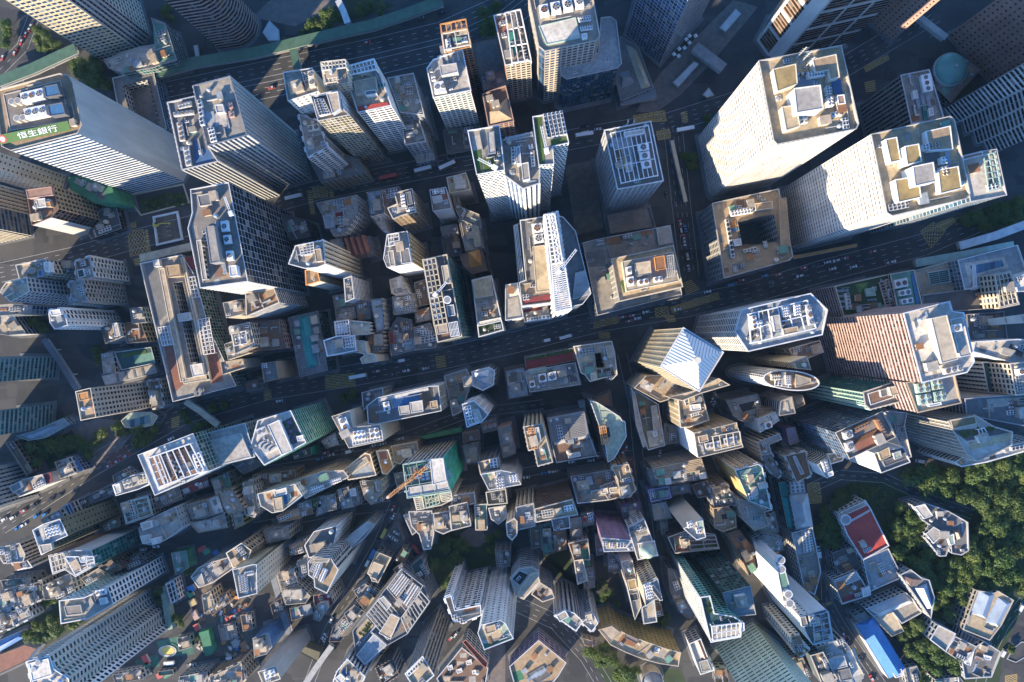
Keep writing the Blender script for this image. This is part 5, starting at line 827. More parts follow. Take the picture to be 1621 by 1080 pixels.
# ---- D4: lower right
B('D4', LB, 'long grey triangular-ended roof with rows of condensers', '193,232 308,200 338,342 357,452 322,582 265,547', 15, 'grid:lgrey', 'grey', clutter=2, cap='lgrey', ex=[('fans', '245,225 300,210 320,330 262,345', 3, 8, 1.2, 'offwhite'), ('patch', '200,240 240,228 262,345 228,350', 'lblue'), ('gear', 'shed', '280,530', 1.0), ('patch', '225,355 335,345 350,450 318,570 270,540', 'mgrey')])
B('D4', OT, 'white fin tower carrying a line of five round white tanks', '100,395 135,375 215,660 150,650', 62, 'blank:white', 'offwhite', cap='white', clutter=0, sides={3: 'blank:white'}, ex=[('tank', f'{x},{y}', 24, 3, 'white') for x, y in ((130, 385), (133, 438), (172, 580), (180, 632))] + [('patch', '118,460 160,455 168,530 130,535', 'jade', 'pipe_tray', .8)])
B('D4', OT, 'white wedge tower with a grey caged roof at its wide end', '235,705 298,690 385,665 402,680 430,845 312,868 280,812', 66, 'small:offwhite', 'slate', cap='white', clutter=3, sides={1: 'blank:white', 2: 'blank:white'}, ex=[('frame', '315,700 395,680 420,835 322,858', 2, 2, 'lblue', .35, 5), ('fans', '290,705 325,698 332,760 300,765', 2, 3, 3, 'lgrey'), ('patch', '340,700 395,690 410,770 350,785', 'brown'), ('pent', '240,710 270,705 285,760 250,765', 2, 'blank:lgrey', 'mgrey')])
B('D4', AB, 'long white stepped apartment slab under the white wedge tower', '190,820 240,815 262,880 295,900 235,935 200,890', 46, 'resi:offwhite', 'tan', clutter=5)
B('D4', SB, 'pale grey roof above the lane behind the tank tower', '-20,270 35,235 140,260 150,330 60,345', 26, 'grid:lgrey', 'lgrey', clutter=3, pave=1)
B('D4', SB, 'blue cornered workshop roof below the dark red roof', '0,140 95,110 120,225 15,245', 22, 'grid:grey', 'stone', clutter=5, ex=[('patch', '5,150 55,135 60,160 10,172', 'lblue')])
B('D4', AB, 'louvred grey block at the bottom with a lit pale flank', '340,880 480,830 535,900 560,960 605,1040 560,1120 450,1100', 32, 'fin:stone', 'lblue', clutter=4, ex=[('patch', '500,900 550,890 600,1030 545,1050', 'white'), ('pent', '400,950 490,930 510,990 420,1010', 2, 'blank:lgrey', 'lblue'), ('pent', '455,1015 520,1000 540,1060 470,1075', 2, 'blank:mgrey', 'slate')])
B('D4', AB, 'dark green shuttered block beside the mint tower', '300,930 370,910 450,1060 370,1100', 34, 'louvre:dgrey:green', 'slate', clutter=4)
B('D4', SB, 'small grey sheds between the mint tower and the shuttered block', '150,950 260,930 300,1050 200,1080', 20, 'grid:grey', 'grey', clutter=8)
B('D4', 'church_hall', 'large flat red roofed hall with a round white turret at one corner', '462,120 610,45 640,90 745,302 600,382 510,240', 15, 'tall:offwhite', 'red', cap='offwhite', clutter=1, group=None, cat='hall', ex=[('tank', '500,155', 30, 4, 'offwhite', 'round_turret'), ('frame', '525,160 640,95 645,100 530,165', 2, .6, 'offwhite', .4), ('pent', '470,110 605,50 618,72 485,132', 2, 'grid:offwhite', 'stone', 'pinnacle_range')])
B('D4', LB, 'faded blue-grey roof wing attached to the red roofed hall', '600,382 742,320 820,482 640,562', 12, 'tall:offwhite', 'lblue', cap='offwhite', clutter=3)
B('D4', LB, 'grey school block with a recessed brown roof beside the hall', '428,500 560,448 640,582 480,635', 13, 'wide:offwhite', 'brown', cap='lgrey', clutter=2, ex=[('frame', '435,500 555,452 580,490 450,545', 2, 2, 'lgrey', .7, 5), ('pent', '590,550 635,535 642,580 600,595', 2, 'blank:white', 'white'), ('patch', '480,600 585,560 595,600 490,630', 'dred')])
B('D4', LB, 'dark flat roofed annex left of the red hall', '425,345 535,300 590,430 450,490', 8, 'grid:grey', 'dgrey', clutter=4)
B('D4', 'school_hall', 'pale hall with a shallow sheet roof and a cream end beside the lawn', '615,665 840,570 885,612 930,685 820,745 760,670 660,705', 12, 'tall:offwhite', 'grey', cap='offwhite', clutter=0, cat='hall', group=None, ex=[('hip', '625,660 835,575 880,625 690,705', 3, 'lgrey', .8), ('patch', '790,665 890,625 925,685 825,740', 'stone')])
B('D4', LB, 'plain cream flat roof at the lower end of the school hall', '658,712 775,680 832,790 762,820', 10, 'grid:cream', 'cream', clutter=0)
B('D4', LB, 'long low sports hall with a bright blue metal roof', '555,752 660,705 840,1000 745,1062', 9, 'blank:lgrey', 'sblue', cap='lgrey', clutter=0, para=.25, ex=[('hip', '560,755 655,712 835,998 748,1055', 3, 'sblue', .95), ('frame', '770,1030 815,1005 830,1040 785,1055', 3, 2, 'white', .4, 3)])
B('D4', LB, 'small blue roofed gatehouse at the top of the sports hall', '548,705 610,678 635,712 575,745', 8, 'grid:lgrey', 'lblue', clutter=0)
B('D4', AB, 'grey clergy house with a slate roof leaning into the trees', '812,470 870,440 935,490 975,500 1005,600 985,715 905,600', 18, 'tall:lgrey', 'slate', cap='lgrey', clutter=2, ex=[('hip', '820,475 925,500 880,540 830,500', 2, 'brown', .8), ('hip', '895,545 960,520 990,640 960,660', 3, 'lblue', .9)])
B('D4', 'hillside_villa', 'white V-plan villa with grey roofs in the middle of the woods', '888,75 950,60 1090,110 1195,170 1200,330 1160,355 1105,345 1100,290 1070,360 1035,362 955,260 990,190 930,150', 14, 'grid:offwhite', 'slate', cap='lgrey', clutter=7, cat='house', group=None, ex=[('pent', '890,80 950,65 995,130 945,150', 3, 'grid:white', 'offwhite'), ('pent', '955,235 1000,195 1060,230 1000,290', 3, 'grid:white', 'lgrey'), ('hip', '1100,220 1140,208 1160,255 1120,270', 3, 'brown', .6), ('pent', '1080,250 1115,235 1120,290 1095,300', 2, 'blank:white', 'lgreen'), ('patch', '1120,305 1165,300 1165,345 1122,350', 'rose')])
B('D4', AB, 'villa block with two pale blue ridged roofs among the lower woods', '1250,560 1345,575 1368,562 1455,615 1385,755 1320,840 1170,780', 14, 'grid:beige', 'sand', cap='cream', clutter=3, ex=[('hip', '1262,562 1345,580 1300,715 1215,685', 3, 'lblue', .8), ('hip', '1368,600 1440,630 1370,765 1300,735', 3, 'lblue', .8), ('patch', '1180,770 1240,700 1350,760 1320,830', 'sand', 'roof_deck', .1)])
B('D4', AB, 'white house front with rows of square windows below the blue ridged villa', '982,838 1030,758 1125,805 1070,905', 15, 'grid:white', 'lgrey', clutter=0, cap='white')
B('D4', AB, 'grey flat roofed wing stepping down behind the white square-windowed front', '1070,905 1125,822 1245,880 1190,955 1150,960', 13, 'grid:lgrey', 'slate', clutter=3, cap='lgrey')
B('D4', AB, 'big slate roof with white roof hatches beside the driveway', '1195,950 1240,880 1290,850 1385,912 1330,1050 1180,1060 1165,970', 12, 'grid:offwhite', 'slate', clutter=3, cap='lgrey', ex=[('pent', '1195,915 1230,905 1210,985 1180,975', 1.5, 'blank:white', 'white'), ('pent', '1290,925 1330,935 1322,955 1285,945', 1, 'blank:white', 'white')])
B('D4', AB, 'narrow glazed gallery linking the villa and the slate roof', '1165,785 1285,850 1255,895 1150,830', 9, 'wide:offwhite:blue', 'slate', clutter=0, pave=0, ex=[('frame', '1170,790 1280,850 1258,885 1155,828', 6, 1, 'lblue', .3)])
B('D4', LB, 'grey garden pavilion roofs at the bottom edge right of the blue hall', '1010,1065 1150,1050 1200,1120 1000,1130', 9, 'grid:lgrey', 'lgrey', clutter=4)
B('D4', LB, 'cluttered stage roof behind the end of the blue hall', '840,1000 905,985 935,1060 860,1100', 8, 'grid:grey', 'lgrey', clutter=5)
# ---- D3: bottom centre
B('D3', AT, 'grey tower with a plain lit roof beside the brown louvred slab', '62,85 160,60 168,190 72,212', 42, 'fin:grey', 'lgrey', clutter=3, ex=[('pent', '112,115 140,110 143,130 116,134', 1.5, 'blank:lblue', 'lblue')])
B('D3', OB, 'rounded cream turret block with a dark hollow roof', '5,175 50,148 66,165 65,240 38,270 12,245', 44, 'tall:cream', 'mgrey', clutter=4, cap='cream')
B('D3', OT, 'brown louvred slab with a bright row of roof cages', '168,95 380,40 412,125 175,168', '0:165,-20', 'louvre:dbrown:bronze', 'sand', cap='cream', clutter=4, wp=False, ex=[('fans', '330,80 385,68 392,100 338,110', 3, 2, 2, 'white'), ('pent', '275,95 320,86 328,120 282,128', 2.5, 'blank:tan', 'cream'), ('frame', '205,105 270,92 275,135 215,145', 4, 2, 'cream', .35, 3), ('row', 'air_conditioner', '195,125', '260,110', 5, 1.3), ('row', 'pipe_run', '215,95', '300,75', 5, 1.2, 2)])
B('D3', SB, 'green dusty balcony block below the brown louvred slab', '195,180 258,168 272,345 215,352', 18, 'resi:olive', 'jade', clutter=5)
B('D3', SB, 'low blue-grey roof terrace with white rail below the brown slab', '262,150 362,130 368,200 278,215', 28, 'grid:lgrey', 'slate', clutter=5, cap='offwhite')
B('D3', SB, 'mossy brown roof left of the green balcony block', '140,190 195,182 210,310 150,320', 20, 'grid:grey', 'olive', clutter=4)
B('D3', SB, 'rust streaked roof right of the green balcony block', '270,225 345,210 350,325 280,335', 20, 'grid:tan', 'rust', clutter=4)
B('D3', SB, 'grey yard roof with a red shed by the purple netting', '430,120 500,105 510,180 445,195', 16, 'grid:grey', 'grey', clutter=5, ex=[('pent', '435,140 460,135 465,165 440,170', 2, 'blank:brick', 'dred')])
B('D3', SB, 'plain stone roofed strip beside the red shed yard', '360,150 430,140 440,255 375,265', 18, 'grid:stone', 'stone', clutter=3)
B('D3', AB, 'brown roofed house with a green deck of chairs', '360,290 468,265 482,382 392,385', 24, 'grid:beige', 'tan', clutter=2, cap='cream', ex=[('patch', '430,325 470,320 485,415 445,425', 'green', 'roof_lawn', .2), ('row', 'planter', '455,345', '468,400', 3, .9), ('patch', '365,295 455,275 460,315 370,340', 'rust')])
B('D3', AB, 'sunlit cream strip house below the green chair deck', '392,390 440,382 468,500 412,522', 26, 'grid:beige', 'cream', clutter=2, cap='cream')
B('D3', AB, 'grey flat house at the end of the strip by the trees', '440,430 500,425 512,540 450,548', 20, 'grid:grey', 'grey', clutter=3)
B('D3', AT, 'tower wrapped in purple scaffold netting with a bright cluttered roof', '548,258 715,272 730,332 562,337', 58, 'net:purple', 'offwhite', relief=False, clutter=8, cap='offwhite', para=.5, sides={1: 'net:violet'})
B('D3', AB, 'purple brown tiled slope block beside the netted tower', '655,70 770,50 790,145 690,200', 20, 'grid:purple', 'purple', clutter=2, ex=[('frame', '715,105 770,98 778,135 725,145', 2, 1, 'brown', .5)])
B('D3', AT, 'white edged tower with a pale round dome on its roof corner', '700,200 790,150 870,358 755,382', 38, 'grid:offwhite', 'lgrey', cap='white', clutter=4, ex=[('patch', '705,205 785,165 810,230 720,255', 'mgrey'), ('pent', '755,290 850,275 868,355 768,372', 1.5, 'blank:white', 'offwhite'), ('dome', '808,330', 42, 7, 'lgreen', 2.5)])
B('D3', AT, 'tan apartment tower with white condenser racks along its roof', '785,540 868,490 892,600 848,612 800,648', 62, 'small:sand', 'lgrey', clutter=3, cap='offwhite', sides={0: 'resi:sand', 3: 'blank:tan'}, ex=[('fans', '790,525 830,510 845,600 805,610', 3, 5, 1.5, 'white'), ('row', 'air_conditioner', '840,540', '880,590', 6, 1.4)])
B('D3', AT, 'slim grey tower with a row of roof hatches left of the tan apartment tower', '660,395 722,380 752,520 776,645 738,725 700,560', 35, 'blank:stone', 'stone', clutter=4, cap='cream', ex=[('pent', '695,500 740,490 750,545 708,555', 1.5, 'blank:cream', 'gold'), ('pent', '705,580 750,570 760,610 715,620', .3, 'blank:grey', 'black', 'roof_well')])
B('D3', AB, 'grey flat roofs at the foot of the tan apartment tower', '780,655 848,615 862,735 790,747', 34, 'grid:grey', 'lgrey', clutter=3, cap='offwhite')
B('D3', SB, 'narrow cream roofs by the dark lane right of the tan tower', '850,640 888,640 900,700 860,705', 22, 'grid:cream', 'tan', clutter=3)
B('D3', SB, 'grey round-edged yard roof behind the slim grey tower', '585,345 680,360 655,455 590,450', 16, 'grid:grey', 'slate', clutter=4)
B('D3', OT, 'blank pale slab tower with one bright lit narrow end', '1015,205 1125,150 1142,255 1090,270', 63, 'blank:cream', 'lgrey', cap='white', clutter=0, sides={2: 'wide:white', 3: 'blank:white'}, ex=[('fans', '1035,170 1065,160 1070,195 1042,205', 2, 2, 2, 'white'), ('fans', '1085,200 1115,195 1120,230 1092,235', 2, 2, 2, 'white'), ('pent', '1090,165 1125,158 1132,205 1098,210', 2, 'blank:lgrey', 'lgreen')])
B('D3', OB, 'brown roofed terraces with a red deck beneath the blank pale slab', '928,255 1040,215 1195,240 1218,318 968,345', 22, 'band:dbrown', 'brown', clutter=3, cap='cream', wp=False, ex=[('patch', '960,315 1040,300 1045,325 970,340', 'brick'), ('patch', '935,265 1030,250 1040,300 955,315', 'dgrey'), ('frame', '1045,250 1195,245 1215,310 1055,325', 2, 2, 'stone', .6, 3), ('shrubs', '1060,300 1200,285 1205,305 1065,318', 12, 1)])
B('D3', OT, 'dark green glass block with a pale mottled roof', '1238,572 1398,532 1428,695 1280,708', 73, 'curtain:dgrey:green', 'lblue', cap='grey', clutter=2, wp=False, relief=False, ex=[('patch', '1290,630 1360,615 1365,650 1300,660', 'lblue', 'roof_deck', .3)])
B('D3', OT, 'green planted terrace slab with a white caged end beside the dark green glass block', '1112,598 1165,590 1190,690 1300,708 1352,742 1340,822 1172,852', 84, 'grid:jade:green', 'dteal', cap='white', clutter=3, wp=False, sides={6: 'grid:offwhite:green', 5: 'wide:white'}, ex=[('pent', '1175,760 1340,742 1335,815 1182,842', 1, 'blank:white', 'lgrey', 'plant_deck'), ('frame', '1175,762 1345,742 1338,818 1182,845', 6, 3.5, 'white', .4, 2), ('pent', '1335,745 1360,742 1362,785 1340,790', 3, 'blank:white', 'white'), ('shrubs', '1130,620 1170,610 1185,680 1150,690', 12, 1)])
B('D3', SB, 'dark slope shed rows beside the planted terrace slab', '925,430 975,440 1080,700 1060,725 985,680 940,560', 18, 'grid:mgrey', 'slate', clutter=6)
B('D3', OT, 'pale mint tower with rows of dark slots at the bottom edge', '1190,870 1405,735 1560,850 1330,1020', 130, 'slot:mint:green', 'mint', ground=True, clutter=0, wp=False)
B('D3', SB, 'red and white striped building with a caged end roof', '1050,862 1112,835 1152,940 1188,1012 1112,1036', 16, 'grid:white', 'offwhite', cap='white', clutter=1, ex=[('hip', '1080,848 1112,838 1150,935 1120,945', 1.5, 'brick', .95), ('pent', '1105,965 1150,950 1172,1010 1120,1022', 1.5, 'blank:lgrey', 'grey')])
B('D3', OB, 'fan-shaped tan block curving along the garden', '530,782 612,755 668,795 745,830 835,862 915,890 1000,912 985,990 880,975 780,948 690,912 600,868', 32, 'small:ochre:bronze', 'sand', cap='cream', clutter=4, sides={9: 'blank:tan', 10: 'blank:tan', 11: 'blank:tan', 8: 'blank:tan'}, ex=[('pent', '535,780 605,760 660,800 600,850', 3, 'blank:tan', 'beige'), ('patch', '670,805 750,840 740,880 640,850', 'rust'), ('pent', '685,800 760,835 750,860 680,825', 1, 'blank:dbrown', 'mgrey'), ('pent', '855,880 880,890 872,915 848,905', 1, 'blank:white', 'white')])
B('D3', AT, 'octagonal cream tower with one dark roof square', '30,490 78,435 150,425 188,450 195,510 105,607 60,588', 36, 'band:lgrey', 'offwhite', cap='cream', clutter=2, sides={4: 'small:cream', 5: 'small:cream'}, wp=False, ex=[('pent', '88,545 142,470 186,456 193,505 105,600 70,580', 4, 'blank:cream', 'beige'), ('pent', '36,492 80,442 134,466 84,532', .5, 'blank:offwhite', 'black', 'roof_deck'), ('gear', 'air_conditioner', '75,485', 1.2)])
B('D3', AT, 'lower shoulder of the octagonal tower with a brown roof deck', '150,580 195,512 262,555 278,600 212,622', 30, 'band:stone', 'lgrey', clutter=3, cap='cream', pave=1, wp=False, ex=[('patch', '155,575 185,545 225,590 205,615', 'rust')])
B('D3', AT, 'pale ribbed apartment tower with a stepped white roof by the curved road', '280,702 340,668 395,690 440,735 402,788', 48, 'fin:lgrey', 'lgrey', cap='white', clutter=5, ex=[('pent', '290,700 340,672 360,705 310,735', 2.5, 'blank:white', 'stone')])
B('D3', AT, 'right wing of the pale ribbed tower with a cream lift box', '435,742 500,690 528,745 492,792', 46, 'resi:lgrey', 'lgrey', cap='white', clutter=3, pave=1, ex=[('pent', '455,700 490,690 498,730 465,740', 4, 'blank:cream', 'cream')])
B('D3', AB, 'bottom edge block with a tan roof terrace and violet balconies', '25,992 190,843 345,970 300,1045 255,1100 60,1120', 15, 'wide:violet', 'tan', cap='offwhite', clutter=1, ex=[('patch', '30,1030 85,1010 110,1060 60,1080', 'green'), ('pent', '120,1040 215,985 260,1040 180,1090', .4, 'blank:slate', 'dgrey', 'plant_deck'), ('row', 'pipe_run', '150,1040', '220,1010', 4, 1.4, 0), ('row', 'shed', '165,925', '255,1000', 2, .8)])
B('D3', LB, 'dark round domed hall beside the garden at the bottom edge', ' '.join(f'{840 + 62*math.cos(a):.0f},{1080 + 62*math.sin(a):.0f}' for a in [i*math.pi/8 for i in range(16)]), 10, 'blank:grey', 'dgrey', clutter=0, ex=[('hip', ' '.join(f'{840 + 55*math.cos(a):.0f},{1080 + 55*math.sin(a):.0f}' for a in [i*math.pi/8 for i in range(16)]), 4, 'slate', 0, 'dome_roof')])
B('D3', LB, 'shed with orange lit frames beside the mint tower foot', '1195,1000 1260,1000 1275,1080 1200,1090', 8, 'grid:mgrey', 'brown', clutter=3, pave=0)
# ---- C3 bottom rows
B('C3', AB, 'long brown louvred row with a cluttered front roof in the centre', '375,775 605,735 625,800 590,905 412,925 395,860', 22, 'louvre:beige', 'stone', clutter=12, cap='lgrey', ex=[('frame', '380,775 605,738 612,790 395,822', 2, 1, 'brown', .6, 12)])
B('C3', AB, 'stacked roofs with two bright glass lanterns in the centre', '540,830 620,800 645,850 655,890 590,905', 26, 'grid:stone', 'tan', clutter=4, cap='cream', pave=1, ex=[('pent', '545,845 580,838 585,865 550,872', 3, 'blank:white', 'cream'), ('pent', '592,838 640,832 645,858 598,865', 3, 'blank:white', 'sand'), ('patch', '580,800 610,795 615,830 590,835', 'slate')])
B('C3', AB, 'taller tan corner block beside the lane crossing', '605,715 702,702 742,855 700,890 655,890 640,790', 30, 'resi:tan', 'tan', clutter=6, cap='cream')
B('C3', AB, 'ribbed roof row with long ledges right of the lane', '840,722 1118,668 1158,782 872,832', 26, 'band:beige', 'stone', clutter=8, wp=False, ex=[('frame', '842,725 1115,672 1122,700 850,755', 2, 1, 'tan', .8, 3), ('frame', '850,760 1125,705 1132,730 858,785', 2, 1, 'tan', .8, 3), ('pent', '1105,755 1140,748 1146,780 1112,786', 3, 'blank:offwhite', 'white'), ('pent', '910,785 940,780 945,812 916,818', 3, 'blank:offwhite', 'white')])
B('C3', SB, 'low mauve rimmed roof left of the ribbed row', '810,730 840,725 868,825 835,830', 18, 'grid:lgrey', 'lgrey', clutter=4)
B('C3', SB, 'slate roof inside a mauve parapet below the ribbed row', '815,850 930,830 945,892 832,916', 22, 'grid:violet', 'slate', clutter=3, cap='violet')
B('C3', SB, 'brown roof with a boxed stair next to the slate mauve-rimmed roof', '940,830 1050,810 1058,862 955,880', 22, 'grid:grey', 'mgrey', clutter=5)
B('C3', SB, 'low white and green sheds beneath the slate mauve-rimmed roof', '835,930 915,915 950,1010 850,1025', 18, 'grid:offwhite', 'lgrey', clutter=6)
B('C3', SB, 'brown house row between the lane and the yellow lit tower', '1060,820 1150,795 1168,880 1100,895', 18, 'grid:brown', 'brown', clutter=4)
B('C3', SB, 'shaded teal-topped block beside the yellow lit tower', '1165,835 1260,815 1325,930 1190,955', 24, 'resi:grey', 'grey', clutter=7, ex=[('pent', '1180,840 1225,830 1235,865 1190,872', 4, 'blank:sand', 'tan')])
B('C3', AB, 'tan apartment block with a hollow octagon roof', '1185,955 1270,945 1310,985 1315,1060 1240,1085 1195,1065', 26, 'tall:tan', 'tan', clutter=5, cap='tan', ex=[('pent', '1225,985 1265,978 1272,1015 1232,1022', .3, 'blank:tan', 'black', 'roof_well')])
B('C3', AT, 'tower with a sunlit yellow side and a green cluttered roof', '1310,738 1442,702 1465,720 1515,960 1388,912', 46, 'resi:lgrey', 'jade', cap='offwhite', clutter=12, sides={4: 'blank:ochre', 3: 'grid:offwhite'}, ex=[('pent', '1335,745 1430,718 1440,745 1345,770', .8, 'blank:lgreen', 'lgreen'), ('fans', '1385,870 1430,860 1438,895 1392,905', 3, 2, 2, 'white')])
B('C3', AT, 'grey stepped block descending from the yellow sided tower', '1330,905 1395,915 1470,960 1500,1050 1420,1080 1360,1020', 34, 'band:lgrey', 'lgrey', clutter=5, wp=False, pave=1)
B('C3', AB, 'brown ribbed row houses in the lane below the grey stepped block', '1265,1095 1330,1075 1420,1180 1440,1290 1390,1340 1340,1220', 22, 'louvre:tan', 'brown', clutter=6)
# ---- C1
B('C1', OT, 'upper of the two teal striped towers at the left edge', '335,92 322,206 120,212 130,85', 78, 'band:sea:teal', 'teal', ground=True, clutter=0, sides={1: 'band:sea:teal'})
B('C1', OT, 'lower teal striped tower with a curved glass podium below it', '308,358 300,482 120,505 110,380', 76, 'band:sea:teal', 'teal', ground=True, clutter=0)
B('C1', PB, 'curved pale blue glass podium rim under the lower teal tower', '90,540 180,520 290,470 360,440 395,475 350,500 260,550 160,568', 10, 'curtain:lgrey:sky', 'lblue', cap='lgreen', clutter=0, ex=[('hip', '110,535 290,485 340,485 180,555', 1.5, 'lblue', .9, 'glass_roof')])
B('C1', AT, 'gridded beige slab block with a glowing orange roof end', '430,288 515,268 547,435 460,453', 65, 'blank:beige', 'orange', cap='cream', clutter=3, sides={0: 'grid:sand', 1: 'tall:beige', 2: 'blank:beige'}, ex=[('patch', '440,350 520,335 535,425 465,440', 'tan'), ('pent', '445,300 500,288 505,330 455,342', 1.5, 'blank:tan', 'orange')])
B('C1', LB, 'white tower base and grey striped lower block at the end of the beige slab', '840,230 905,222 930,370 865,385', 16, 'resi:lgrey', 'grey', clutter=5)
B('C1', LB, 'tennis court deck with dark green surface', '650,65 860,35 885,125 690,165', 7, 'curtain:grey', 'dteal', clutter=0, cap='lgrey', ex=[('patch', '690,75 830,50 838,70 700,95', 'lawn', 'lawn_strip', .2), ('patch', '760,80 872,62 880,120 775,140', 'jade', 'sports_court', .1)])
B('C1', LB, 'white stepped terrace with blue bands below the tennis court', '578,200 880,132 895,180 600,250', 4, 'blank:lgrey', 'lgrey', clutter=0, para=.2, ex=[('patch', f'{660 + i*48},{188 - i*11} {672 + i*48},{185 - i*11} {682 + i*48},{230 - i*11} {670 + i*48},{233 - i*11}', 'slate', 'step_band', .2) for i in range(4)])
B('C1', LB, 'oval teal glass roof beside the beige slab block', '690,455 740,410 860,405 900,430 870,480 770,500 710,490', 7, 'curtain:lgrey:teal', 'lgreen', clutter=0, cap='lgrey', ex=[('patch', '720,455 850,420 862,465 750,492', 'teal', 'roof_pool', .2)])
B('C1', OT, 'black finned tower with white lines in the lower left corner', '105,700 205,880 0,960 -80,720', 55, 'fin:lgrey:dark', 'dgrey', ground=True, clutter=0)
B('C1', SB, 'rust brown strip roof beside the black finned tower', '30,580 75,570 185,740 150,765', 12, 'grid:brown', 'brown', clutter=2)
B('C1', AB, 'white warehouse-like block with a boxed end roof on the left street', '48,830 130,790 240,760 262,820 112,888', 20, 'blank:offwhite', 'lgrey', cap='white', clutter=2, ex=[('pent', '55,830 110,800 125,835 75,865', 2, 'blank:white', 'lblue'), ('patch', '240,765 290,745 305,800 262,815', 'dred', 'roof_deck', .2)])
B('C1', SB, 'small house roof with red and white patches near the white block', '310,690 385,665 425,750 345,785', 14, 'grid:offwhite', 'lgrey', clutter=2, ex=[('patch', '315,695 345,685 355,720 325,730', 'brick'), ('patch', '335,725 370,715 378,745 345,755', 'white')])
B('C1', SB, 'blue glass canopy building by the planted square', '390,665 425,652 480,735 440,755', 9, 'curtain:lgrey:blue', 'lblue', clutter=0, ex=[('hip', '392,667 424,654 476,733 442,750', 1.5, 'blue', .9, 'glass_roof')])
B('C1', OT, 'tower with a broad glowing white roof rim around dark machinery', '785,650 1100,527 1185,742 882,880', 78, 'curtain:offwhite:green', 'white', cap='white', clutter=0, wp=False, para=.8, sides={1: 'curtain:grey:green', 2: 'wide:white'},
  ex=[('pent', '845,668 1085,585 1165,740 905,832', .3, 'blank:white', 'brown', 'plant_deck'), ('frame', '845,668 1085,585 1165,740 905,832', 7, 3, 'offwhite', .7, 1), ('frame', '848,668 900,650 960,810 908,830', 2, 3, 'offwhite', .5, 4), ('fans', '910,660 960,645 1000,770 955,785', 3, 9, 2.5, 'rust'), ('fans', '1000,630 1040,615 1075,690 1040,700', 3, 4, 2.5, 'rust'), ('frame', '1100,650 1140,635 1180,740 1135,755', 2, 1.5, 'white', .8, 5), ('row', 'duct', '975,660', '1025,770', 5, 1.6, 0, 1.57), ('row', 'pipe_run', '1060,640', '1085,720', 4, 1.5, 1)])
B('C1', OT, 'green glass link with a plain grey slab face right of the glowing white rim', '1110,545 1395,470 1450,660 1190,720', 62, 'grid:grey:green', 'lgrey', cap='lgrey', clutter=0, pave=1, wp=False, ex=[('pent', '1185,570 1370,525 1430,660 1240,710', 2, 'blank:lgrey', 'lgrey', 'roof_slab')])
B('C1', OB, 'small white stepped tower with plant at the end of the glowing rim tower', '640,822 755,765 835,755 850,815 790,845 660,882', 48, 'small:offwhite', 'lgrey', cap='white', clutter=5, ex=[('fans', '695,800 740,785 755,830 710,842', 2, 2, 2, 'cream'), ('frame', '780,765 830,758 840,805 792,815', 3, 1.5, 'cream', .4, 3), ('pent', '645,825 680,810 690,860 662,870', 2, 'blank:white', 'offwhite')])
# ---- C2
B('C2', OT, 'green glass tower with a purple flower garden on its roof', '-12,602 30,455 215,398 302,578 66,706', 62, 'fin:jade:green', 'offwhite', cap='white', clutter=1, wp=False, sides={1: 'curtain:lgrey:teal', 2: 'band:jade:green'},
  ex=[('patch', '150,470 225,430 282,560 205,605', 'dgrey', 'garden_bed', .3), ('shrubs', '155,475 222,435 278,555 208,600', 40, 0, 'purple'), ('pent', '85,480 150,450 225,625 165,650', 3.5, 'blank:white', 'offwhite'), ('pent', '250,545 285,535 290,560 258,572', 2, 'blank:white', 'white'), ('fans', '15,505 65,485 85,530 35,550', 2, 1, 2.5, 'lgrey'), ('patch', '25,500 80,480 140,600 60,640', 'lblue'), ('row', 'duct', '50,580', '120,610', 4, 1.3), ('patch', '60,665 150,615 160,635 70,690', 'lgrey')])
B('C2', OT, 'cream V-plan tower with white cooling gear on both arms', '450,430 550,398 572,492 722,478 745,568 548,610', 52, 'blank:cream', 'offwhite', cap='cream', clutter=2, ex=[('fans', '485,445 530,432 555,500 510,512', 1, 2, 2.5, 'white'), ('fans', '570,515 640,505 645,560 578,570', 3, 2, 2, 'white'), ('fans', '660,500 715,492 728,550 670,558', 2, 2, 2, 'white'), ('tank', '508,458', 13, 2.5, 'lgrey'), ('frame', '565,540 735,510 742,560 572,595', 10, 1.5, 'white', .3), ('gear', 'stair_head', '535,525', 1.2)])
B('C2', OB, 'long block with a tangle of bright blue pipes and a plain white end', '650,370 708,325 1010,258 1058,255 1075,398 700,475 658,472', 46, 'blank:offwhite', 'slate', cap='offwhite', clutter=3, sides={2: 'blank:white', 3: 'wide:cream', 4: 'wide:cream'},
  ex=[('patch', '790,310 960,275 965,330 800,395', 'sblue', 'pipe_tray', .4), ('row', 'pipe_run', '800,330', '900,300', 7, 1.5, 0), ('row', 'pipe_run', '800,380', '830,320', 4, 1.5, 0), ('fans', '740,350 775,342 785,395 748,402', 1, 2, 2.5, 'white'), ('pent', '895,350 965,338 972,400 905,412', 3, 'blank:offwhite', 'offwhite'), ('pent', '830,375 890,365 895,415 838,422', 3, 'blank:lgrey', 'lgrey'), ('patch', '660,385 715,370 720,460 665,465', 'brown'), ('pent', '1010,345 1050,338 1056,380 1018,388', 2, 'blank:beige', 'tan'), ('row', 'pipe_run', '970,290', '1000,370', 5, 1.2, 2), ('patch', '715,330 1000,265 1004,280 720,345', 'white', 'sign_band', .8)])
B('C2', LB, 'dark terrace with grating behind the blue-piped block', '622,295 738,268 742,320 700,330 655,370 632,395', 26, 'grid:lgrey', 'slate', clutter=5, cap='offwhite')
B('C2', LB, 'plain grey-brown flat roof right of the blue-piped block', '1092,200 1215,160 1250,220 1190,400 1140,425', 16, 'grid:stone', 'stone', clutter=4, cap='lgrey')
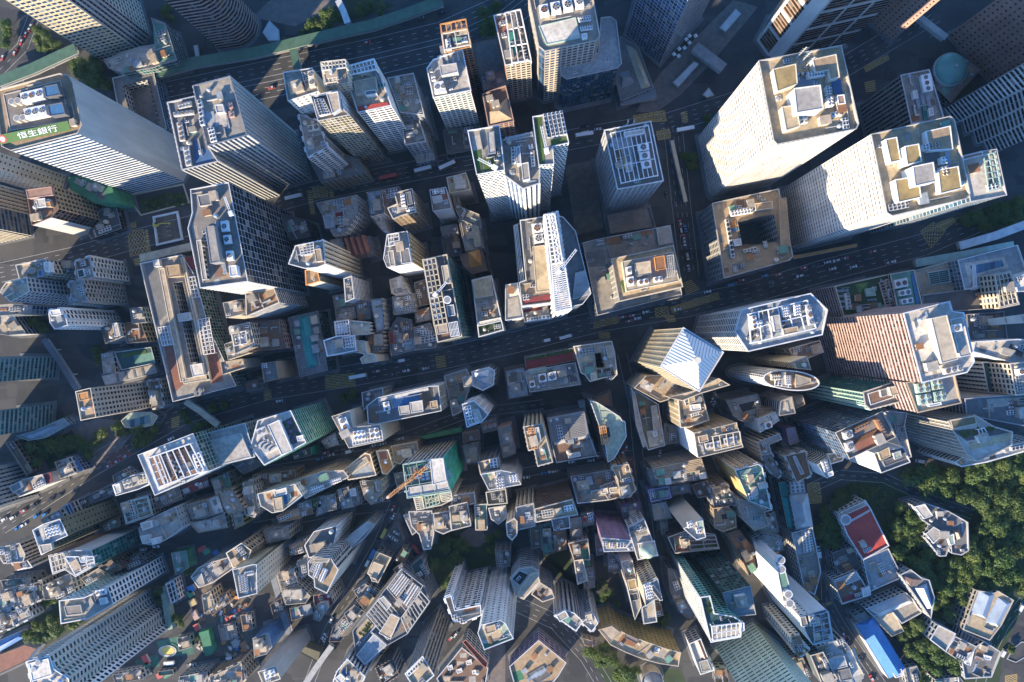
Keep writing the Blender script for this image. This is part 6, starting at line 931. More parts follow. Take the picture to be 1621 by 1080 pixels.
B('C2', OB, 'white folded-plate roof block on the main road', '1250,175 1345,152 1378,170 1370,250 1310,280 1255,255', 24, 'fin:lgrey', 'offwhite', cap='white', clutter=0, ex=[('hip', '1255,180 1345,158 1340,200 1260,205', 4, 'white', 0), ('hip', '1262,205 1340,200 1365,250 1312,275', 4, 'lblue', 0), ('pent', '1195,210 1245,198 1250,255 1205,262', 2, 'blank:lgrey', 'lgrey')])
B('C2', OT, 'white split tower with rounded balconies near the centre', '1195,362 1262,342 1340,420 1305,460 1222,490', 58, 'wide:white', 'lgrey', cap='white', clutter=0, wp=False, ex=[('fans', '1205,375 1240,365 1255,440 1220,450', 2, 4, 2.5, 'white'), ('pent', '1250,395 1285,385 1310,450 1275,462', 2, 'blank:lgrey', 'lgrey'), ('frame', '1225,450 1280,435 1290,460 1235,478', 3, 2, 'white', .3)])
B('C2', LB, 'roof with three round tanks at the foot of the white split tower', '1300,470 1380,450 1395,505 1310,525', 12, 'grid:lgrey', 'rose', clutter=1, ex=[('tank', '1325,495', 13, 2, 'rose'), ('tank', '1353,488', 13, 2, 'rose'), ('tank', '1380,480', 12, 2, 'rose')])
B('C2', OT, 'construction tower wrapped in green netting with a crane on its open top', '855,702 1085,662 1128,858 880,897', 70, 'net:jade', 'slate', relief=False, cap='lgreen', clutter=3, sides={0: 'fin:lgrey:grey', 1: 'net:netgreen', 2: 'net:lgreen', 3: 'net:lgreen'},
  ex=[('pent', '1010,675 1085,668 1105,800 1025,820', 3, 'blank:offwhite', 'white', 'formwork_deck'), ('pent', '880,720 985,695 1010,790 905,815', .4, 'blank:green', 'slate', 'formwork_deck'), ('pent', '890,835 1110,800 1118,840 885,885', 2, 'blank:lgrey', 'offwhite', 'formwork_deck'), ('patch', '925,730 965,722 975,760 935,765', 'orange', 'formwork_stack', 1.5), ('patch', '960,750 1000,742 1010,790 965,795', 'blue', 'formwork_stack', 1.0), ('row', 'duct', '900,850', '1090,815', 7, 1.2), ('row', 'pipe_run', '1040,700', '1090,780', 5, 1.4, 1), ('frame', '858,706 1083,668 1120,850 882,888', 3, 2.5, 'lgreen', .3, 3)])
B('C2', LB, 'green netted street hoarding at the foot of the construction tower', '945,545 1185,490 1195,518 985,560', 8, 'net:green', 'green', relief=False, clutter=0, pave=0, para=.2)
B('C2', AT, 'cream scaffold framed block attached below the construction tower', '918,895 1065,870 1135,905 1075,935 935,962', 58, 'grid:cream', 'tan', cap='cream', clutter=1, pave=1, ex=[('frame', '922,895 965,888 978,955 935,960', 2, 3, 'cream', .5, 6), ('frame', '980,885 1055,872 1065,925 990,950', 4, 3, 'lgreen', .4, 3), ('frame', '1065,870 1130,860 1138,905 1080,915', 2, 3, 'cream', .5, 5)])
B('C2', SB, 'orange cream corner house with a rounded front', '705,628 770,622 800,720 765,758 740,755', 26, 'tall:sand', 'orange', cap='cream', clutter=3, ex=[('pent', '715,630 765,625 772,675 725,682', .5, 'blank:sand', 'brick')])
B('C2', SB, 'L-plan tan roofs wrapped round a dark yard beside the green netting', '790,600 935,575 945,650 870,665 840,700 810,690', 20, 'grid:tan', 'tan', clutter=4, cap='cream')
B('C2', SB, 'dark yard roof below the L-plan tan roofs', '805,755 868,745 875,850 830,870', 14, 'grid:grey', 'slate', clutter=4)
B('C2', SB, 'blue door hut roof in the lane left of the crane', '700,770 750,750 775,830 740,860', 12, 'grid:grey', 'jade', clutter=3)
B('C2', AT, 'brown dark tiled tower with an orange white striped roof', '1285,692 1400,665 1415,735 1300,762', 44, 'grid:mgrey', 'tan', cap='cream', clutter=3, ex=[('fans', '1345,675 1392,665 1400,720 1355,728', 2, 3, 2, 'white'), ('patch', '1295,700 1345,690 1352,745 1305,752', 'sand')])
B('C2', AT, 'white trimmed tower with a sunlit roof of cages below the brown tiled tower', '1300,760 1415,738 1495,752 1530,818 1345,850', 50, 'blank:lgrey', 'offwhite', cap='white', clutter=4, pave=1, ex=[('fans', '1385,780 1430,772 1438,838 1392,845', 3, 4, 2, 'white'), ('fans', '1460,768 1510,758 1520,800 1468,808', 3, 3, 2, 'white'), ('patch', '1310,775 1375,762 1382,838 1340,842', 'sand')])
B('C2', OB, 'mauve grey blank slab right of the brown tiled tower', '1395,500 1470,480 1500,640 1425,670', 30, 'blank:rose', 'grey', clutter=2)
B('C2', SB, 'cluttered grey low roofs between green netting and brown tiled tower', '1195,600 1285,580 1290,690 1215,705', 18, 'grid:stone', 'stone', clutter=10)
B('C2', SB, 'brown ridged low roof beside the green netting top', '1195,530 1290,510 1295,560 1200,580', 14, 'grid:tan', 'brown', clutter=4)
B('C2', OB, 'beige slab with a long louvred strip and a blue-grey end', '518,738 640,640 668,648 702,765 545,790', 30, 'fin:tan', 'tan', cap='cream', clutter=1, ex=[('frame', '522,735 645,660 660,690 545,770', 22, .8, 'cream', .35), ('patch', '560,760 665,700 695,762 600,785', 'lblue')])
B('C2', OB, 'curved cream block with two racks of condensers on its roof', '250,795 375,755 395,745 515,738 545,775 300,895', 34, 'fin:beige', 'offwhite', cap='cream', clutter=3, ex=[('fans', '325,835 400,812 408,840 335,868', 6, 2, 1.5, 'white'), ('fans', '430,795 500,772 508,800 438,824', 6, 2, 1.5, 'white'), ('pent', '285,820 360,790 375,800 300,835', 1, 'blank:stone', 'lgrey')])
B('C2', AT, 'white angled tower with coloured clutter leaning over the lower street', '28,872 240,815 282,880 172,968 110,980 45,940', 44, 'small:offwhite', 'cream', cap='white', clutter=7, ex=[('pent', '120,855 190,835 195,870 130,888', 2, 'blank:white', 'offwhite'), ('patch', '175,880 195,875 200,925 180,930', 'sblue'), ('tank', '98,915', 14, 2, 'rose'), ('pent', '115,900 165,888 172,960 125,970', 3, 'blank:sand', 'beige')])
rows = [('sunlit terracotta roofed house under the white angled tower', '135,1000 260,950 275,1010 150,1035', 'orange', 18), ('grey parapet house left of the green roof', '255,930 330,905 345,985 280,1000', 'grey', 20), ('house with a bright green painted roof', '330,905 375,890 388,945 345,960', 'lawn', 20),
        ('pale flat house beside the green painted roof', '375,890 410,880 425,975 360,1000', 'lgrey', 20), ('beige house with two roof huts near the green roof', '410,885 470,870 480,960 430,970', 'beige', 22), ('white-railed roof terrace house near the crane lane', '480,850 545,830 575,945 510,960', 'lgrey', 24),
        ('house with a white square roof cover near the crane lane', '545,845 600,830 615,930 580,945', 'grey', 24), ('tall grey house full of roof huts beside the crane lane', '610,800 735,790 740,860 680,930 640,900', 'stone', 30), ('low grey house with a blue tarpaulin beside the crane lane', '650,900 730,880 740,915 670,935', 'grey', 18)]
for lab, p, rf, hh in rows: B('C2', SB, lab, p, hh, 'grid:stone', rf, clutter=6, ex=[('pent', '552,845 585,838 592,880 560,885', 1, 'blank:white', 'white')] if 'square' in lab else [('patch', '695,890 720,885 725,910 700,915', 'sblue', 'tarpaulin', .3)] if 'tarpaulin' in lab else ())
# ---- D1
B('D1', OB, 'white roofed tower on the left street with an olive flank of tiny windows', '185,215 240,182 340,150 385,245 290,287 300,320 235,356', '2:660,70', 'small:olive', 'lblue', cap='white', clutter=8, wp=False, ex=[('fans', '250,205 330,180 345,235 265,258', 4, 3, 2, 'white'), ('patch', '190,220 240,200 260,260 210,290', 'offwhite'), ('pent', '225,300 290,290 298,325 240,350', 2, 'blank:cream', 'lgrey')])
B('D1', OT, 'cream white framed tower with a teal glass side in the lower left', '275,358 400,330 520,330 545,415 430,480 372,440 300,466', '2:775,190', 'curtain:teal:teal', 'offwhite', cap='white', clutter=5, wp=False, sides={0: 'band:rose', 1: 'blank:offwhite', 6: 'band:rose'}, ex=[('frame', '370,365 535,365 540,410 430,470', 3, 3, 'white', .5, 3), ('fans', '375,370 420,362 430,415 385,422', 2, 3, 2, 'white'), ('frame', '285,365 365,345 380,430 305,455', 4, 3, 'cream', .5, 3), ('pent', '450,365 490,360 500,395 460,400', 3, 'blank:white', 'offwhite')])
B('D1', OT, 'sunlit cream roofed block at the left edge of the lower left district', '-30,320 110,290 142,352 130,395 20,402', 46, 'fin:beige', 'cream', cap='cream', clutter=5)
B('D1', OT, 'lower pale block with a bundle of roof plant under the sunlit cream roof', '50,385 135,360 182,425 100,440', 42, 'fin:lgrey:green', 'offwhite', cap='offwhite', clutter=8)
B('D1', SB, 'roof with three blue glazed frames along the left street', '345,85 400,55 430,120 375,150', 18, 'wide:lgrey', 'slate', clutter=0, ex=[('frame', '350,85 398,60 425,115 378,140', 3, 1, 'lblue', .6), ('patch', '352,88 398,65 422,112 380,138', 'blue')])
B('D1', SB, 'blue dusted plant roof between the glazed frames and the white roofed tower', '230,155 340,95 370,145 255,185', 22, 'grid:lgrey', 'lblue', clutter=9)
B('D1', SB, 'dark roof divided by pale frames near the red hut', '690,62 842,18 872,128 720,178', 20, 'grid:grey', 'mgrey', clutter=6, cap='lgrey', ex=[('frame', '695,65 838,25 865,122 725,170', 2, 1.2, 'lgreen', .6, 4)])
B('D1', SB, 'shaded low roof with a sunlit yellow strip behind the olive flank', '560,180 680,140 690,190 590,225', 14, 'grid:brown', 'olive', clutter=5)
B('D1', AB, 'grey block with a broad curved white windowed front', '790,205 832,160 1000,80 1040,200 915,287 870,300 812,290', 24, 'small:offwhite', 'lgrey', cap='lgrey', clutter=4, ex=[('pent', '800,175 860,160 870,195 815,215', 3, 'blank:white', 'offwhite'), ('pent', '860,265 910,255 915,282 870,295', 3, 'blank:white', 'white'), ('pent', '800,250 850,240 858,285 815,292', 3, 'blank:offwhite', 'offwhite')])
B('D1', SB, 'ramshackle brown and grey roofs left of the tan striped wall', '1060,70 1180,40 1212,130 1150,150 1095,150', 17, 'grid:tan', 'grey', clutter=12)
B('D1', SB, 'white box roof among the ramshackle roofs', '1180,40 1250,20 1275,110 1215,130', 22, 'blank:offwhite', 'white', clutter=2)
B('D1', AT, 'tan striped tall wall block beside the dark street', '1240,5 1325,-20 1390,90 1330,130 1275,110', 32, 'fin:tan', 'stone', clutter=3)
B('D1', SB, 'pale sunlit roof with sheds below the white box roof', '1080,175 1200,150 1280,115 1300,200 1130,230', 17, 'grid:offwhite', 'offwhite', clutter=10)
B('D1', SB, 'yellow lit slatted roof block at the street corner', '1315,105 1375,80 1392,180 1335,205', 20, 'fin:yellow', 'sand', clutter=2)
B('D1', AT, 'curved tan block stepping along the street above the building site', '1090,480 1130,430 1200,400 1305,370 1330,430 1212,512 1132,542', 36, 'tall:beige', 'lgrey', cap='cream', clutter=5, ex=[('pent', '1095,490 1150,460 1165,520 1130,535', 2, 'blank:lgrey', 'lgrey'), ('patch', '1215,430 1300,395 1310,430 1230,470', 'slate')])
B('D1', AT, 'taller tan windowed bay above the curved tan block', '1290,345 1375,290 1430,330 1405,400 1330,430', 40, 'tall:tan', 'tan', cap='cream', clutter=3, pave=1)
B('D1', OT, 'white rimmed tower roof with a bright blue slide-like duct', '1325,440 1440,410 1462,410 1465,575 1358,602', '3:1640,375', 'blank:sand', 'stone', cap='white', clutter=2, sides={1: 'fin:olive:dark', 2: 'small:cream'}, ex=[('fans', '1355,475 1405,462 1415,560 1368,572', 3, 7, 2, 'lgrey'), ('patch', '1395,500 1412,495 1420,570 1400,575', 'sblue', 'duct_tray', .9), ('fans', '1390,455 1440,445 1445,470 1396,480', 4, 1, 2, 'lgrey')])
B('D1', AT, 'long white slab with two rows of square windows and a tan roof end', '338,617 480,600 612,540 645,635 500,718 348,746', '3:955,455', 'grid:white', 'lgrey', cap='white', clutter=3, ex=[('patch', '345,622 475,605 492,690 355,705', 'sand'), ('pent', '365,650 460,640 470,690 380,700', 1.5, 'blank:grey', 'mgrey'), ('pent', '530,560 605,545 625,610 550,640', 1, 'blank:slate', 'slate', 'plant_deck'), ('fans', '540,560 600,548 605,580 548,592', 3, 1, 2.5, 'white'), ('pent', '565,605 605,598 612,630 575,638', 2, 'blank:white', 'white'), ('patch', '352,720 490,705 495,715 354,735', 'cream', 'roof_deck', .5)])
B('D1', AT, 'old white estate block with long ribbed rows of balconies in the lower left corner', '152,962 280,932 305,1005 390,1062 400,1140 190,1160', '1:850,572', 'resi:lgrey:green', 'offwhite', cap='white', floor=3.0, clutter=3, ex=[('pent', '165,975 275,945 295,1040 185,1075', 1.5, 'blank:white', 'white'), ('tank', '215,970', 16, 2, 'offwhite'), ('tank', '190,1010', 14, 2, 'offwhite')])
B('D1', AT, 'lower white fronted row of the estate block facing the playground', '400,1090 430,1075 520,1120 470,1160', 84, 'grid:white', 'mgrey', cap='lgrey', clutter=0, pave=1)
B('D1', SB, 'grey parapet house with a boxed roof among the lower left trees', '240,532 400,460 432,572 360,600 252,612', 18, 'grid:lgrey', 'grey', clutter=8)
for lab, p, rf in (('pale roofed house row at the left edge under the dark street', '-20,575 90,545 120,640 -10,690', 'lgrey'), ('white box roofed house beside the pale roofed row', '85,540 195,530 212,618 125,655', 'offwhite'), ('brown fronted house sloping into the lower left trees', '-20,690 60,660 80,770 -10,790', 'tan'), ('white slatted house above the brown fronted house', '60,680 160,650 180,710 80,760', 'lgrey')):
    B('D1', SB, lab, p, 16, 'resi:lgrey', rf, clutter=6)
B('D1', LB, 'long blue tented roof at the left edge near the bottom', '-40,860 120,790 135,830 -40,930', 6, 'blank:lgrey', 'blue', clutter=0, para=.2, ex=[('hip', '-40,865 118,795 130,828 -38,925', 2, 'blue', .9)])
B('D1', LB, 'faded red brown flat roof below the blue tented roof', '-40,940 140,870 205,890 150,960 -40,1050', 5, 'blank:lgrey', 'brick', clutter=0, para=.3)
B('D1', LB, 'white elevated kiosk with four dark roof panes near the estate block', '940,520 990,495 1020,610 975,640', 9, 'grid:white', 'offwhite', clutter=0, ex=[('pent', '948,525 988,505 1012,605 978,628', .3, 'blank:white', 'black', 'roof_panel'), ('frame', '945,520 990,498 1018,608 976,636', 2, .8, 'white', .5, 4)])
B('D1', LB, 'covered walkway with a mint roof beside the estate block', '910,545 945,535 985,780 950,790', 5, 'blank:lgreen', 'lgreen', clutter=0, para=.2, pave=0)
B('D1', LB, 'green netted slope shed at the building site', '1128,800 1188,782 1215,915 1170,935', 7, 'net:green', 'green', relief=False, clutter=0, para=.2)
B('D1', AB, 'brown tenement with balconies at the bottom edge', '1195,1050 1310,1000 1375,970 1400,1060 1340,1120 1200,1120', 18, 'resi:tan', 'beige', clutter=5)
B('D1', SB, 'low tenement roofs at the bottom edge left of the brown tenement', '1020,1050 1180,1020 1195,1110 1030,1120', 14, 'grid:grey', 'stone', clutter=10)
B('D1', SB, 'tiny sheds and stalls along the bottom street', '900,1020 985,1008 990,1035 905,1045', 4, 'grid:grey', 'jade', clutter=2, pave=0)
# ---- D2
B('D2', AT, 'white trimmed block with a plain blue-grey roof left of the wide diagonal street', '295,302 350,222 480,190 478,222 450,340 320,372', 36, 'small:white', 'slate', cap='white', clutter=3, sides={4: 'small:white', 5: 'small:white', 0: 'blank:white'})
B('D2', OT, 'tower with twin grids of condensers on a notched roof left of the wide diagonal street', '315,400 345,362 445,370 455,395 487,440 422,572 355,540 350,492 320,470', 58, 'band:lgrey', 'tan', cap='offwhite', clutter=2, wp=False, sides={4: 'blank:cream', 3: 'fin:lgrey', 2: 'louvre:grey'}, ex=[('fans', '372,398 398,408 365,488 340,478', 2, 7, 2, 'white'), ('fans', '402,432 428,442 398,512 372,500', 2, 7, 2, 'white'), ('patch', '440,420 480,442 440,510 415,490', 'tan'), ('frame', '325,400 350,370 440,378 430,395', 3, 2, 'cream', .3)])
B('D2', AB, 'grey louvred roof block at the street fork', '500,300 560,240 655,168 690,185 640,255 545,335', 24, 'louvre:lgrey', 'grey', clutter=0, cap='lgrey', ex=[('frame', '500,300 655,172 680,190 545,330', 2, .8, 'lgrey', .5, 12)])
small = [('white plaster house with a round hut left of the condenser tower', '140,455 235,430 258,512 165,540', 'offwhite', 20), ('grey house stepping down below the round-hut house', '160,550 255,520 330,590 300,630 190,640', 'stone', 20), ('house with a brown tent roof beside the blue netted block', '165,580 240,560 260,620 185,640', 'brown', 14),
         ('white framed flat roof house with a blue edge on the lane', '210,662 328,632 345,690 222,732', 'lblue', 18), ('white banded terrace house with a brown balcony on the wide street', '345,585 440,575 462,630 400,690 350,640', 'dred', 22), ('narrow grey house on the wide street kerb', '350,640 400,690 380,735 345,720', 'lgrey', 16),
         ('brown hut roofs under the condenser tower terrace', '205,300 290,270 300,340 215,360', 'rose', 18), ('grey water-stained roof left of the white trimmed block', '60,215 205,190 210,260 80,290', 'stone', 20)]
for lab, p, rf, hh in small: B('D2', SB, lab, p, hh, 'grid:stone', rf, clutter=7)
B('D2', AB, 'block wrapped in blue netting beside the grey slab', '0,830 90,800 110,880 80,920 10,940', 22, 'net:blue', 'lblue', relief=False, clutter=8)
B('D2', AT, 'plain grey slab with a cream caged roof end at the bottom', '30,1022 130,990 158,1062 60,1095', '1:300,760', 'blank:stone', 'cream', cap='cream', clutter=3, ex=[('fans', '60,1025 120,1005 130,1045 70,1065', 2, 2, 2, 'white')])
B('D2', LB, 'olive vaulted footbridge hall over the wide street', '262,905 300,880 385,910 370,965', 8, 'blank:olive', 'olive', clutter=0, para=.2, pave=0)
B('D2', OB, 'tan roofed corner block catching the sun on the wide street', '655,460 705,338 788,372 712,516', 18, 'grid:mgrey', 'sand', cap='cream', clutter=3, ex=[('pent', '690,395 745,415 705,485 660,462', 2, 'blank:cream', 'cream'), ('pent', '670,480 700,490 710,510 680,505', 3, 'blank:cream', 'stone')])
B('D2', SB, 'dark roofed parking deck with lined cars beside the fork', '735,290 820,165 862,275 790,385', 8, 'blank:mgrey', 'dgrey', clutter=0)
B('D2', SB, 'rusty and white roof scraps at the fork lane', '800,390 850,310 890,340 870,400', 12, 'grid:grey', 'rust', clutter=6)
B('D2', SB, 'tan terrace roof among grey houses along the wide street', '590,612 660,570 695,602 640,672', 20, 'grid:tan', 'sand', clutter=2)
B('D2', SB, 'grey roofs with white pergola stripes above the tan terrace', '575,560 640,520 720,570 690,600 600,600', 18, 'grid:lgrey', 'grey', clutter=6)
B('D2', SB, 'dark balcony house with a lit edge on the wide street', '520,690 580,640 640,680 560,770', 18, 'grid:grey', 'mgrey', clutter=7)
B('D2', SB, 'white railed narrow house at the bend of the wide street', '455,770 520,700 560,770 500,850 435,850', 14, 'grid:lgrey', 'slate', clutter=6)
B('D2', OB, 'big stepped block with condenser fields and a cafe court on its roof', '590,930 570,790 850,430 975,530 1010,622 880,805 765,870 640,987', 24, 'band:slate', 'slate', cap='slate', clutter=8, wp=False, sides={4: 'grid:slate', 5: 'grid:slate', 6: 'fin:grey', 7: 'fin:slate'},
  ex=[('frame', '765,545 848,437 970,530 880,682', 4, 1.2, 'lgrey', .35, 2), ('fans', '775,545 845,455 900,500 825,600', 5, 9, 1.5, 'offwhite'), ('fans', '835,610 910,510 955,545 885,655', 4, 9, 1.5, 'offwhite'), ('patch', '770,580 830,600 880,685 835,715 800,660', 'rose', 'cafe_court', .1), ('frame', '650,695 735,585 830,690 770,840', 7, 1.2, 'lgrey', .45, 1), ('pent', '720,800 790,690 838,715 785,835', 2, 'blank:offwhite', 'beige'), ('patch', '580,795 655,715 690,755 615,832', 'sand', 'garden_bed', .3), ('shrubs', '610,800 660,735 680,750 630,815', 22, 1), ('pent', '592,925 690,805 762,868 640,980', 2, 'blank:offwhite', 'lblue'), ('frame', '845,715 958,562 1008,620 882,800', 9, 2, 'lgrey', .5, 1), ('pent', '715,610 745,590 790,640 765,670', 2, 'blank:offwhite', 'lgrey'), ('row', 'planter', '800,640', '860,690', 4, 1)])
B('D2', AB, 'white roofed block with blue machines at the bottom edge', '480,1020 540,950 640,1050 600,1130 440,1130', 30, 'fin:offwhite', 'lgrey', cap='white', clutter=4, ex=[('patch', '490,1040 530,1000 575,1040 540,1080', 'sblue', 'plant_tray', .8), ('pent', '470,1060 500,1030 530,1060 500,1090', 2, 'blank:white', 'white')])
B('D2', OT, 'dark tower with slanting white lines and a tan roof at the bottom', '870,1032 968,935 1032,1042 930,1130', '1:1060,655', 'fin:mgrey:bronze', 'sand', cap='white', clutter=1, wp=False, ex=[('frame', '880,1030 960,950 975,965 890,1045', 6, 1, 'white', .4)])
B('D2', AT, 'white apartment tower dotted with condensers left of the tall pale slab', '1095,602 1130,588 1152,672 1298,640 1302,700 1190,742 1140,722', '3:1330,432', 'resi:white', 'lgrey', cap='white', clutter=8, ex=[('patch', '1100,605 1128,595 1145,660 1115,670', 'tan'), ('row', 'air_conditioner', '1150,700', '1200,730', 4, 1.2)])
B('D2', AT, 'tall pale slab with dotted window columns and a tan roof', '1282,800 1300,755 1412,728 1440,745 1486,832 1320,896', '1:1350,440', 'small:offwhite', 'offwhite', cap='white', clutter=3, sides={3: 'small:lgrey'}, ex=[('patch', '1290,790 1412,740 1420,820 1300,850', 'sand'), ('patch', '1415,735 1438,748 1475,825 1425,815', 'lgreen'), ('pent', '1320,770 1380,750 1388,790 1330,808', 1.5, 'blank:sand', 'tan'), ('patch', '1310,865 1470,825 1476,832 1318,888', 'green')])
B('D2', AB, 'brown roof deck block with pale hatches at the bottom of the park', '1050,1060 1192,885 1340,1000 1320,1120 1080,1120', 15, 'grid:lgrey', 'brown', cap='lgrey', clutter=2, ex=[('pent', '1110,990 1135,980 1142,1005 1118,1012', 1, 'blank:white', 'white'), ('pent', '1160,1010 1190,1000 1195,1020 1168,1030', 1, 'blank:white', 'white'), ('pent', '1215,960 1245,950 1250,975 1222,982', 1, 'blank:white', 'white'), ('pent', '1250,1015 1270,1010 1274,1030 1254,1034', 1, 'blank:white', 'white')])
B('D2', SB, 'red railed narrow terrace beside the brown roof deck', '1195,850 1215,840 1340,970 1330,1000 1310,985', 18, 'wide:lgrey', 'brick', clutter=0, pave=0, cap='brick')
flats = [('small apartment house with an L-shaped pale roof above the park', '890,110 1020,105 1032,232 1015,320 975,325 950,240 905,190', 'lgrey', 17), ('grey apartment house behind the L-shaped pale roof', '1030,120 1120,108 1132,215 1085,235 1040,215', 'grey', 20), ('sunlit stained apartment house beside the park', '1120,80 1222,55 1242,188 1135,215', 'stone', 21),
         ('mossy green roofed strip house beside the park', '1265,72 1332,66 1336,212 1272,212', 'jade', 18), ('shaded slatted roof house by the crane street', '1130,20 1260,0 1270,60 1140,85', 'grey', 18), ('low white shed roof at the top of the crane street', '860,130 895,120 930,225 910,240', 'offwhite', 12),
         ('pale corner house right of the mossy strip house', '1345,90 1440,75 1450,140 1400,180 1360,150', 'offwhite', 20), ('dark roof house with green drying racks above the park', '1330,0 1440,-20 1450,60 1340,70', 'olive', 22), ('grey roof house with pale huts left of the park pavilion', '955,245 1075,222 1088,300 975,328', 'slate', 20)]
for lab, p, rf, hh in flats[:-1]: B('D2', AB, lab, p, hh, 'grid:stone', rf, clutter=7, cap='lgrey')

# ---- in-between houses and sheds
more = [('C1', 'long dark slatted roof along the lower left road', '420,920 640,815 655,870 440,960', 'dgrey', 10, 'fin:mgrey'), ('C2', 'pale teal glass kiosk below the purple garden tower', '385,570 470,520 495,590 420,615', 'lblue', 14, 'curtain:lgrey:teal'), ('C2', 'dark green podium below the purple garden tower', '230,650 330,605 335,650 240,675', 'dteal', 16, 'net:netgreen'),
 ('C2', 'brown grey roof row behind the white angled tower', '0,765 240,735 248,790 120,830 10,845', 'brown', 16, 'grid:tan'), ('C1', 'pale block with a rounded corner by the olive footbridge', '1392,805 1445,795 1470,955 1440,1005 1400,985 1385,900', 'stone', 28, 'resi:stone'), ('D2', 'dark striped low block under the white roofed block with blue machines', '700,1000 800,950 835,1040 740,1100', 'dgrey', 16, 'fin:mgrey'),
 ('D1', 'grey house with a boxed terrace between the teal glass side and the white slab', '460,490 560,430 600,470 640,440 660,480 560,540 500,540', 'grey', 18, 'grid:stone'), ('D1', 'brown house with dark windows right of the boxed terrace', '560,430 640,390 690,430 620,470', 'brown', 20, 'resi:brown'), ('D1', 'narrow shaded house above the white slab flank', '690,420 790,380 830,400 740,450', 'slate', 14, 'grid:mgrey'),
 ('D1', 'dark roofed sheds on the lane below the curved white front', '640,400 780,355 800,385 660,430', 'dgrey', 8, 'grid:grey'), ('D1', 'netted yard roof between the white slab end and the stalls', '975,345 1060,330 1075,430 1000,470', 'jade', 10, 'net:green'), ('D1', 'small cream house at the corner of the building site', '1150,585 1200,560 1225,640 1165,690', 'sand', 14, 'grid:cream'),
 ('D1', 'cream scaffold platforms of the building site', '1170,640 1230,600 1290,570 1310,620 1210,700', 'beige', 6, 'grid:beige'), ('D1', 'grey site office roof beside the red excavator', '1370,700 1430,690 1440,780 1385,790', 'mgrey', 5, 'grid:lgrey'), ('D1', 'concrete basement frame of the building site', '1240,760 1340,740 1360,830 1260,850', 'stone', 3, 'grid:grey'),
 ('D1', 'blue and grey shed pair at the bottom street', '640,1040 800,1010 820,1060 660,1090', 'lgrey', 8, 'grid:lgrey'), ('D1', 'tiny grey roofs right of the playground ring', '1010,830 1080,815 1095,880 1020,900', 'stone', 5, 'grid:stone'), ('D1', 'long roof with brown ledges under the pale roofed row', '0,500 180,480 200,520 20,545', 'slate', 12, 'grid:slate'),
 ('D1', 'brown stepped houses left of the grey parapet house', '190,520 240,505 260,600 205,620', 'brown', 16, 'resi:stone'), ('D1', 'dark court roof between the white roofed tower and the divided roof', '430,150 560,100 575,140 450,180', 'mgrey', 14, 'grid:grey'), ('C1', 'grey awning terrace beside the small white stepped tower', '640,770 700,735 740,765 650,815', 'slate', 10, 'grid:lgrey'),
 ('C1', 'dark yard roofs below the glowing white rim', '870,890 1020,830 1040,900 900,960', 'mgrey', 14, 'grid:grey'), ('C1', 'red awning house row below the glowing white rim', '1030,830 1180,775 1195,825 1050,880', 'dred', 14, 'grid:brown'), ('C1', 'greenish roofs beside the olive footbridge', '1200,790 1300,750 1330,860 1240,890', 'jade', 16, 'grid:grey'), ('C1', 'dark slab roofs at the foot of the grey slab face', '1320,700 1430,660 1500,700 1390,760', 'slate', 12, 'grid:lgrey'),
 ('D2', 'grey stair house in the lane left of the diagonal street', '255,400 310,360 330,460 270,480', 'grey', 18, 'resi:grey'), ('D2', 'dark roofed house above the blue netted block', '100,640 160,600 180,680 120,720', 'dgrey', 14, 'grid:grey'), ('D2', 'small blue roofed kiosk beside the rusty roof scraps', '820,400 860,390 870,420 830,430', 'blue', 6, 'grid:grey'), ('D2', 'teal roofed workshops at the top of the big stepped block', '900,420 960,370 1000,460 960,520', 'dteal', 16, 'grid:grey'),
 ('D2', 'grey strip house between the fork lane and the big stepped block', '800,440 850,400 880,430 830,470', 'mgrey', 14, 'grid:grey'), ('D3', 'grey yard roofs left of the octagonal tower', '-60,330 30,330 25,420 -50,430', 'grey', 16, 'grid:grey'), ('D3', 'dark shed beside the purple netted tower foot', '510,240 545,235 560,350 520,360', 'mgrey', 12, 'grid:grey'), ('D3', 'low slate roofs at the lane end right of the dome tower', '880,150 920,140 930,230 890,240', 'slate', 12, 'grid:grey'),
 ('D3', 'grey lane sheds along the left side of the planted terrace slab', '950,600 1010,590 1080,720 1040,730', 'mgrey', 10, 'grid:grey'), ('D3', 'stone boundary house on the curved road', '440,830 520,850 500,880 450,870', 'stone', 6, 'grid:stone'), ('C4', 'small shaded roofs in the gap left of the brown sunlit roof', '130,560 200,540 220,600 150,640', 'mgrey', 20, 'grid:grey'), ('C4', 'grey sheds along the sunken lane', '80,500 150,520 150,560 100,545', 'grey', 14, 'grid:grey')]
for t, lab, p, rf, hh, st in more: B(t, SB, lab, p, hh, st, rf, clutter=8, pave=1)
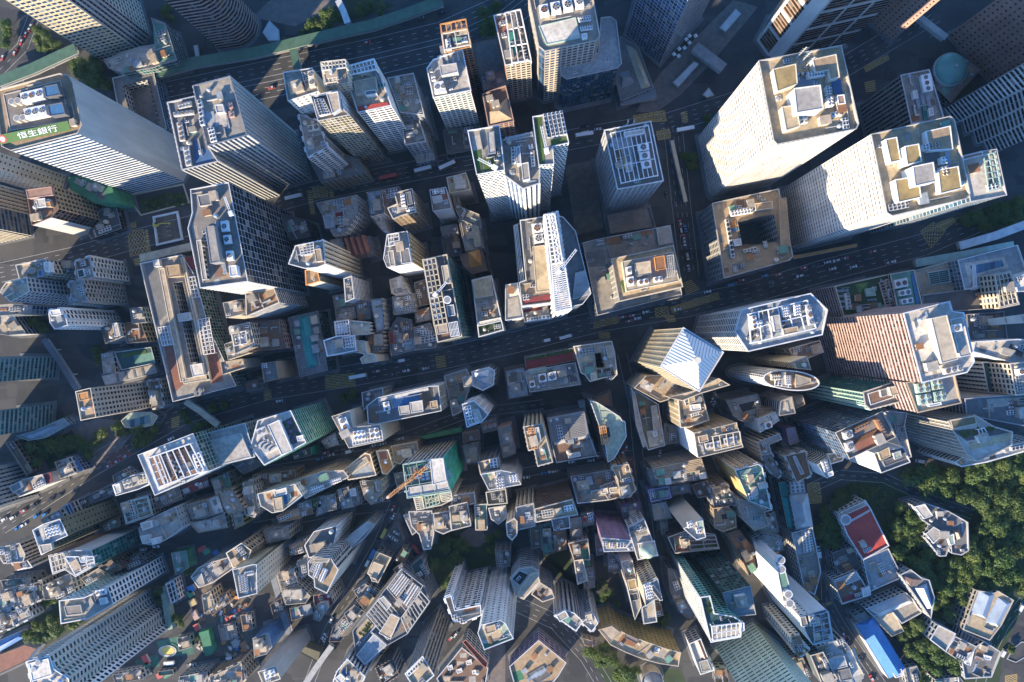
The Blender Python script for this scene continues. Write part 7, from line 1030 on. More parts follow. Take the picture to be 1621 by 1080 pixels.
# ------------------------------------------------------------------ ground, pavements and paint (all flat sheets a few millimetres apart)
def flat(name, polys, mat, z, kind='structure'):
    m = MB()
    for t, s in polys:
        q = [at(t, x, y, 0) for x, y in pp(s)]; q = [(p.x, p.y) for p in q]
        if area(q) < 0: q = q[::-1]
        m.face([(*p, z) for p in q])
    return tag(m.obj(name, [mat]), kind=kind)
def groundmat(name, a, b, sc=.15, rough=.9):
    n = N(name); f = n.ramp(n.noise(sc, n.pos(), 6), [(.3, 0.0), (.7, 1.0)]); f2 = n.noise(2.2, n.pos(), 3)
    c = n.mix(f, a, b)
    if name == 'asphalt':              # resurfaced strips, trench repairs and worn patches
        vo = n.n('TexVoronoi', distance='CHEBYCHEV'); vo.inputs['Scale'].default_value = .075; n.l(n.pos((1, 1.7, 0)), vo.inputs['Vector']); sx = n.n('SeparateXYZ'); n.l(vo.outputs['Color'], sx.inputs[0])
        c = n.mix(n.math('MULTIPLY', n.math('GREATER_THAN', sx.outputs[0], .62), .5), c, (.085, .078, .07)); c = n.mix(n.math('MULTIPLY', n.math('GREATER_THAN', sx.outputs[1], .8), .6), c, (.02, .021, .023))
    n.l(n.mix(n.math('MULTIPLY', f2, .4), c, mul(a, .5)), n.p.inputs['Base Color']); n.p.inputs['Roughness'].default_value = rough; return n.m
ASPH = groundmat('asphalt', (.062, .058, .054), (.034, .034, .035), .09)
PAVM = groundmat('paving', (.17, .165, .16), (.10, .10, .10), .2)
g = MB(); g.face([(-620, -500, 0), (620, -500, 0), (620, 500, 0), (-620, 500, 0)]); structure('ground', g, ASPH)
m = MB()
for i, q in enumerate(PAVE): m.prism(q, 0, .11 + .0006*i, 0)
structure('pavement', m, PAVM)
flat('park_ground', [('C4', '380,1000 420,880 520,800 700,775 880,830 1180,985 1520,880 1520,640 1280,720 1000,760 870,740 900,700 1000,720 1250,690 1520,600 1700,560 1700,2200 1000,2200 900,1990 1000,1760 700,1500 560,1480 420,1250 360,1150'), ('D2', '980,320 1080,240 1180,200 1280,240 1390,240 1400,420 1340,440 1170,490 1090,580 1000,470'), ('D3', '200,340 350,330 460,600 560,640 700,740 640,740 500,560 300,480'), ('D3', '480,880 700,990 1000,1010 1040,1100 600,1120 470,930'), ('D1', '0,780 180,700 230,600 330,600 480,740 150,940 200,870 90,850'), ('A1', '0,110 60,110 60,200 0,280'), ('A1', '70,100 190,160 330,260 200,310 215,180'), ('A1', '350,330 560,330 600,420 640,500 560,500 420,420'),
     ('C1', '90,560 400,520 470,640 400,720 200,760'), ('A2', '250,190 370,110 420,160 300,190'), ('A2', '480,110 540,0 700,0 820,30 600,110'), ('A2', '1250,60 1400,20 1420,200 1330,210'), ('B4', '1130,260 1420,180 1516,140 1516,280 1360,340 1240,320'), ('B1', '795,165 950,125 1045,125 1050,185 800,245'), ('B1', '80,800 240,760 240,930 130,930')], groundmat('park_earth', (.040, .060, .018), (.022, .034, .012), .12), .006)
flat('plaza', [('C1', '400,490 560,440 740,460 760,520 640,690 500,700 440,560'), ('A3', '740,640 880,420 1300,0 1440,40 1200,330 1000,540 860,640'), ('D2', '1180,240 1230,200 1310,215 1340,270 1290,310 1210,305'), ('A2', '0,100 240,150 480,30 480,0 100,0'), ('A2', '380,200 520,150 520,90 390,110'), ('D2', '1330,830 1440,870 1440,1080 1340,1080')], groundmat('plaza_paving', (.20, .16, .13), (.12, .10, .09), .3), .010)
flat('building_site', [('D1', '1110,560 1200,520 1440,590 1440,930 1230,930 1130,760'), ('B3', '340,-30 500,-60 560,330 400,370'), ('B1', '890,262 1010,235 1035,400 910,420')], groundmat('bare_earth', (.17, .135, .10), (.08, .065, .05), .25), .014)
flat('sports_surface', [('D1', '770,960 900,920 910,990 790,1010'), ('D1', '890,850 1090,800 1110,920 930,940')], groundmat('green_rubber', (.05, .16, .11), (.03, .09, .07), .4), .016)
flat('driveway', [('D4', '1375,1090 1395,910 1450,780 1520,640 1600,560 1600,1100'), ('C4', '270,790 560,735 760,765 900,850 1180,960 1180,985 880,890 740,800 600,790 400,850 280,900'), ('D4', '330,330 385,330 395,560 470,740 640,980 720,1090 640,1090 440,800 350,620')], ASPH, .016)
flat('tiled_forecourt', [('C1', '590,660 720,600 760,640 620,730'), ('C3', '520,690 740,650 760,760 480,800')], groundmat('red_paving', (.16, .08, .06), (.09, .05, .045), .3), .018)
WHITE, YELL = plain('offwhite', .7, .35), groundmat('yellow_road_paint', (.62, .42, .12), (.36, .24, .08), .6)
def line(pts, w=.18, dash=0, gap=0, shift=0.0, mb=None, z=.020):
    P = [at(None, x, y, 0) for x, y in pts]; P = [Vector((p.x, p.y)) for p in P]
    for a, b in zip(P, P[1:]):
        d = b - a; L = d.length; d.normalize(); nrm = Vector((-d.y, d.x)); a = a + nrm*shift; s = 0.0
        while s < L:
            e = min(L, s + dash) if dash else L; p, q = a + d*s, a + d*e
            mb.face([(*(p - nrm*w/2), z), (*(q - nrm*w/2), z), (*(q + nrm*w/2), z), (*(p + nrm*w/2), z)]); s = e + gap if dash else L
m = MB()
HWY = [(215, 165), (440, 118), (600, 84), (700, 60), (790, 20), (840, -20)]; TRAM = [(0, 432), (110, 408), (210, 380), (330, 350), (500, 302), (640, 274), (740, 254), (930, 216), (1060, 194), (1200, 150), (1330, 110), (1480, 20)]
QUEEN = [(0, 830), (150, 735), (290, 655), (420, 617), (550, 596), (690, 570), (820, 541), (950, 508), (1080, 486), (1180, 466), (1300, 430), (1460, 388), (1560, 345)]
DIAG = [(625, 800), (600, 860), (560, 930), (520, 1000), (490, 1080)]; WELL = [(400, 735), (540, 712), (640, 692), (740, 655), (860, 640)]
for s in (-14, -10.5, -7, -3.5, 0, 3.5, 7, 10.5): line(HWY, .2, 0 if s in (-14, -3.5, 0, 10.5) else 3, 5, s, m)
for s in (-6.5, -3.2, 0, 3.2, 6.5): line(TRAM, .16, 0 if abs(s) == 6.5 else 3, 5, s, m)
for s in (-7, -3.5, 0, 3.5, 7): line(QUEEN, .16, 0 if abs(s) == 7 else 3, 5, s, m)
for p, ss in ((DIAG, (-3.4, 0, 3.4)), (WELL, (-3, 0, 3)), ([(1065, 200), (1078, 320), (1092, 440)], (-6, -3, 0, 3, 6)), ([(985, 560), (1003, 640), (1012, 740), (1030, 860)], (-3, 3)), ([(1306, 860), (1308, 950), (1332, 992), (1376, 1056), (1400, 1090)], (-3, 0, 3)), ([(820, 750), (900, 735), (1000, 720)], (-3, 3)), ([(815, 955), (880, 985), (930, 1040), (960, 1090)], (-5, -2, 2, 5)), ([(400, 835), (520, 812), (620, 800)], (-3, 3)), ([(0, 110), (35, 75), (52, 30), (55, 0)], (-4, 0, 4)), ([(1285, 772), (1330, 752), (1400, 757), (1470, 790), (1540, 815)], (-3, 0, 3)), ([(1621, 950), (1590, 990), (1560, 1050), (1550, 1090)], (-3, 0, 3))):
    for s in ss: line(p, .15, 0 if abs(s) == max(map(abs, ss)) else 3, 4, s, m)
structure('lane_markings', m, WHITE)
m = MB()
def stripes(t, s, n, w=.45, z=.024):       # n painted bars between the edges 0-1 and 3-2 of a quad
    q = [at(t, x, y, 0) for x, y in pp(s)]; q = [Vector((p.x, p.y)) for p in q]
    for i in range(n):
        a, b = q[0].lerp(q[3], (i + .2)/n), q[1].lerp(q[2], (i + .2)/n); c, d = q[0].lerp(q[3], (i + .2 + w)/n), q[1].lerp(q[2], (i + .2 + w)/n)
        f = [(*a, z), (*b, z), (*d, z), (*c, z)]; m.face(f if area(f) > 0 else f[::-1])
def boxj(t, s, n=6):
    q = [at(t, x, y, 0) for x, y in pp(s)]; q = [Vector((p.x, p.y)) for p in q]
    def seg(a, b, z, w=.32):
        d = (b - a).normalized(); r = Vector((-d.y, d.x))*w/2; m.face([(*(a - r), z), (*(b - r), z), (*(b + r), z), (*(a + r), z)])
    for i in range(4): seg(q[i], q[(i + 1) % 4], .030, .25)
    U = lambda u, v: q[0].lerp(q[1], u).lerp(q[3].lerp(q[2], u), v)
    for i in range(1, 2*n):
        k = i/n; lo, hi = max(0, k - 1), min(1, k)
        seg(U(lo, k - lo), U(hi, k - hi), .024); seg(U(lo, 1 - (k - lo)), U(hi, 1 - (k - hi)), .027)
for t, s, n in (('C2', '412,195 580,180 590,262 415,275', 9), ('B3', '495,838 640,820 650,868 505,905', 8), ('B3', '1012,640 1060,622 1112,680 1030,712', 7), ('B3', '935,780 1215,690 1222,735 950,815', 6), ('C2', '1040,88 1095,80 1105,150 1048,156', 8), ('C2', '60,285 105,278 110,335 65,342', 7), ('B3', '530,925 595,920 600,955 535,960', 6)): stripes(t, s, n)
for t, s, n in (('B1', '725,302 775,292 778,325 728,335', 6), ('B1', '825,338 842,335 862,470 845,472', 14), ('B1', '760,505 800,495 805,540 770,545', 5), ('B2', '308,115 335,110 358,250 330,250', 14), ('B2', '430,88 455,82 465,155 440,160', 8), ('A3', '1000,640 1035,632 1042,695 1008,700', 7), ('A4', '600,380 740,310 750,340 615,415', 8), ('A4', '605,470 665,455 672,520 615,530', 6), ('C4', '285,880 365,875 362,925 290,930', 7), ('C1', '975,440 1025,425 1020,490 978,500', 6), ('B4', '1015,300 1110,265 1140,290 1060,340', 7), ('D4', '315,590 335,583 352,612 335,622', 4), ('D4', '380,632 415,618 425,632 390,648', 4), ('B3', '900,830 960,822 975,860 930,868', 6)): stripes(t, s, n, .5)
for t, s, n in (('B1', '728,350 815,335 845,470 742,490', 5), ('B2', '340,98 420,90 430,150 348,158', 4), ('A3', '725,660 905,630 920,690 740,702', 6), ('A3', '860,750 935,735 942,785 870,800', 4), ('B3', '852,785 925,775 935,828 858,838', 3), ('B4', '925,345 1000,295 1070,345 985,445', 5), ('D4', '1408,1045 1475,1035 1475,1078 1410,1085', 3), ('C4', '280,815 350,805 358,870 285,875', 4)): boxj(t, s, n)
structure('yellow_road_markings', m, YELL)

# ------------------------------------------------------------------ footbridges and street roofs
def footbridge(label, t, pts, w, h, roof='walk', name='footbridge', cat='bridge', clad='lgrey'):
    P = [at(t, x, y, h) for x, y in pp(pts)]; root = empty(name, (P[0].x, P[0].y, 0), label=label, cat=cat, group='covered footbridges'); o = Vector((P[0].x, P[0].y, 0))
    L, R = [], []
    for i, p in enumerate(P):
        d = (P[min(i + 1, len(P) - 1)] - P[max(i - 1, 0)]); d.z = 0; d.normalize(); r = Vector((-d.y, d.x, 0))*w/2; L.append(p + r - o); R.append(p - r - o)
    poly = [(p.x, p.y) for p in R] + [(p.x, p.y) for p in reversed(L)]
    if area(poly) < 0: poly = poly[::-1]
    m = MB(); m.prism(poly, h - .35, h, 0, 0, True); m.obj('roof', [ribmat(roof)], root)
    m = MB(); m.prism(offset(poly, -.5), h - 4.2, h - 3.6, 0, 0, True); m.obj('deck', [plain('grey')], root)
    m = MB()
    for S_ in (L, R):
        for a, b in zip(S_, S_[1:]): m.bar((a.x, a.y, h - 2.7), (b.x, b.y, h - 2.7), .12); m.bar((a.x, a.y, h - .5), (b.x, b.y, h - .5), .2)
    m.obj('railing', [plain(clad)], root)
    for a, b in zip(P, P[1:]):
        n = max(1, int((b - a).length/18))
        for k in range(n):
            p = a.lerp(b, (k + .5)/n) - o; q = MB(); q.cyl((p.x, p.y), .45, 0, h - 4.2, 12); q.obj('pillar', [plain('lgrey')], root)
footbridge('green roofed walkway along the left end of the highway', 'A1', '-30,470 180,390 330,320 430,275', 7, 9)
footbridge('long green roofed walkway along the middle of the highway', 'A1', '885,415 1100,355 1440,300 1900,190 2120,140 2330,70 2520,0', 6.8, 9)
footbridge('short green branch of the long walkway crossing the highway', 'A2', '222,250 238,320 252,390', 5, 8.4)
footbridge('cream roofed bridge crossing at the white framed square', 'B1', '795,500 930,470 1088,432', 5, 8, 'sand')
footbridge('cream roofed ramp bridge below the long court building', 'C1', '1055,345 1140,400 1240,480', 4, 8, 'sand')
footbridge('dark narrow bridge between the teal towers and the beige slab block', 'C1', '245,-10 330,110 435,275', 3.5, 10, 'dgrey')
footbridge('wide grey deck bridge over the bus lane at the top', 'A3', '1080,265 1160,325 1245,390', 7, 8, 'mgrey')
footbridge('glass sided link bridge in front of the glass canopy podium', 'A3', '655,570 860,535', 6, 8, 'slate')
footbridge('thin grey bridge beside the broad brown tower', 'A4', '895,75 980,140 1075,215', 4, 9, 'stone')
footbridge('long pale green canopy along the main road at the right', 'B4', '900,528 1180,480 1460,425', 5, 9, 'lgreen')
footbridge('pale elevated walkway beside the finned white tower with the woods beyond', 'B4', '1150,430 1360,370 1600,280', 5, 10, 'offwhite')
footbridge('thin golden canopy along the lane left of the huge cream towers', 'A3', '950,800 985,960 1030,1150', 2.2, 6, 'sand')
footbridge('orange lit canopy along the pavement below the right cream tower', 'B4', '205,495 390,460 565,425', 2, 6, 'orange')
footbridge('thin grey elevated lane edge in the lower middle street', 'D2', '300,1090 370,985 450,875', 3.5, 9, 'grey')
footbridge('dark covered escalator path between the houses of the lower left', 'D2', '115,480 160,640 205,810', 4, 8, 'slate')
footbridge('white steel footbridge segment with cross bracing at the top edge', 'A2', '485,0 515,60 540,130', 4, 9, 'offwhite')
footbridge('olive bridge passing below the glowing white rim tower', 'C1', '1305,740 1345,850 1420,1010', 5, 9, 'olive')
def pavilion(label, t, pts, h=5, roof='lblue', name='bus_shelter', n=3):
    q = [at(t, x, y, h) for x, y in pp(pts)]; c = sum(q, Vector())/len(q); q = [(p.x - c.x, p.y - c.y) for p in q]
    if area(q) < 0: q = q[::-1]
    root = empty(name, (c.x, c.y, 0), label=label, cat='shelter', group='street shelters'); m = MB(); m.prism(q, h - .5, h, 0, 0, True); m.obj('roof', [roofmat(roof)], root)
    m = MB(); inn = offset(q, -.5); m.prism(inn, h + .003, h + .35, 0); m.obj('roof_light', [plain('lgrey')], root)
    for p in offset(q, -1): k = MB(); k.cyl(p, .2, 0, h - .5, 10); k.obj('post', [plain('mgrey')], root)
pavilion('pale long bus shelter roof by the wide grey deck bridge', 'A3', '952,470 1075,348 1105,365 985,500')
pavilion('pale long bus shelter roof nearer the top edge', 'A3', '1218,160 1312,48 1346,80 1255,186')
pavilion('white rimmed square pavilion with an open middle beside the bus lane', 'A3', '1122,540 1160,498 1192,545 1150,560', 4, 'sand', 'garden_pavilion')
pavilion('small white kiosk in the trees left of the brown banded tower', 'A1', '1100,260 1128,255 1140,325 1115,330', 4, 'lgrey', 'garden_pavilion')
pavilion('round-backed blue canopy at the foot of the brown banded tower', 'A2', '55,185 95,115 150,170 155,235 90,235', 5, 'lblue', 'garden_pavilion')
def parasol(t, x, y, lab):
    p = at(t, x, y, 2.6); root = empty('plaza_parasol', (p.x, p.y, 0), .6, label=lab, cat='parasol', group='white parasols on the plaza')
    m = MB(); 
    for i in range(4): a, b = [(1.6*math.cos(k*math.pi/2 + .785), 1.6*math.sin(k*math.pi/2 + .785), 2.3) for k in (i, i + 1)]; m.face([a, b, (0, 0, 3)])
    m.obj('canopy', [plain('white')], root); m = MB(); m.cyl((0, 0), .05, 0, 2.9, 8); m.cyl((0, 0), .35, 0, .1, 10); m.obj('pole', [plain('grey')], root)
for i, (x, y) in enumerate(((1085, 203), (1050, 203), (1032, 222), (1050, 243), (1022, 272), (992, 277), (962, 308), (988, 318))):
    parasol('A3', x, y, ['white square parasol nearest the top of the plaza row', 'white parasol second in the plaza row', 'white parasol at the left of the upper cluster', 'white parasol at the lower right of the upper cluster', 'white parasol in the middle of the plaza row', 'white parasol at the left middle of the plaza row', 'leftmost white parasol of the plaza row', 'lowest white parasol of the plaza row'][i])

# ------------------------------------------------------------------ white framed square, crane, excavator, site clutter
def kerbframe(label, t, outer, w, h, col):
    q = [at(t, x, y, h) for x, y in pp(outer)]; c = sum(q, Vector())/len(q); q = [(p.x - c.x, p.y - c.y) for p in q]
    if area(q) < 0: q = q[::-1]
    i_ = offset(q, -w); m = MB(); n = len(q)
    for k in range(n):
        j = (k + 1) % n
        m.face([(*q[k], h), (*q[j], h), (*i_[j], h), (*i_[k], h)]); m.face([(*q[k], 0), (*q[j], 0), (*q[j], h), (*q[k], h)]); m.face([(*i_[j], 0), (*i_[k], 0), (*i_[k], h), (*i_[j], h)])
    o = tag(m.obj('boundary_wall', [plain(col)]), label, 'wall', 'low walls'); o.location = (c.x, c.y, 0)
kerbframe('low white wall framing the sunken square at the hatched junction', 'B1', '868,262 1012,230 1042,395 890,430', 1.3, 1.4, 'offwhite')
kerbframe('pale kerb wall round the flower bed below the silver white tower', 'B1', '715,140 1045,75 1080,185 800,258', .8, .8, 'sand')
kerbframe('concrete kerb wall round the oval drive island at the lower right', 'D4', '1418,950 1450,890 1500,850 1560,850 1540,930 1470,970', .5, .5, 'stone')
def lattice(m, a, b, w, n, mi=0):
    a, b = Vector(a), Vector(b); d = (b - a).normalized(); r = d.cross(Vector((0, 0, 1))); r = r.normalized() if r.length > .1 else Vector((1, 0, 0)); u = r.cross(d).normalized()
    C = [a + r*sx*w/2 + u*sy*w/2 for sx, sy in ((-1, -1), (1, -1), (1, 1), (-1, 1))]; D = [c + (b - a) for c in C]
    for c, e in zip(C, D): m.bar(c, e, .34, mi)
    for i in range(n):
        for k in range(4):
            p, q = C[k].lerp(D[k], i/n), C[(k + 1) % 4].lerp(D[(k + 1) % 4], (i + 1)/n); m.bar(p, q, .26, mi)
mast = at('C2', 935, 755, 72); tip = at('C2', 768, 893, 84); o = Vector((mast.x, mast.y, 0))
cr = empty('tower_crane', o, label='orange lattice tower crane reaching from the green netted construction tower over the street', cat='crane')
m = MB(); lattice(m, (0, 0, 64), (0, 0, 82), 1.6, 7); m.obj('mast', [plain('orange')], cr)
J = Vector((tip.x - o.x, tip.y - o.y, 84)); m = MB(); lattice(m, (0, 0, 82), J, 1.5, 16); m.obj('jib', [plain('orange')], cr)
bk = Vector((-J.x, -J.y, 0)).normalized()*9; m = MB(); lattice(m, (0, 0, 82), (bk.x, bk.y, 82), 1.3, 4); m.obj('counter_jib', [plain('orange')], cr)
m = MB(); m.box((bk.x, bk.y), 2.4, 2.4, 79.5, 82.5, math.atan2(bk.y, bk.x)); m.obj('counterweight', [plain('grey')], cr)
m = MB(); m.box((1.8, .4), 1.8, 1.6, 80, 82.4); m.obj('cab', [plain('blue')], cr)
m = MB(); m.bar((0, 0, 82), (0, 0, 89), .4); m.bar((0, 0, 89), J*.6 + Vector((0, 0, 33)), .12); m.bar((0, 0, 89), (bk.x, bk.y, 82.5), .12); m.obj('tie_mast', [plain('orange')], cr)
m = MB(); m.box((J.x, J.y), 1.4, 1.4, 82.6, 83.4); m.bar((J.x, J.y, 83), (J.x, J.y, 66), .1); m.box((J.x, J.y), .5, .5, 65, 66.2); m.obj('hook', [plain('white')], cr)
def digger(t, x, y, rz, col, lab):
    p = at(t, x, y, 0); e = empty('excavator', p, rz, label=lab, cat='excavator')
    for s in (-1, 1): q = MB(); q.box((0, s*1.2), 4, .6, 0, .9); q.obj('track', [plain('dgrey')], e)
    q = MB(); q.box((-.4, 0), 3.2, 2.6, 1, 2.2); q.box((-1.6, 0), 1.2, 2.5, 2.2, 2.6); q.obj('body', [plain(col)], e); q = MB(); q.box((.5, .8), 1.5, 1, 2.2, 3.4); q.obj('cab', [glassmat('dark')], e)
    q = MB(); q.bar((1, -.3, 1.8), (5, -.3, 5), .6); q.bar((5, -.3, 5), (9, -.3, 2.6), .5); q.obj('boom', [plain(col)], e); q = MB(); q.prism([(8.4, -.9), (9.8, -.7), (9.8, .1), (8.4, .3)], 1.2, 2.6, 0, 0, True); q.obj('bucket', [plain(col)], e)
digger('D1', 1310, 705, .65, 'red', 'red excavator with a long raised boom on the building site')
digger('B1', 900, 312, .12, 'yellow', 'yellow excavator with its boom out in the white framed square')
for i, (x, y, w, d, h, c, lab) in enumerate(((1245, 640, 5, 3.2, 2.6, 'yellow', 'yellow site hut roof at the foot of the white slab'), (1105, 620, 4, 4, 2, 'gold', 'yellow tarpaulin stack beside the site lane'), (1160, 315, 5, 2.4, 2.4, 'red', 'red site container under the curved tan block'), (1240, 335, 3, 2.5, 2.4, 'blue', 'blue site container under the curved tan block'), (1185, 330, 4, 3, 2.2, 'green', 'green covered stall under the curved tan block'),
    (1120, 690, 3, 6, 2.4, 'rose', 'pink roofed stall along the site lane'), (1130, 760, 3, 4, 2.4, 'red', 'red roofed stall near the green netted shed'), (1100, 540, 4, 4, 2.4, 'sblue', 'blue roofed stall at the head of the site lane'), (1095, 570, 3, 4, 2.4, 'green', 'green roofed stall at the head of the site lane'), (840, 945, 3, 6, 2.2, 'red', 'red play frame roof on the playground'), (845, 975, 3, 3, 2.2, 'green', 'green play frame roof on the playground'), (925, 1030, 5, 3, 2.4, 'red', 'red awning in the bottom street'), (965, 1025, 6, 3, 2.4, 'green', 'green awning in the bottom street'), (1215, 985, 4, 4, 2.4, 'orange', 'orange awning beside the brown tenement'), (1400, 870, 3, 6, 2.6, 'rust', 'rust brown container stack on the right of the site'), (1350, 850, 4, 4, 2.4, 'grey', 'grey site hut beside the container stack'))):
    p = at('D1', x, y, 0); e = empty('site_hut', p, .5, label=lab, cat='hut', group='huts and stalls'); q = MB(); q.box((0, 0), w, d, 0, h); q.obj('wall', [plain('lgrey')], e); q = MB(); q.prism([(-w/2 - .3, -d/2 - .3), (w/2 + .3, -d/2 - .3), (w/2 + .3, d/2 + .3), (-w/2 - .3, d/2 + .3)], h + .003, h + .15, 0, 0, True); q.obj('roof', [plain(c)], e)
for i in range(46):
    for _ in range(20):
        x, y = rnd.uniform(1120, 1430), rnd.uniform(560, 920); p = at('D1', x, y, 0)
        if not any(inside((p.x, p.y), f) for f in PAVE): break
    w = rnd.uniform(1.2, 4); q = MB(); q.box((0, 0), w, rnd.uniform(.8, 2), 0, rnd.uniform(.4, 1.6)); q.box((.3, .2), w*.6, .7, 1.6, 2.0) if i % 3 == 0 else q.bar((-w, .9, .2), (w, 1.1, .2), .25)
    o = tag(q.obj('material_stack', [plain(rnd.choice(('lgrey', 'beige', 'rust', 'blue', 'offwhite', 'orange', 'tan', 'jade')))]), 'small stack of building material scattered on the building site', 'stack', 'stacks on the building site'); o.location = (p.x, p.y, .01); o.rotation_euler.z = rnd.uniform(0, 3.1)
p = at('D1', 958, 900, 0); e = empty('playground_ring', p, label='oval yellow and white playground ring beside the estate block', cat='playground'); q = MB()
for k, (ra, cc) in enumerate(((1.0, 0), (.78, 1))): q.f.append(tuple(range(len(q.v), len(q.v) + 32))); q.mi.append(cc); q.uv += [(0, 0)]*32; q.v += [(6*ra*math.cos(i*math.pi/16), 3.6*ra*math.sin(i*math.pi/16), .3 + .1*k) for i in range(32)]
q.obj('floor', [plain('lgrey'), plain('yellow')], e); q = MB()
for i in range(32): q.bar((6*math.cos(i*math.pi/16), 3.6*math.sin(i*math.pi/16), .8), (6*math.cos((i + 1)*math.pi/16), 3.6*math.sin((i + 1)*math.pi/16), .8), .25)
q.obj('rail', [plain('offwhite')], e)

# ------------------------------------------------------------------ thin blue air between the drone and the streets
m = MB(); m.prism([(-640, -520), (640, -520), (640, 520), (-640, 520)], -1.5, ALT + 6, 0, 0, True); hz = m.obj('haze', []); hm = bpy.data.materials.new('haze_air'); hm.use_nodes = True
ht = hm.node_tree; ht.nodes.remove(ht.nodes['Principled BSDF']); vol = ht.nodes.new('ShaderNodeVolumePrincipled'); vol.inputs['Color'].default_value = (.42, .70, 1.0, 1); vol.inputs['Density'].default_value = .000022
ht.links.new(vol.outputs[0], ht.nodes['Material Output'].inputs['Volume']); hz.data.materials.append(hm); tag(hz, 'thin bluish city haze over the streets', 'haze', kind='stuff')

# ------------------------------------------------------------------ trees: trunk with limbs and a crown of many leaf faces
def tree_proto(seed, R, Hh, k):
    r = random.Random(seed); root = empty('broadleaf_tree'); m = MB()
    m.cyl((0, 0), .32, 0, Hh*.45, 8, 0, .2)
    lobes = []
    for i in range(9):
        a = i*2.4 + r.uniform(-.4, .4); d = R*r.uniform(.25, .72) if i else 0; z = Hh*r.uniform(.55, .85) if i else Hh*.86
        c = Vector((d*math.cos(a), d*math.sin(a), z)); lobes.append((c, R*r.uniform(.34, .52))); m.bar((0, 0, Hh*.4), c, .2)
    tr = m.obj('trunk', [plain('dbrown')], root); m = MB()
    for c, s in lobes:
        for i in range(170):
            v = Vector((r.gauss(0, 1), r.gauss(0, 1), r.gauss(0, 1))).normalized()*s*(r.random()**.35)
            v.z *= .72; p = c + v*Vector((1, 1, 1)).length/1.732*r.uniform(.85, 1.25); w = r.uniform(.28, .55)
            n = (v.normalized() + Vector((r.uniform(-.7, .7), r.uniform(-.7, .7), r.uniform(0, .9)))).normalized(); x = n.orthogonal().normalized(); y = n.cross(x)
            m.face([p + x*w, p + y*w*.7, p - x*w, p - y*w*.7])
    cw = m.obj('crown', [leafmat(k)], root); KIDS[root.name] = [tr, cw]; return root
PRO = [tree_proto(11 + i, 4.6 + .5*(i % 3), 9.5 + i*.7, 0) for i in range(5)] + [tree_proto(41 + i, 4.8, 10, 1) for i in range(2)]
HILL = [[at(None, x, y, 0) for x, y in ln] for ln in ([(1275, 782), (1320, 757), (1360, 750), (1400, 757), (1444, 779), (1490, 800), (1535, 818)], [(1621, 950), (1590, 990), (1560, 1050)])]
def on_road(p, d):
    for ln in HILL:
        for a, b in zip(ln, ln[1:]):
            ab = (b - a).xy; t = max(0, min(1, (Vector((p.x, p.y)) - a.xy).dot(ab)/ab.length_squared))
            if (Vector((p.x, p.y)) - a.xy - ab*t).length < d: return True
    return False
used = set(); placed = []
def tree(p, label, group, light=False, s=1.0):
    i = rnd.choice((5, 6)) if light else rnd.randrange(5)
    if i in used: o = copy_tree(PRO[i])
    else: o = PRO[i]; used.add(i)
    o.name = 'clipped_shrub' if 'shrub' in label else 'broadleaf_tree'; o.location = (p.x, p.y, 0); o.rotation_euler.z = rnd.uniform(0, 6.28); o.scale = (s, s, s*rnd.uniform(.85, 1.1)); tag(o, label, 'tree', group); placed.append((p.x, p.y))
def grove(t, poly, n, label, s=(.8, 1.2), light=0.0, gap=5.2):
    if 'shrub' not in label: n = max(1, round(n*.74))
    q = pp(poly); xs, ys = [p[0] for p in q], [p[1] for p in q]; k = 0
    for _ in range(n*14):
        if k >= n: break
        x, y = rnd.uniform(min(xs), max(xs)), rnd.uniform(min(ys), max(ys))
        if not inside((x, y), q): continue
        p = at(t, x, y, 6.5); sc = rnd.uniform(*s)
        if any((p.x - a)**2 + (p.y - b)**2 < (gap*sc)**2 for a, b in placed) or on_road(p, 7.0) or any(inside((p.x, p.y), f) for f in PAVE): continue
        tree(Vector((p.x, p.y, 0)), label, label, rnd.random() < light, sc); k += 1
grove('C4', '600,800 870,740 1050,730 1280,690 1516,600 1516,860 1200,950 960,830 800,810', 42, 'dark green tree in the wood below the garden-terrace tower', (1.0, 1.65), .12)
grove('C4', '1200,960 1516,840 1516,1080 1200,1080', 22, 'green tree in the wood right of the white V-plan villa', (1.0, 1.65), .15)
grove('D4', '1200,120 1516,60 1516,560 1400,540 1220,520 1205,350', 30, 'dark tree in the wood between the villa and the blue ridged roofs', (1.0, 1.65), .1)
grove('D4', '740,120 900,140 950,260 1020,370 1200,370 1220,540 1140,720 1000,720 1000,560 900,440 820,440 740,300', 34, 'tree in the wood between the red hall and the blue ridged villa', (.9, 1.5), .1)
grove('D4', '780,790 960,700 1040,740 980,830 1080,930 1160,1010 1150,1060 1020,1040 940,1080 880,980', 24, 'tree in the wood right of the blue sports hall', (.8, 1.2))
grove('D4', '350,90 460,60 460,180 520,300 430,320 380,320 340,200', 15, 'tree in the grove left of the red roofed hall', (.7, 1.05))
grove('C4', '380,1000 450,860 600,790 640,900 480,960 420,1060', 9, 'shrubby tree inside the bend of the hill road', (.55, .9))
grove('C4', '800,960 880,820 940,840 900,900 860,960', 7, 'sunny yellow green tree beside the hill road', (.7, .95), 1.0, 3.8)
grove('D4', '1440,470 1516,440 1516,500 1460,530', 4, 'bright tree at the right edge above the blue ridged roofs', (.6, .9), 1.0, 3.5)
grove('D2', '1050,290 1180,240 1250,320 1240,500 1100,560 1010,440', 12, 'tree in the small dark park of the lower middle', (.7, 1.1))
grove('D2', '1330,230 1420,220 1430,340 1340,340', 4, 'tree at the right end of the small dark park', (.6, .9))
grove('D3', '460,900 560,860 640,930 600,1000 500,960', 8, 'green tree at the left of the fan-shaped block garden', (.7, 1.05), .5, 4)
grove('D3', '640,960 780,1000 780,1080 640,1080', 8, 'green tree in front of the fan-shaped block garden', (.7, 1.05), .3, 4)
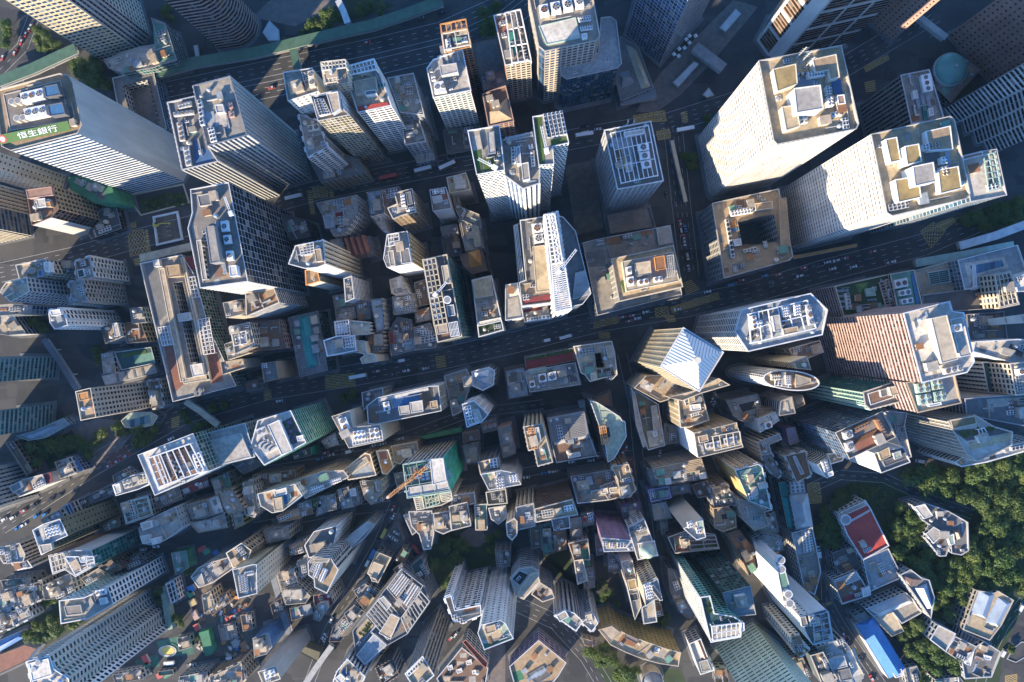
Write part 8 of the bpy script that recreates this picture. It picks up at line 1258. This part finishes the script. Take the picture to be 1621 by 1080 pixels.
grove('D3', '500,560 580,480 600,560 690,720 660,740', 9, 'dark tree in the strip left of the slim grey tower', (.5, .8), 0, 4)
grove('D3', '860,690 940,700 920,770 860,760', 4, 'dark tree at the foot of the tan apartment tower', (.5, .8), 0, 4)
grove('D1', '100,790 300,700 420,640 480,720 260,860 110,850', 16, 'tree between the white slab and the estate block', (.75, 1.1), .2)
grove('D1', '130,640 230,600 310,600 240,690', 5, 'tree beside the grey parapet house', (.6, .9), .3)
grove('D1', '980,720 1070,700 1060,780 990,790', 4, 'yellow green tree near the estate block walkway', (.5, .8), 1.0, 3.6)
grove('D1', '860,560 910,540 930,640 870,630', 4, 'tree between the estate block and the white kiosk', (.5, .8))
grove('D1', '980,340 1070,320 1110,420 1040,470', 8, 'dark tree by the green stalls of the site lane', (.5, .8), 0, 3.8)
grove('C1', '750,540 880,470 920,500 860,580 770,590', 7, 'tree in the clump on the edge of the white stepped square', (.7, 1.0), 0, 4)
grove('C1', '500,500 580,500 620,580 540,590', 5, 'tree in the middle clump of the white stepped square', (.6, .9), 0, 4)
grove('C1', '640,490 720,480 740,540 660,560', 4, 'tree beside the oval teal glass roof', (.6, .9), 0, 4)
grove('C1', '100,570 360,540 470,560 530,660 440,640 300,640 180,720 110,640', 22, 'tree in the garden below the curved glass podium', (.6, 1.0), .1, 4.2)
grove('C1', '1030,410 1080,380 1090,480 1040,490', 3, 'tree by the cream ramp bridge', (.6, .9), 0, 4)
grove('C1', '1210,350 1290,340 1290,420 1220,420', 3, 'tree on the traffic island below the long court building', (.7, 1.0))
grove('C1', '1090,480 1180,460 1200,500 1090,520', 4, 'low tree behind the glowing white rim tower', (.5, .8), .2, 4)
grove('B1', '100,810 230,790 240,930 130,920', 9, 'tree in the shaded court left of the long white slab', (.6, .95), 0, 4.2)
grove('C1', '510,0 570,0 575,130 530,130', 5, 'tree in the gap left of the tennis court', (.5, .8), 0, 4)
grove('B1', '800,150 1030,120 1040,185 810,235', 22, 'clipped shrub in the flower bed below the silver white tower', (.22, .36), .2, 3.2)
grove('A1', '350,350 560,345 630,430 600,500 440,430', 14, 'tree in the dark clump behind the silver white tower', (.8, 1.15), 0, 4.6)
grove('A1', '200,150 330,260 230,300 200,240', 9, 'tree between the ring road and the cream gridded tower', (.7, 1.0), 0, 4.6)
grove('A1', '0,100 50,130 100,190 0,270', 6, 'tree inside the bend of the ring road', (.6, .9), 0, 4.6)
grove('A1', '900,10 960,0 980,80 930,110', 4, 'tree behind the teal glass podium', (.6, .9), 0, 4.2)
grove('A2', '250,180 400,90 440,150 300,190', 7, 'tree in the planted bed left of the steel footbridge', (.6, .95), 0, 4.4)
grove('A2', '400,80 500,60 500,140 410,160', 5, 'tree in the dark clump beside the steel footbridge', (.7, .95), 0, 4.4)
grove('A2', '560,20 780,0 830,25 620,100', 9, 'tree in the garden right of the steel footbridge', (.45, .75), 0, 4)
grove('A2', '1270,60 1400,10 1420,190 1330,200', 10, 'dark tree in the park beside the highway bend', (.75, 1.1), 0, 4.6)
grove('A3', '1010,830 1090,820 1090,950 1040,950', 6, 'dark tree in the walled court left of the huge cream towers', (.5, .8), 0, 4)
grove('A3', '1130,680 1200,640 1200,690 1140,720', 4, 'tree on the kerb beside the bus lane', (.5, .7), 0, 4)
grove('B4', '1130,280 1240,230 1440,180 1516,180 1516,280 1300,330', 16, 'dark tree in the shaded wood right of the white roofed annex', (.8, 1.15), 0, 4.8)
grove('D4', '1370,740 1440,700 1460,800 1390,840', 5, 'tree on the bank between villa and drive', (.6, .9), 0, 4)
grove('D4', '1430,870 1510,850 1510,920 1440,950', 5, 'clipped shrub on the oval drive island', (.3, .45), 0, 3.6)
grove('C2', '500,290 580,270 590,360 520,370', 5, 'dark tree beside the main road hatched crossing', (.5, .8), 0, 4)
m = MB(); r = random.Random(5)     # undergrowth between the trunks of the wood
for t, s, n in (('C4', '600,800 870,740 1050,730 1280,690 1600,590 1600,1080 1200,1000 960,850 800,810', 1500), ('D4', '740,100 900,140 960,60 1200,100 1600,60 1600,520 1400,540 1220,560 1100,740 960,700 1000,560 900,440 740,300', 1900), ('D4', '780,790 960,700 1040,740 980,830 1080,930 1160,1010 1150,1060 1020,1040 940,1080 880,980', 500), ('D4', '350,90 460,60 460,180 520,300 430,320 380,320 340,200', 300), ('C4', '380,1000 450,860 600,790 700,780 760,1000 640,900 480,960 420,1060', 300), ('B4', '1130,280 1240,230 1440,180 1600,160 1600,260 1300,330', 400)):
    q = pp(s); xs, ys = [p[0] for p in q], [p[1] for p in q]
    for _ in range(n):
        x, y = r.uniform(min(xs), max(xs)), r.uniform(min(ys), max(ys)); p = at(t, x, y, 2)
        if not inside((x, y), q) or on_road(p, 5.5) or any(inside((p.x, p.y), f) for f in PAVE): continue
        R = r.uniform(.8, 2.0)
        for i in range(16):
            a, b = r.uniform(0, 6.28), r.uniform(0, 1.5); v = Vector((math.cos(a)*math.cos(b), math.sin(a)*math.cos(b), math.sin(b))); c = p + v*R; c.z = .3 + v.z*R*1.3; w = r.uniform(.3, .6)
            nn = (v + Vector((r.uniform(-.6, .6), r.uniform(-.6, .6), .5))).normalized(); X = nn.orthogonal().normalized(); Y = nn.cross(X); m.face([c + X*w, c + Y*w*.7, c - X*w, c - Y*w*.7])
tag(m.obj('woodland_undergrowth', [leafmat(0)]), 'low green bushes filling the wood between the trees', 'undergrowth', kind='stuff')

# ------------------------------------------------------------------ vehicles
def wheel(m, x, y, r=.33):
    m.v += [(x + r*math.cos(k*.785), y + s, r + r*math.sin(k*.785)) for s in (-.12, .12) for k in range(8)]; i = len(m.v) - 16
    m.f += [tuple(range(i, i + 8)), tuple(range(i + 15, i + 7, -1))] + [(i + k, i + 8 + k, i + 8 + (k + 1) % 8, i + (k + 1) % 8) for k in range(8)]; m.mi += [0]*10; m.uv += [(0, 0)]*48
def taper(m, L, W, x0, x1, z0, z1, tx0, tx1, tw, mi=0, top=True):
    P = [(x0, -W/2, z0), (x1, -W/2, z0), (x1, W/2, z0), (x0, W/2, z0), (tx0, -tw/2, z1), (tx1, -tw/2, z1), (tx1, tw/2, z1), (tx0, tw/2, z1)]
    for f in ((0, 1, 5, 4), (1, 2, 6, 5), (2, 3, 7, 6), (3, 0, 4, 7)) + (((4, 5, 6, 7),) if top else ()): m.face([P[i] for i in f], None, mi)
VP = {}
def vehicle(kind, col, roofc):
    if (kind, col) in VP: return copy_tree(VP[kind, col])
    root = empty({'car': 'parked_car', 'taxi': 'taxi', 'bus': 'double_decker_bus', 'van': 'delivery_van', 'truck': 'truck'}[kind]); ks = []
    pm = plain(col, .3, .05)
    L, W = dict(car=(4.5, 1.8), taxi=(4.6, 1.8), bus=(11.5, 2.5), van=(5.2, 2.0), truck=(7.0, 2.3))[kind]
    b = MB()
    if kind in ('car', 'taxi'):
        taper(b, L, W, -L/2, L/2, .25, .62, -L/2, L/2, W); taper(b, L, W, -L/2, L/2, .62, .92, -L/2 + .1, L/2 - .15, W - .15)
        gl = MB(); taper(gl, L, W, -1.75, .95, .922, 1.40, -1.25, .25, W - .5, 0, False); rf = MB(); rf.box((-.5, 0), 1.5, W - .5, 1.40, 1.45)
        for s in (-.75, .75):
            h = MB(); h.box((L/2 - .12, s*.8), .12, .35, .6, .75); ks.append(('headlight', h, plain('white')))
    elif kind == 'bus':
        b.box((0, 0), L, W, .35, 4.2); gl = MB(); gl.box((.05, 0), L - .1, W + .06, 1.3, 2.2); gl.box((.05, 0), L - .1, W + .06, 2.9, 3.7); rf = MB(); rf.box((0, 0), L - .5, W - .35, 4.2, 4.32); rf.box((-3, 0), 2.2, 1.6, 4.32, 4.5)
    elif kind == 'van':
        b.box((-.4, 0), 4.2, W, .35, 2.1); taper(b, L, W, 1.7, 2.6, .35, 1.2, 1.7, 2.5, W - .1); gl = MB(); taper(gl, L, W, 1.7, 2.3, 1.2, 2.0, 1.7, 1.85, W - .3, 0, True); rf = MB(); rf.box((-.4, 0), 3.9, W - .2, 2.1, 2.16)
    else:
        b.box((2.6, 0), 1.6, W, .5, 2.4); b.box((-.9, 0), 5.2, W - .2, .7, .9); gl = MB(); gl.box((3.38, 0), .08, W - .3, 1.4, 2.2); rf = MB(); rf.box((-.9, 0), 5.0, W, .9, 2.5)
    w4 = [(sx*L*.31, sy*(W/2 - .08)) for sx in (-1, 1) for sy in (-1, 1)]
    for nme, mb, mt in [('body', b, pm), ('windows', gl, glassmat('dark')), ('roof', rf, plain(roofc, .35, .08))] + ks:
        o = mb.obj(nme, [mt], root); KIDS.setdefault(root.name, []).append(o)
    for x, y in w4:
        q = MB(); wheel(q, x, y, .45 if kind in ('bus', 'truck') else .33); KIDS[root.name].append(q.obj('wheel', [plain('black')], root))
    VP[kind, col] = root; return root
def V(t, seg, ang, items, grp):
    for kind, col, roofc, x, y in items:
        p = at(t, x, y, 1.4); v = vehicle(kind, col, roofc); v.location = (p.x, p.y, .04); v.rotation_euler.z = R_(ang) + (math.pi if rnd.random() < .5 else 0)
        nm = {'offwhite': 'white', 'black': 'black', 'lgrey': 'silver', 'red': 'red', 'sblue': 'blue', 'yellow': 'yellow', 'cream': 'cream', 'blue': 'blue'}[col]
        tag(v, f"{nm} {dict(car='car', taxi='taxi', bus='double-decker bus', van='van', truck='truck')[kind]} {seg}", 'car' if kind == 'taxi' else kind, grp + f' ({nm} {kind})')
cw, ck, cs, tx, cb = [('car', c, c) for c in ('offwhite', 'black', 'lgrey')] + [('taxi', 'red', 'lgrey'), ('car', 'sblue', 'sblue')]
bus, rbus, vn = ('bus', 'cream', 'white'), ('bus', 'red', 'red'), ('van', 'offwhite', 'white')
V('A2', 'on the tram street below the bright white tower', 12, [(*rbus, 775, 1010)], 'tram street bus')
V('A2', 'on the tram street left of the honeycomb towers', 14, [(*bus, 972, 967)], 'tram street cream bus'); V('A2', 'turning into the tram street by the honeycomb towers', 24, [(*bus, 1110, 945)], 'turning bus')
V('B2', 'waiting at the hatched junction right of the dark glass tower', 12, [(*bus, 238, 153)], 'junction bus'); V('A3', 'on the tram street below the dark glass block', 8, [(*bus, 450, 770), ], 'upper bus'); V('A3', 'near the kerb trees left of the huge cream tower', 10, [(*bus, 1022, 740)], 'kerb bus')
V('A3', 'on the tram street below the dark glass block', 10, [(*cw, 527, 735), (*ck, 500, 712), (*cw, 455, 752), (*ck, 445, 720), (*ck, 590, 720)], 'upper street cars')
V('A2', 'beside the red double-decker on the tram street', 12, [(*cw, 600, 1028), (*cw, 630, 1020), (*ck, 560, 1035)], 'tram street cars')
V('B3', 'in the taxi rank on the main road by the lit square block', 12, [(*tx, 665, 836), (*tx, 725, 826), (*tx, 708, 858), (*cw, 755, 842), (*cw, 802, 806)], 'taxi rank')
V('B3', 'at the yellow hatched crossing in the centre', 10, [(*cw, 982, 792), (*ck, 930, 745)], 'crossing cars')
V('B3', 'on the main road below the white truss tower', 12, [(*vn, 235, 968), (*vn, 330, 952), (*vn, 362, 943)], 'main road vans')
V('B3', 'in the side street left of the courtyard block', -78, [(*tx, 998, 300), (*tx, 1005, 352), (*cw, 1022, 410), (*cw, 1040, 490), (*cs, 1046, 556), (*ck, 918, 132), (*ck, 965, 185), (*tx, 1018, 382), (*ck, 1060, 450), (*cb, 1028, 330), (*tx, 1000, 330)], 'side street cars')
V('B3', 'on the main road below the courtyard block', 12, [(*cw, 1155, 690), (*cb, 1290, 650), (*ck, 1320, 640), (*tx, 1350, 625)], 'crossing road cars')
V('B4', 'on the main road below the right cream tower', 14, [(*cw, 242, 600), (*cw, 428, 560), (*tx, 500, 498), (*tx, 660, 461), (*cw, 400, 522), (*cw, 548, 548), (*tx, 262, 555), (*tx, 118, 592), (*ck, 330, 540), (*cw, 450, 512), (*cb, 40, 600), (*ck, 620, 505), (*tx, 745, 525), (*cw, 770, 520), (*ck, 80, 640)], 'right main road cars')
V('C2', 'on the main road in the middle left', 11, [(*vn, 845, 112), (*bus, 602, 200), (*cs, 985, 156), (*tx, 706, 173), (*cw, 872, 170), (*cw, 150, 342), (*ck, 800, 190), (*ck, 640, 215)], 'middle main road cars')
V('C1', 'in the lay-by of the lower left road', 27, [(*tx, 618, 712), (*tx, 665, 686), (*tx, 710, 658)], 'lay-by taxis')
V('C1', 'on the lower left road', 29, [(*cw, 722, 730), (*cw, 970, 558), (*cw, 68, 1008), (*cw, 18, 1018), (*tx, 130, 970), (*cb, 200, 1000), (*ck, 285, 905), (*ck, 335, 880), (*ck, 420, 858), (*cb, 250, 990), (*cw, 130, 1050), (*cb, 95, 1068), (*ck, 195, 935)], 'lower left road cars')
V('C2', 'in the street below the cream V-plan tower', 14, [(*cw, 695, 595), (*cw, 740, 586), (*cw, 840, 558), (*vn, 550, 630), (*cb, 380, 672), (*cs, 445, 650), (*tx, 415, 638), (*ck, 150, 715)], 'V tower street cars')
V('D2', 'on the wide diagonal street near the crane', 62, [(*tx, 798, 92), (*cw, 800, 137), (*ck, 780, 172), (*ck, 712, 282)], 'diagonal street cars')
V('D2', 'on the wide diagonal street', 62, [('truck', 'yellow', 'yellow', 748, 232), ('truck', 'sblue', 'sblue', 682, 350), (*vn, 652, 405), (*ck, 600, 530), (*cw, 445, 728), (*cw, 402, 822), (*cs, 410, 838)], 'diagonal street lorries')
V('D2', 'in the fork lane above the small park', -55, [('truck', 'red', 'red', 932, 322)], 'fork truck'); V('D2', 'at the kerb below the tall pale slab', 50, [(*tx, 1130, 830), (*cw, 1155, 812)], 'slab cars')
V('D2', 'parked on the dark deck by the fork', -30, [(*cs, 800, 235), (*cs, 820, 250), (*ck, 790, 265), (*cs, 830, 215)], 'deck cars')
for v in list(bpy.data.objects):
    if v.get('group', '').startswith('deck cars'): v.location.z = 7.0
V('C3', 'in the lane below the ribbed dark roof', 8, [(*cw, 265, 746), (*cs, 280, 744), (*ck, 330, 738), (*cw, 490, 682), (*cw, 378, 690), (*cb, 225, 752), (*cw, 120, 778)], 'lane cars')
V('C3', 'at the crossing below the fan-shaped glass roof', 80, [(*tx, 670, 640), (*tx, 530, 652), (*cs, 882, 642), (*tx, 690, 610)], 'crossing taxis')
V('C3', 'parked in the dark lot right of the tan twin tower', -58, [(*cw, 1190, 342), (*cs, 1182, 358), (*cw, 1202, 310), (*ck, 1165, 330)], 'lot cars')
V('D4', 'on the lane beside the condenser roof', -84, [(*cw, 346, 325), (*vn, 350, 350)], 'lane vans'); V('D4', 'on the road left of the blue sports hall', -57, [(*tx, 490, 810), (*ck, 520, 860), (*tx, 650, 1060), (*ck, 590, 950)], 'hall road cars')
V('D4', 'on the curved drive at the lower right', 62, [(*vn, 1398, 915), (*vn, 1500, 655)], 'drive vans'); V('C4', 'on the hill road below the white walled block', -8, [(*vn, 925, 686)], 'hill van')
V('A1', 'in the queue on the ring road at the top left', 62, [(*tx, 165, 162), (*tx, 142, 192), (*tx, 118, 235), (*tx, 82, 295), (*tx, 12, 325), (*tx, 172, 148)], 'ring road taxis')
V('A2', 'on the highway', 13, [(*tx, 105, 497), (*tx, 652, 240), (*ck, 1075, 70), (*ck, 960, 100)], 'highway cars')
V('D1', 'in the lower left lane', 5, [(*cw, 885, 310), (*cw, 812, 326), ('truck', 'offwhite', 'white', 965, 970), (*cw, 1095, 982), (*vn, 1310, 942), (*ck, 850, 330)], 'lower lane cars')
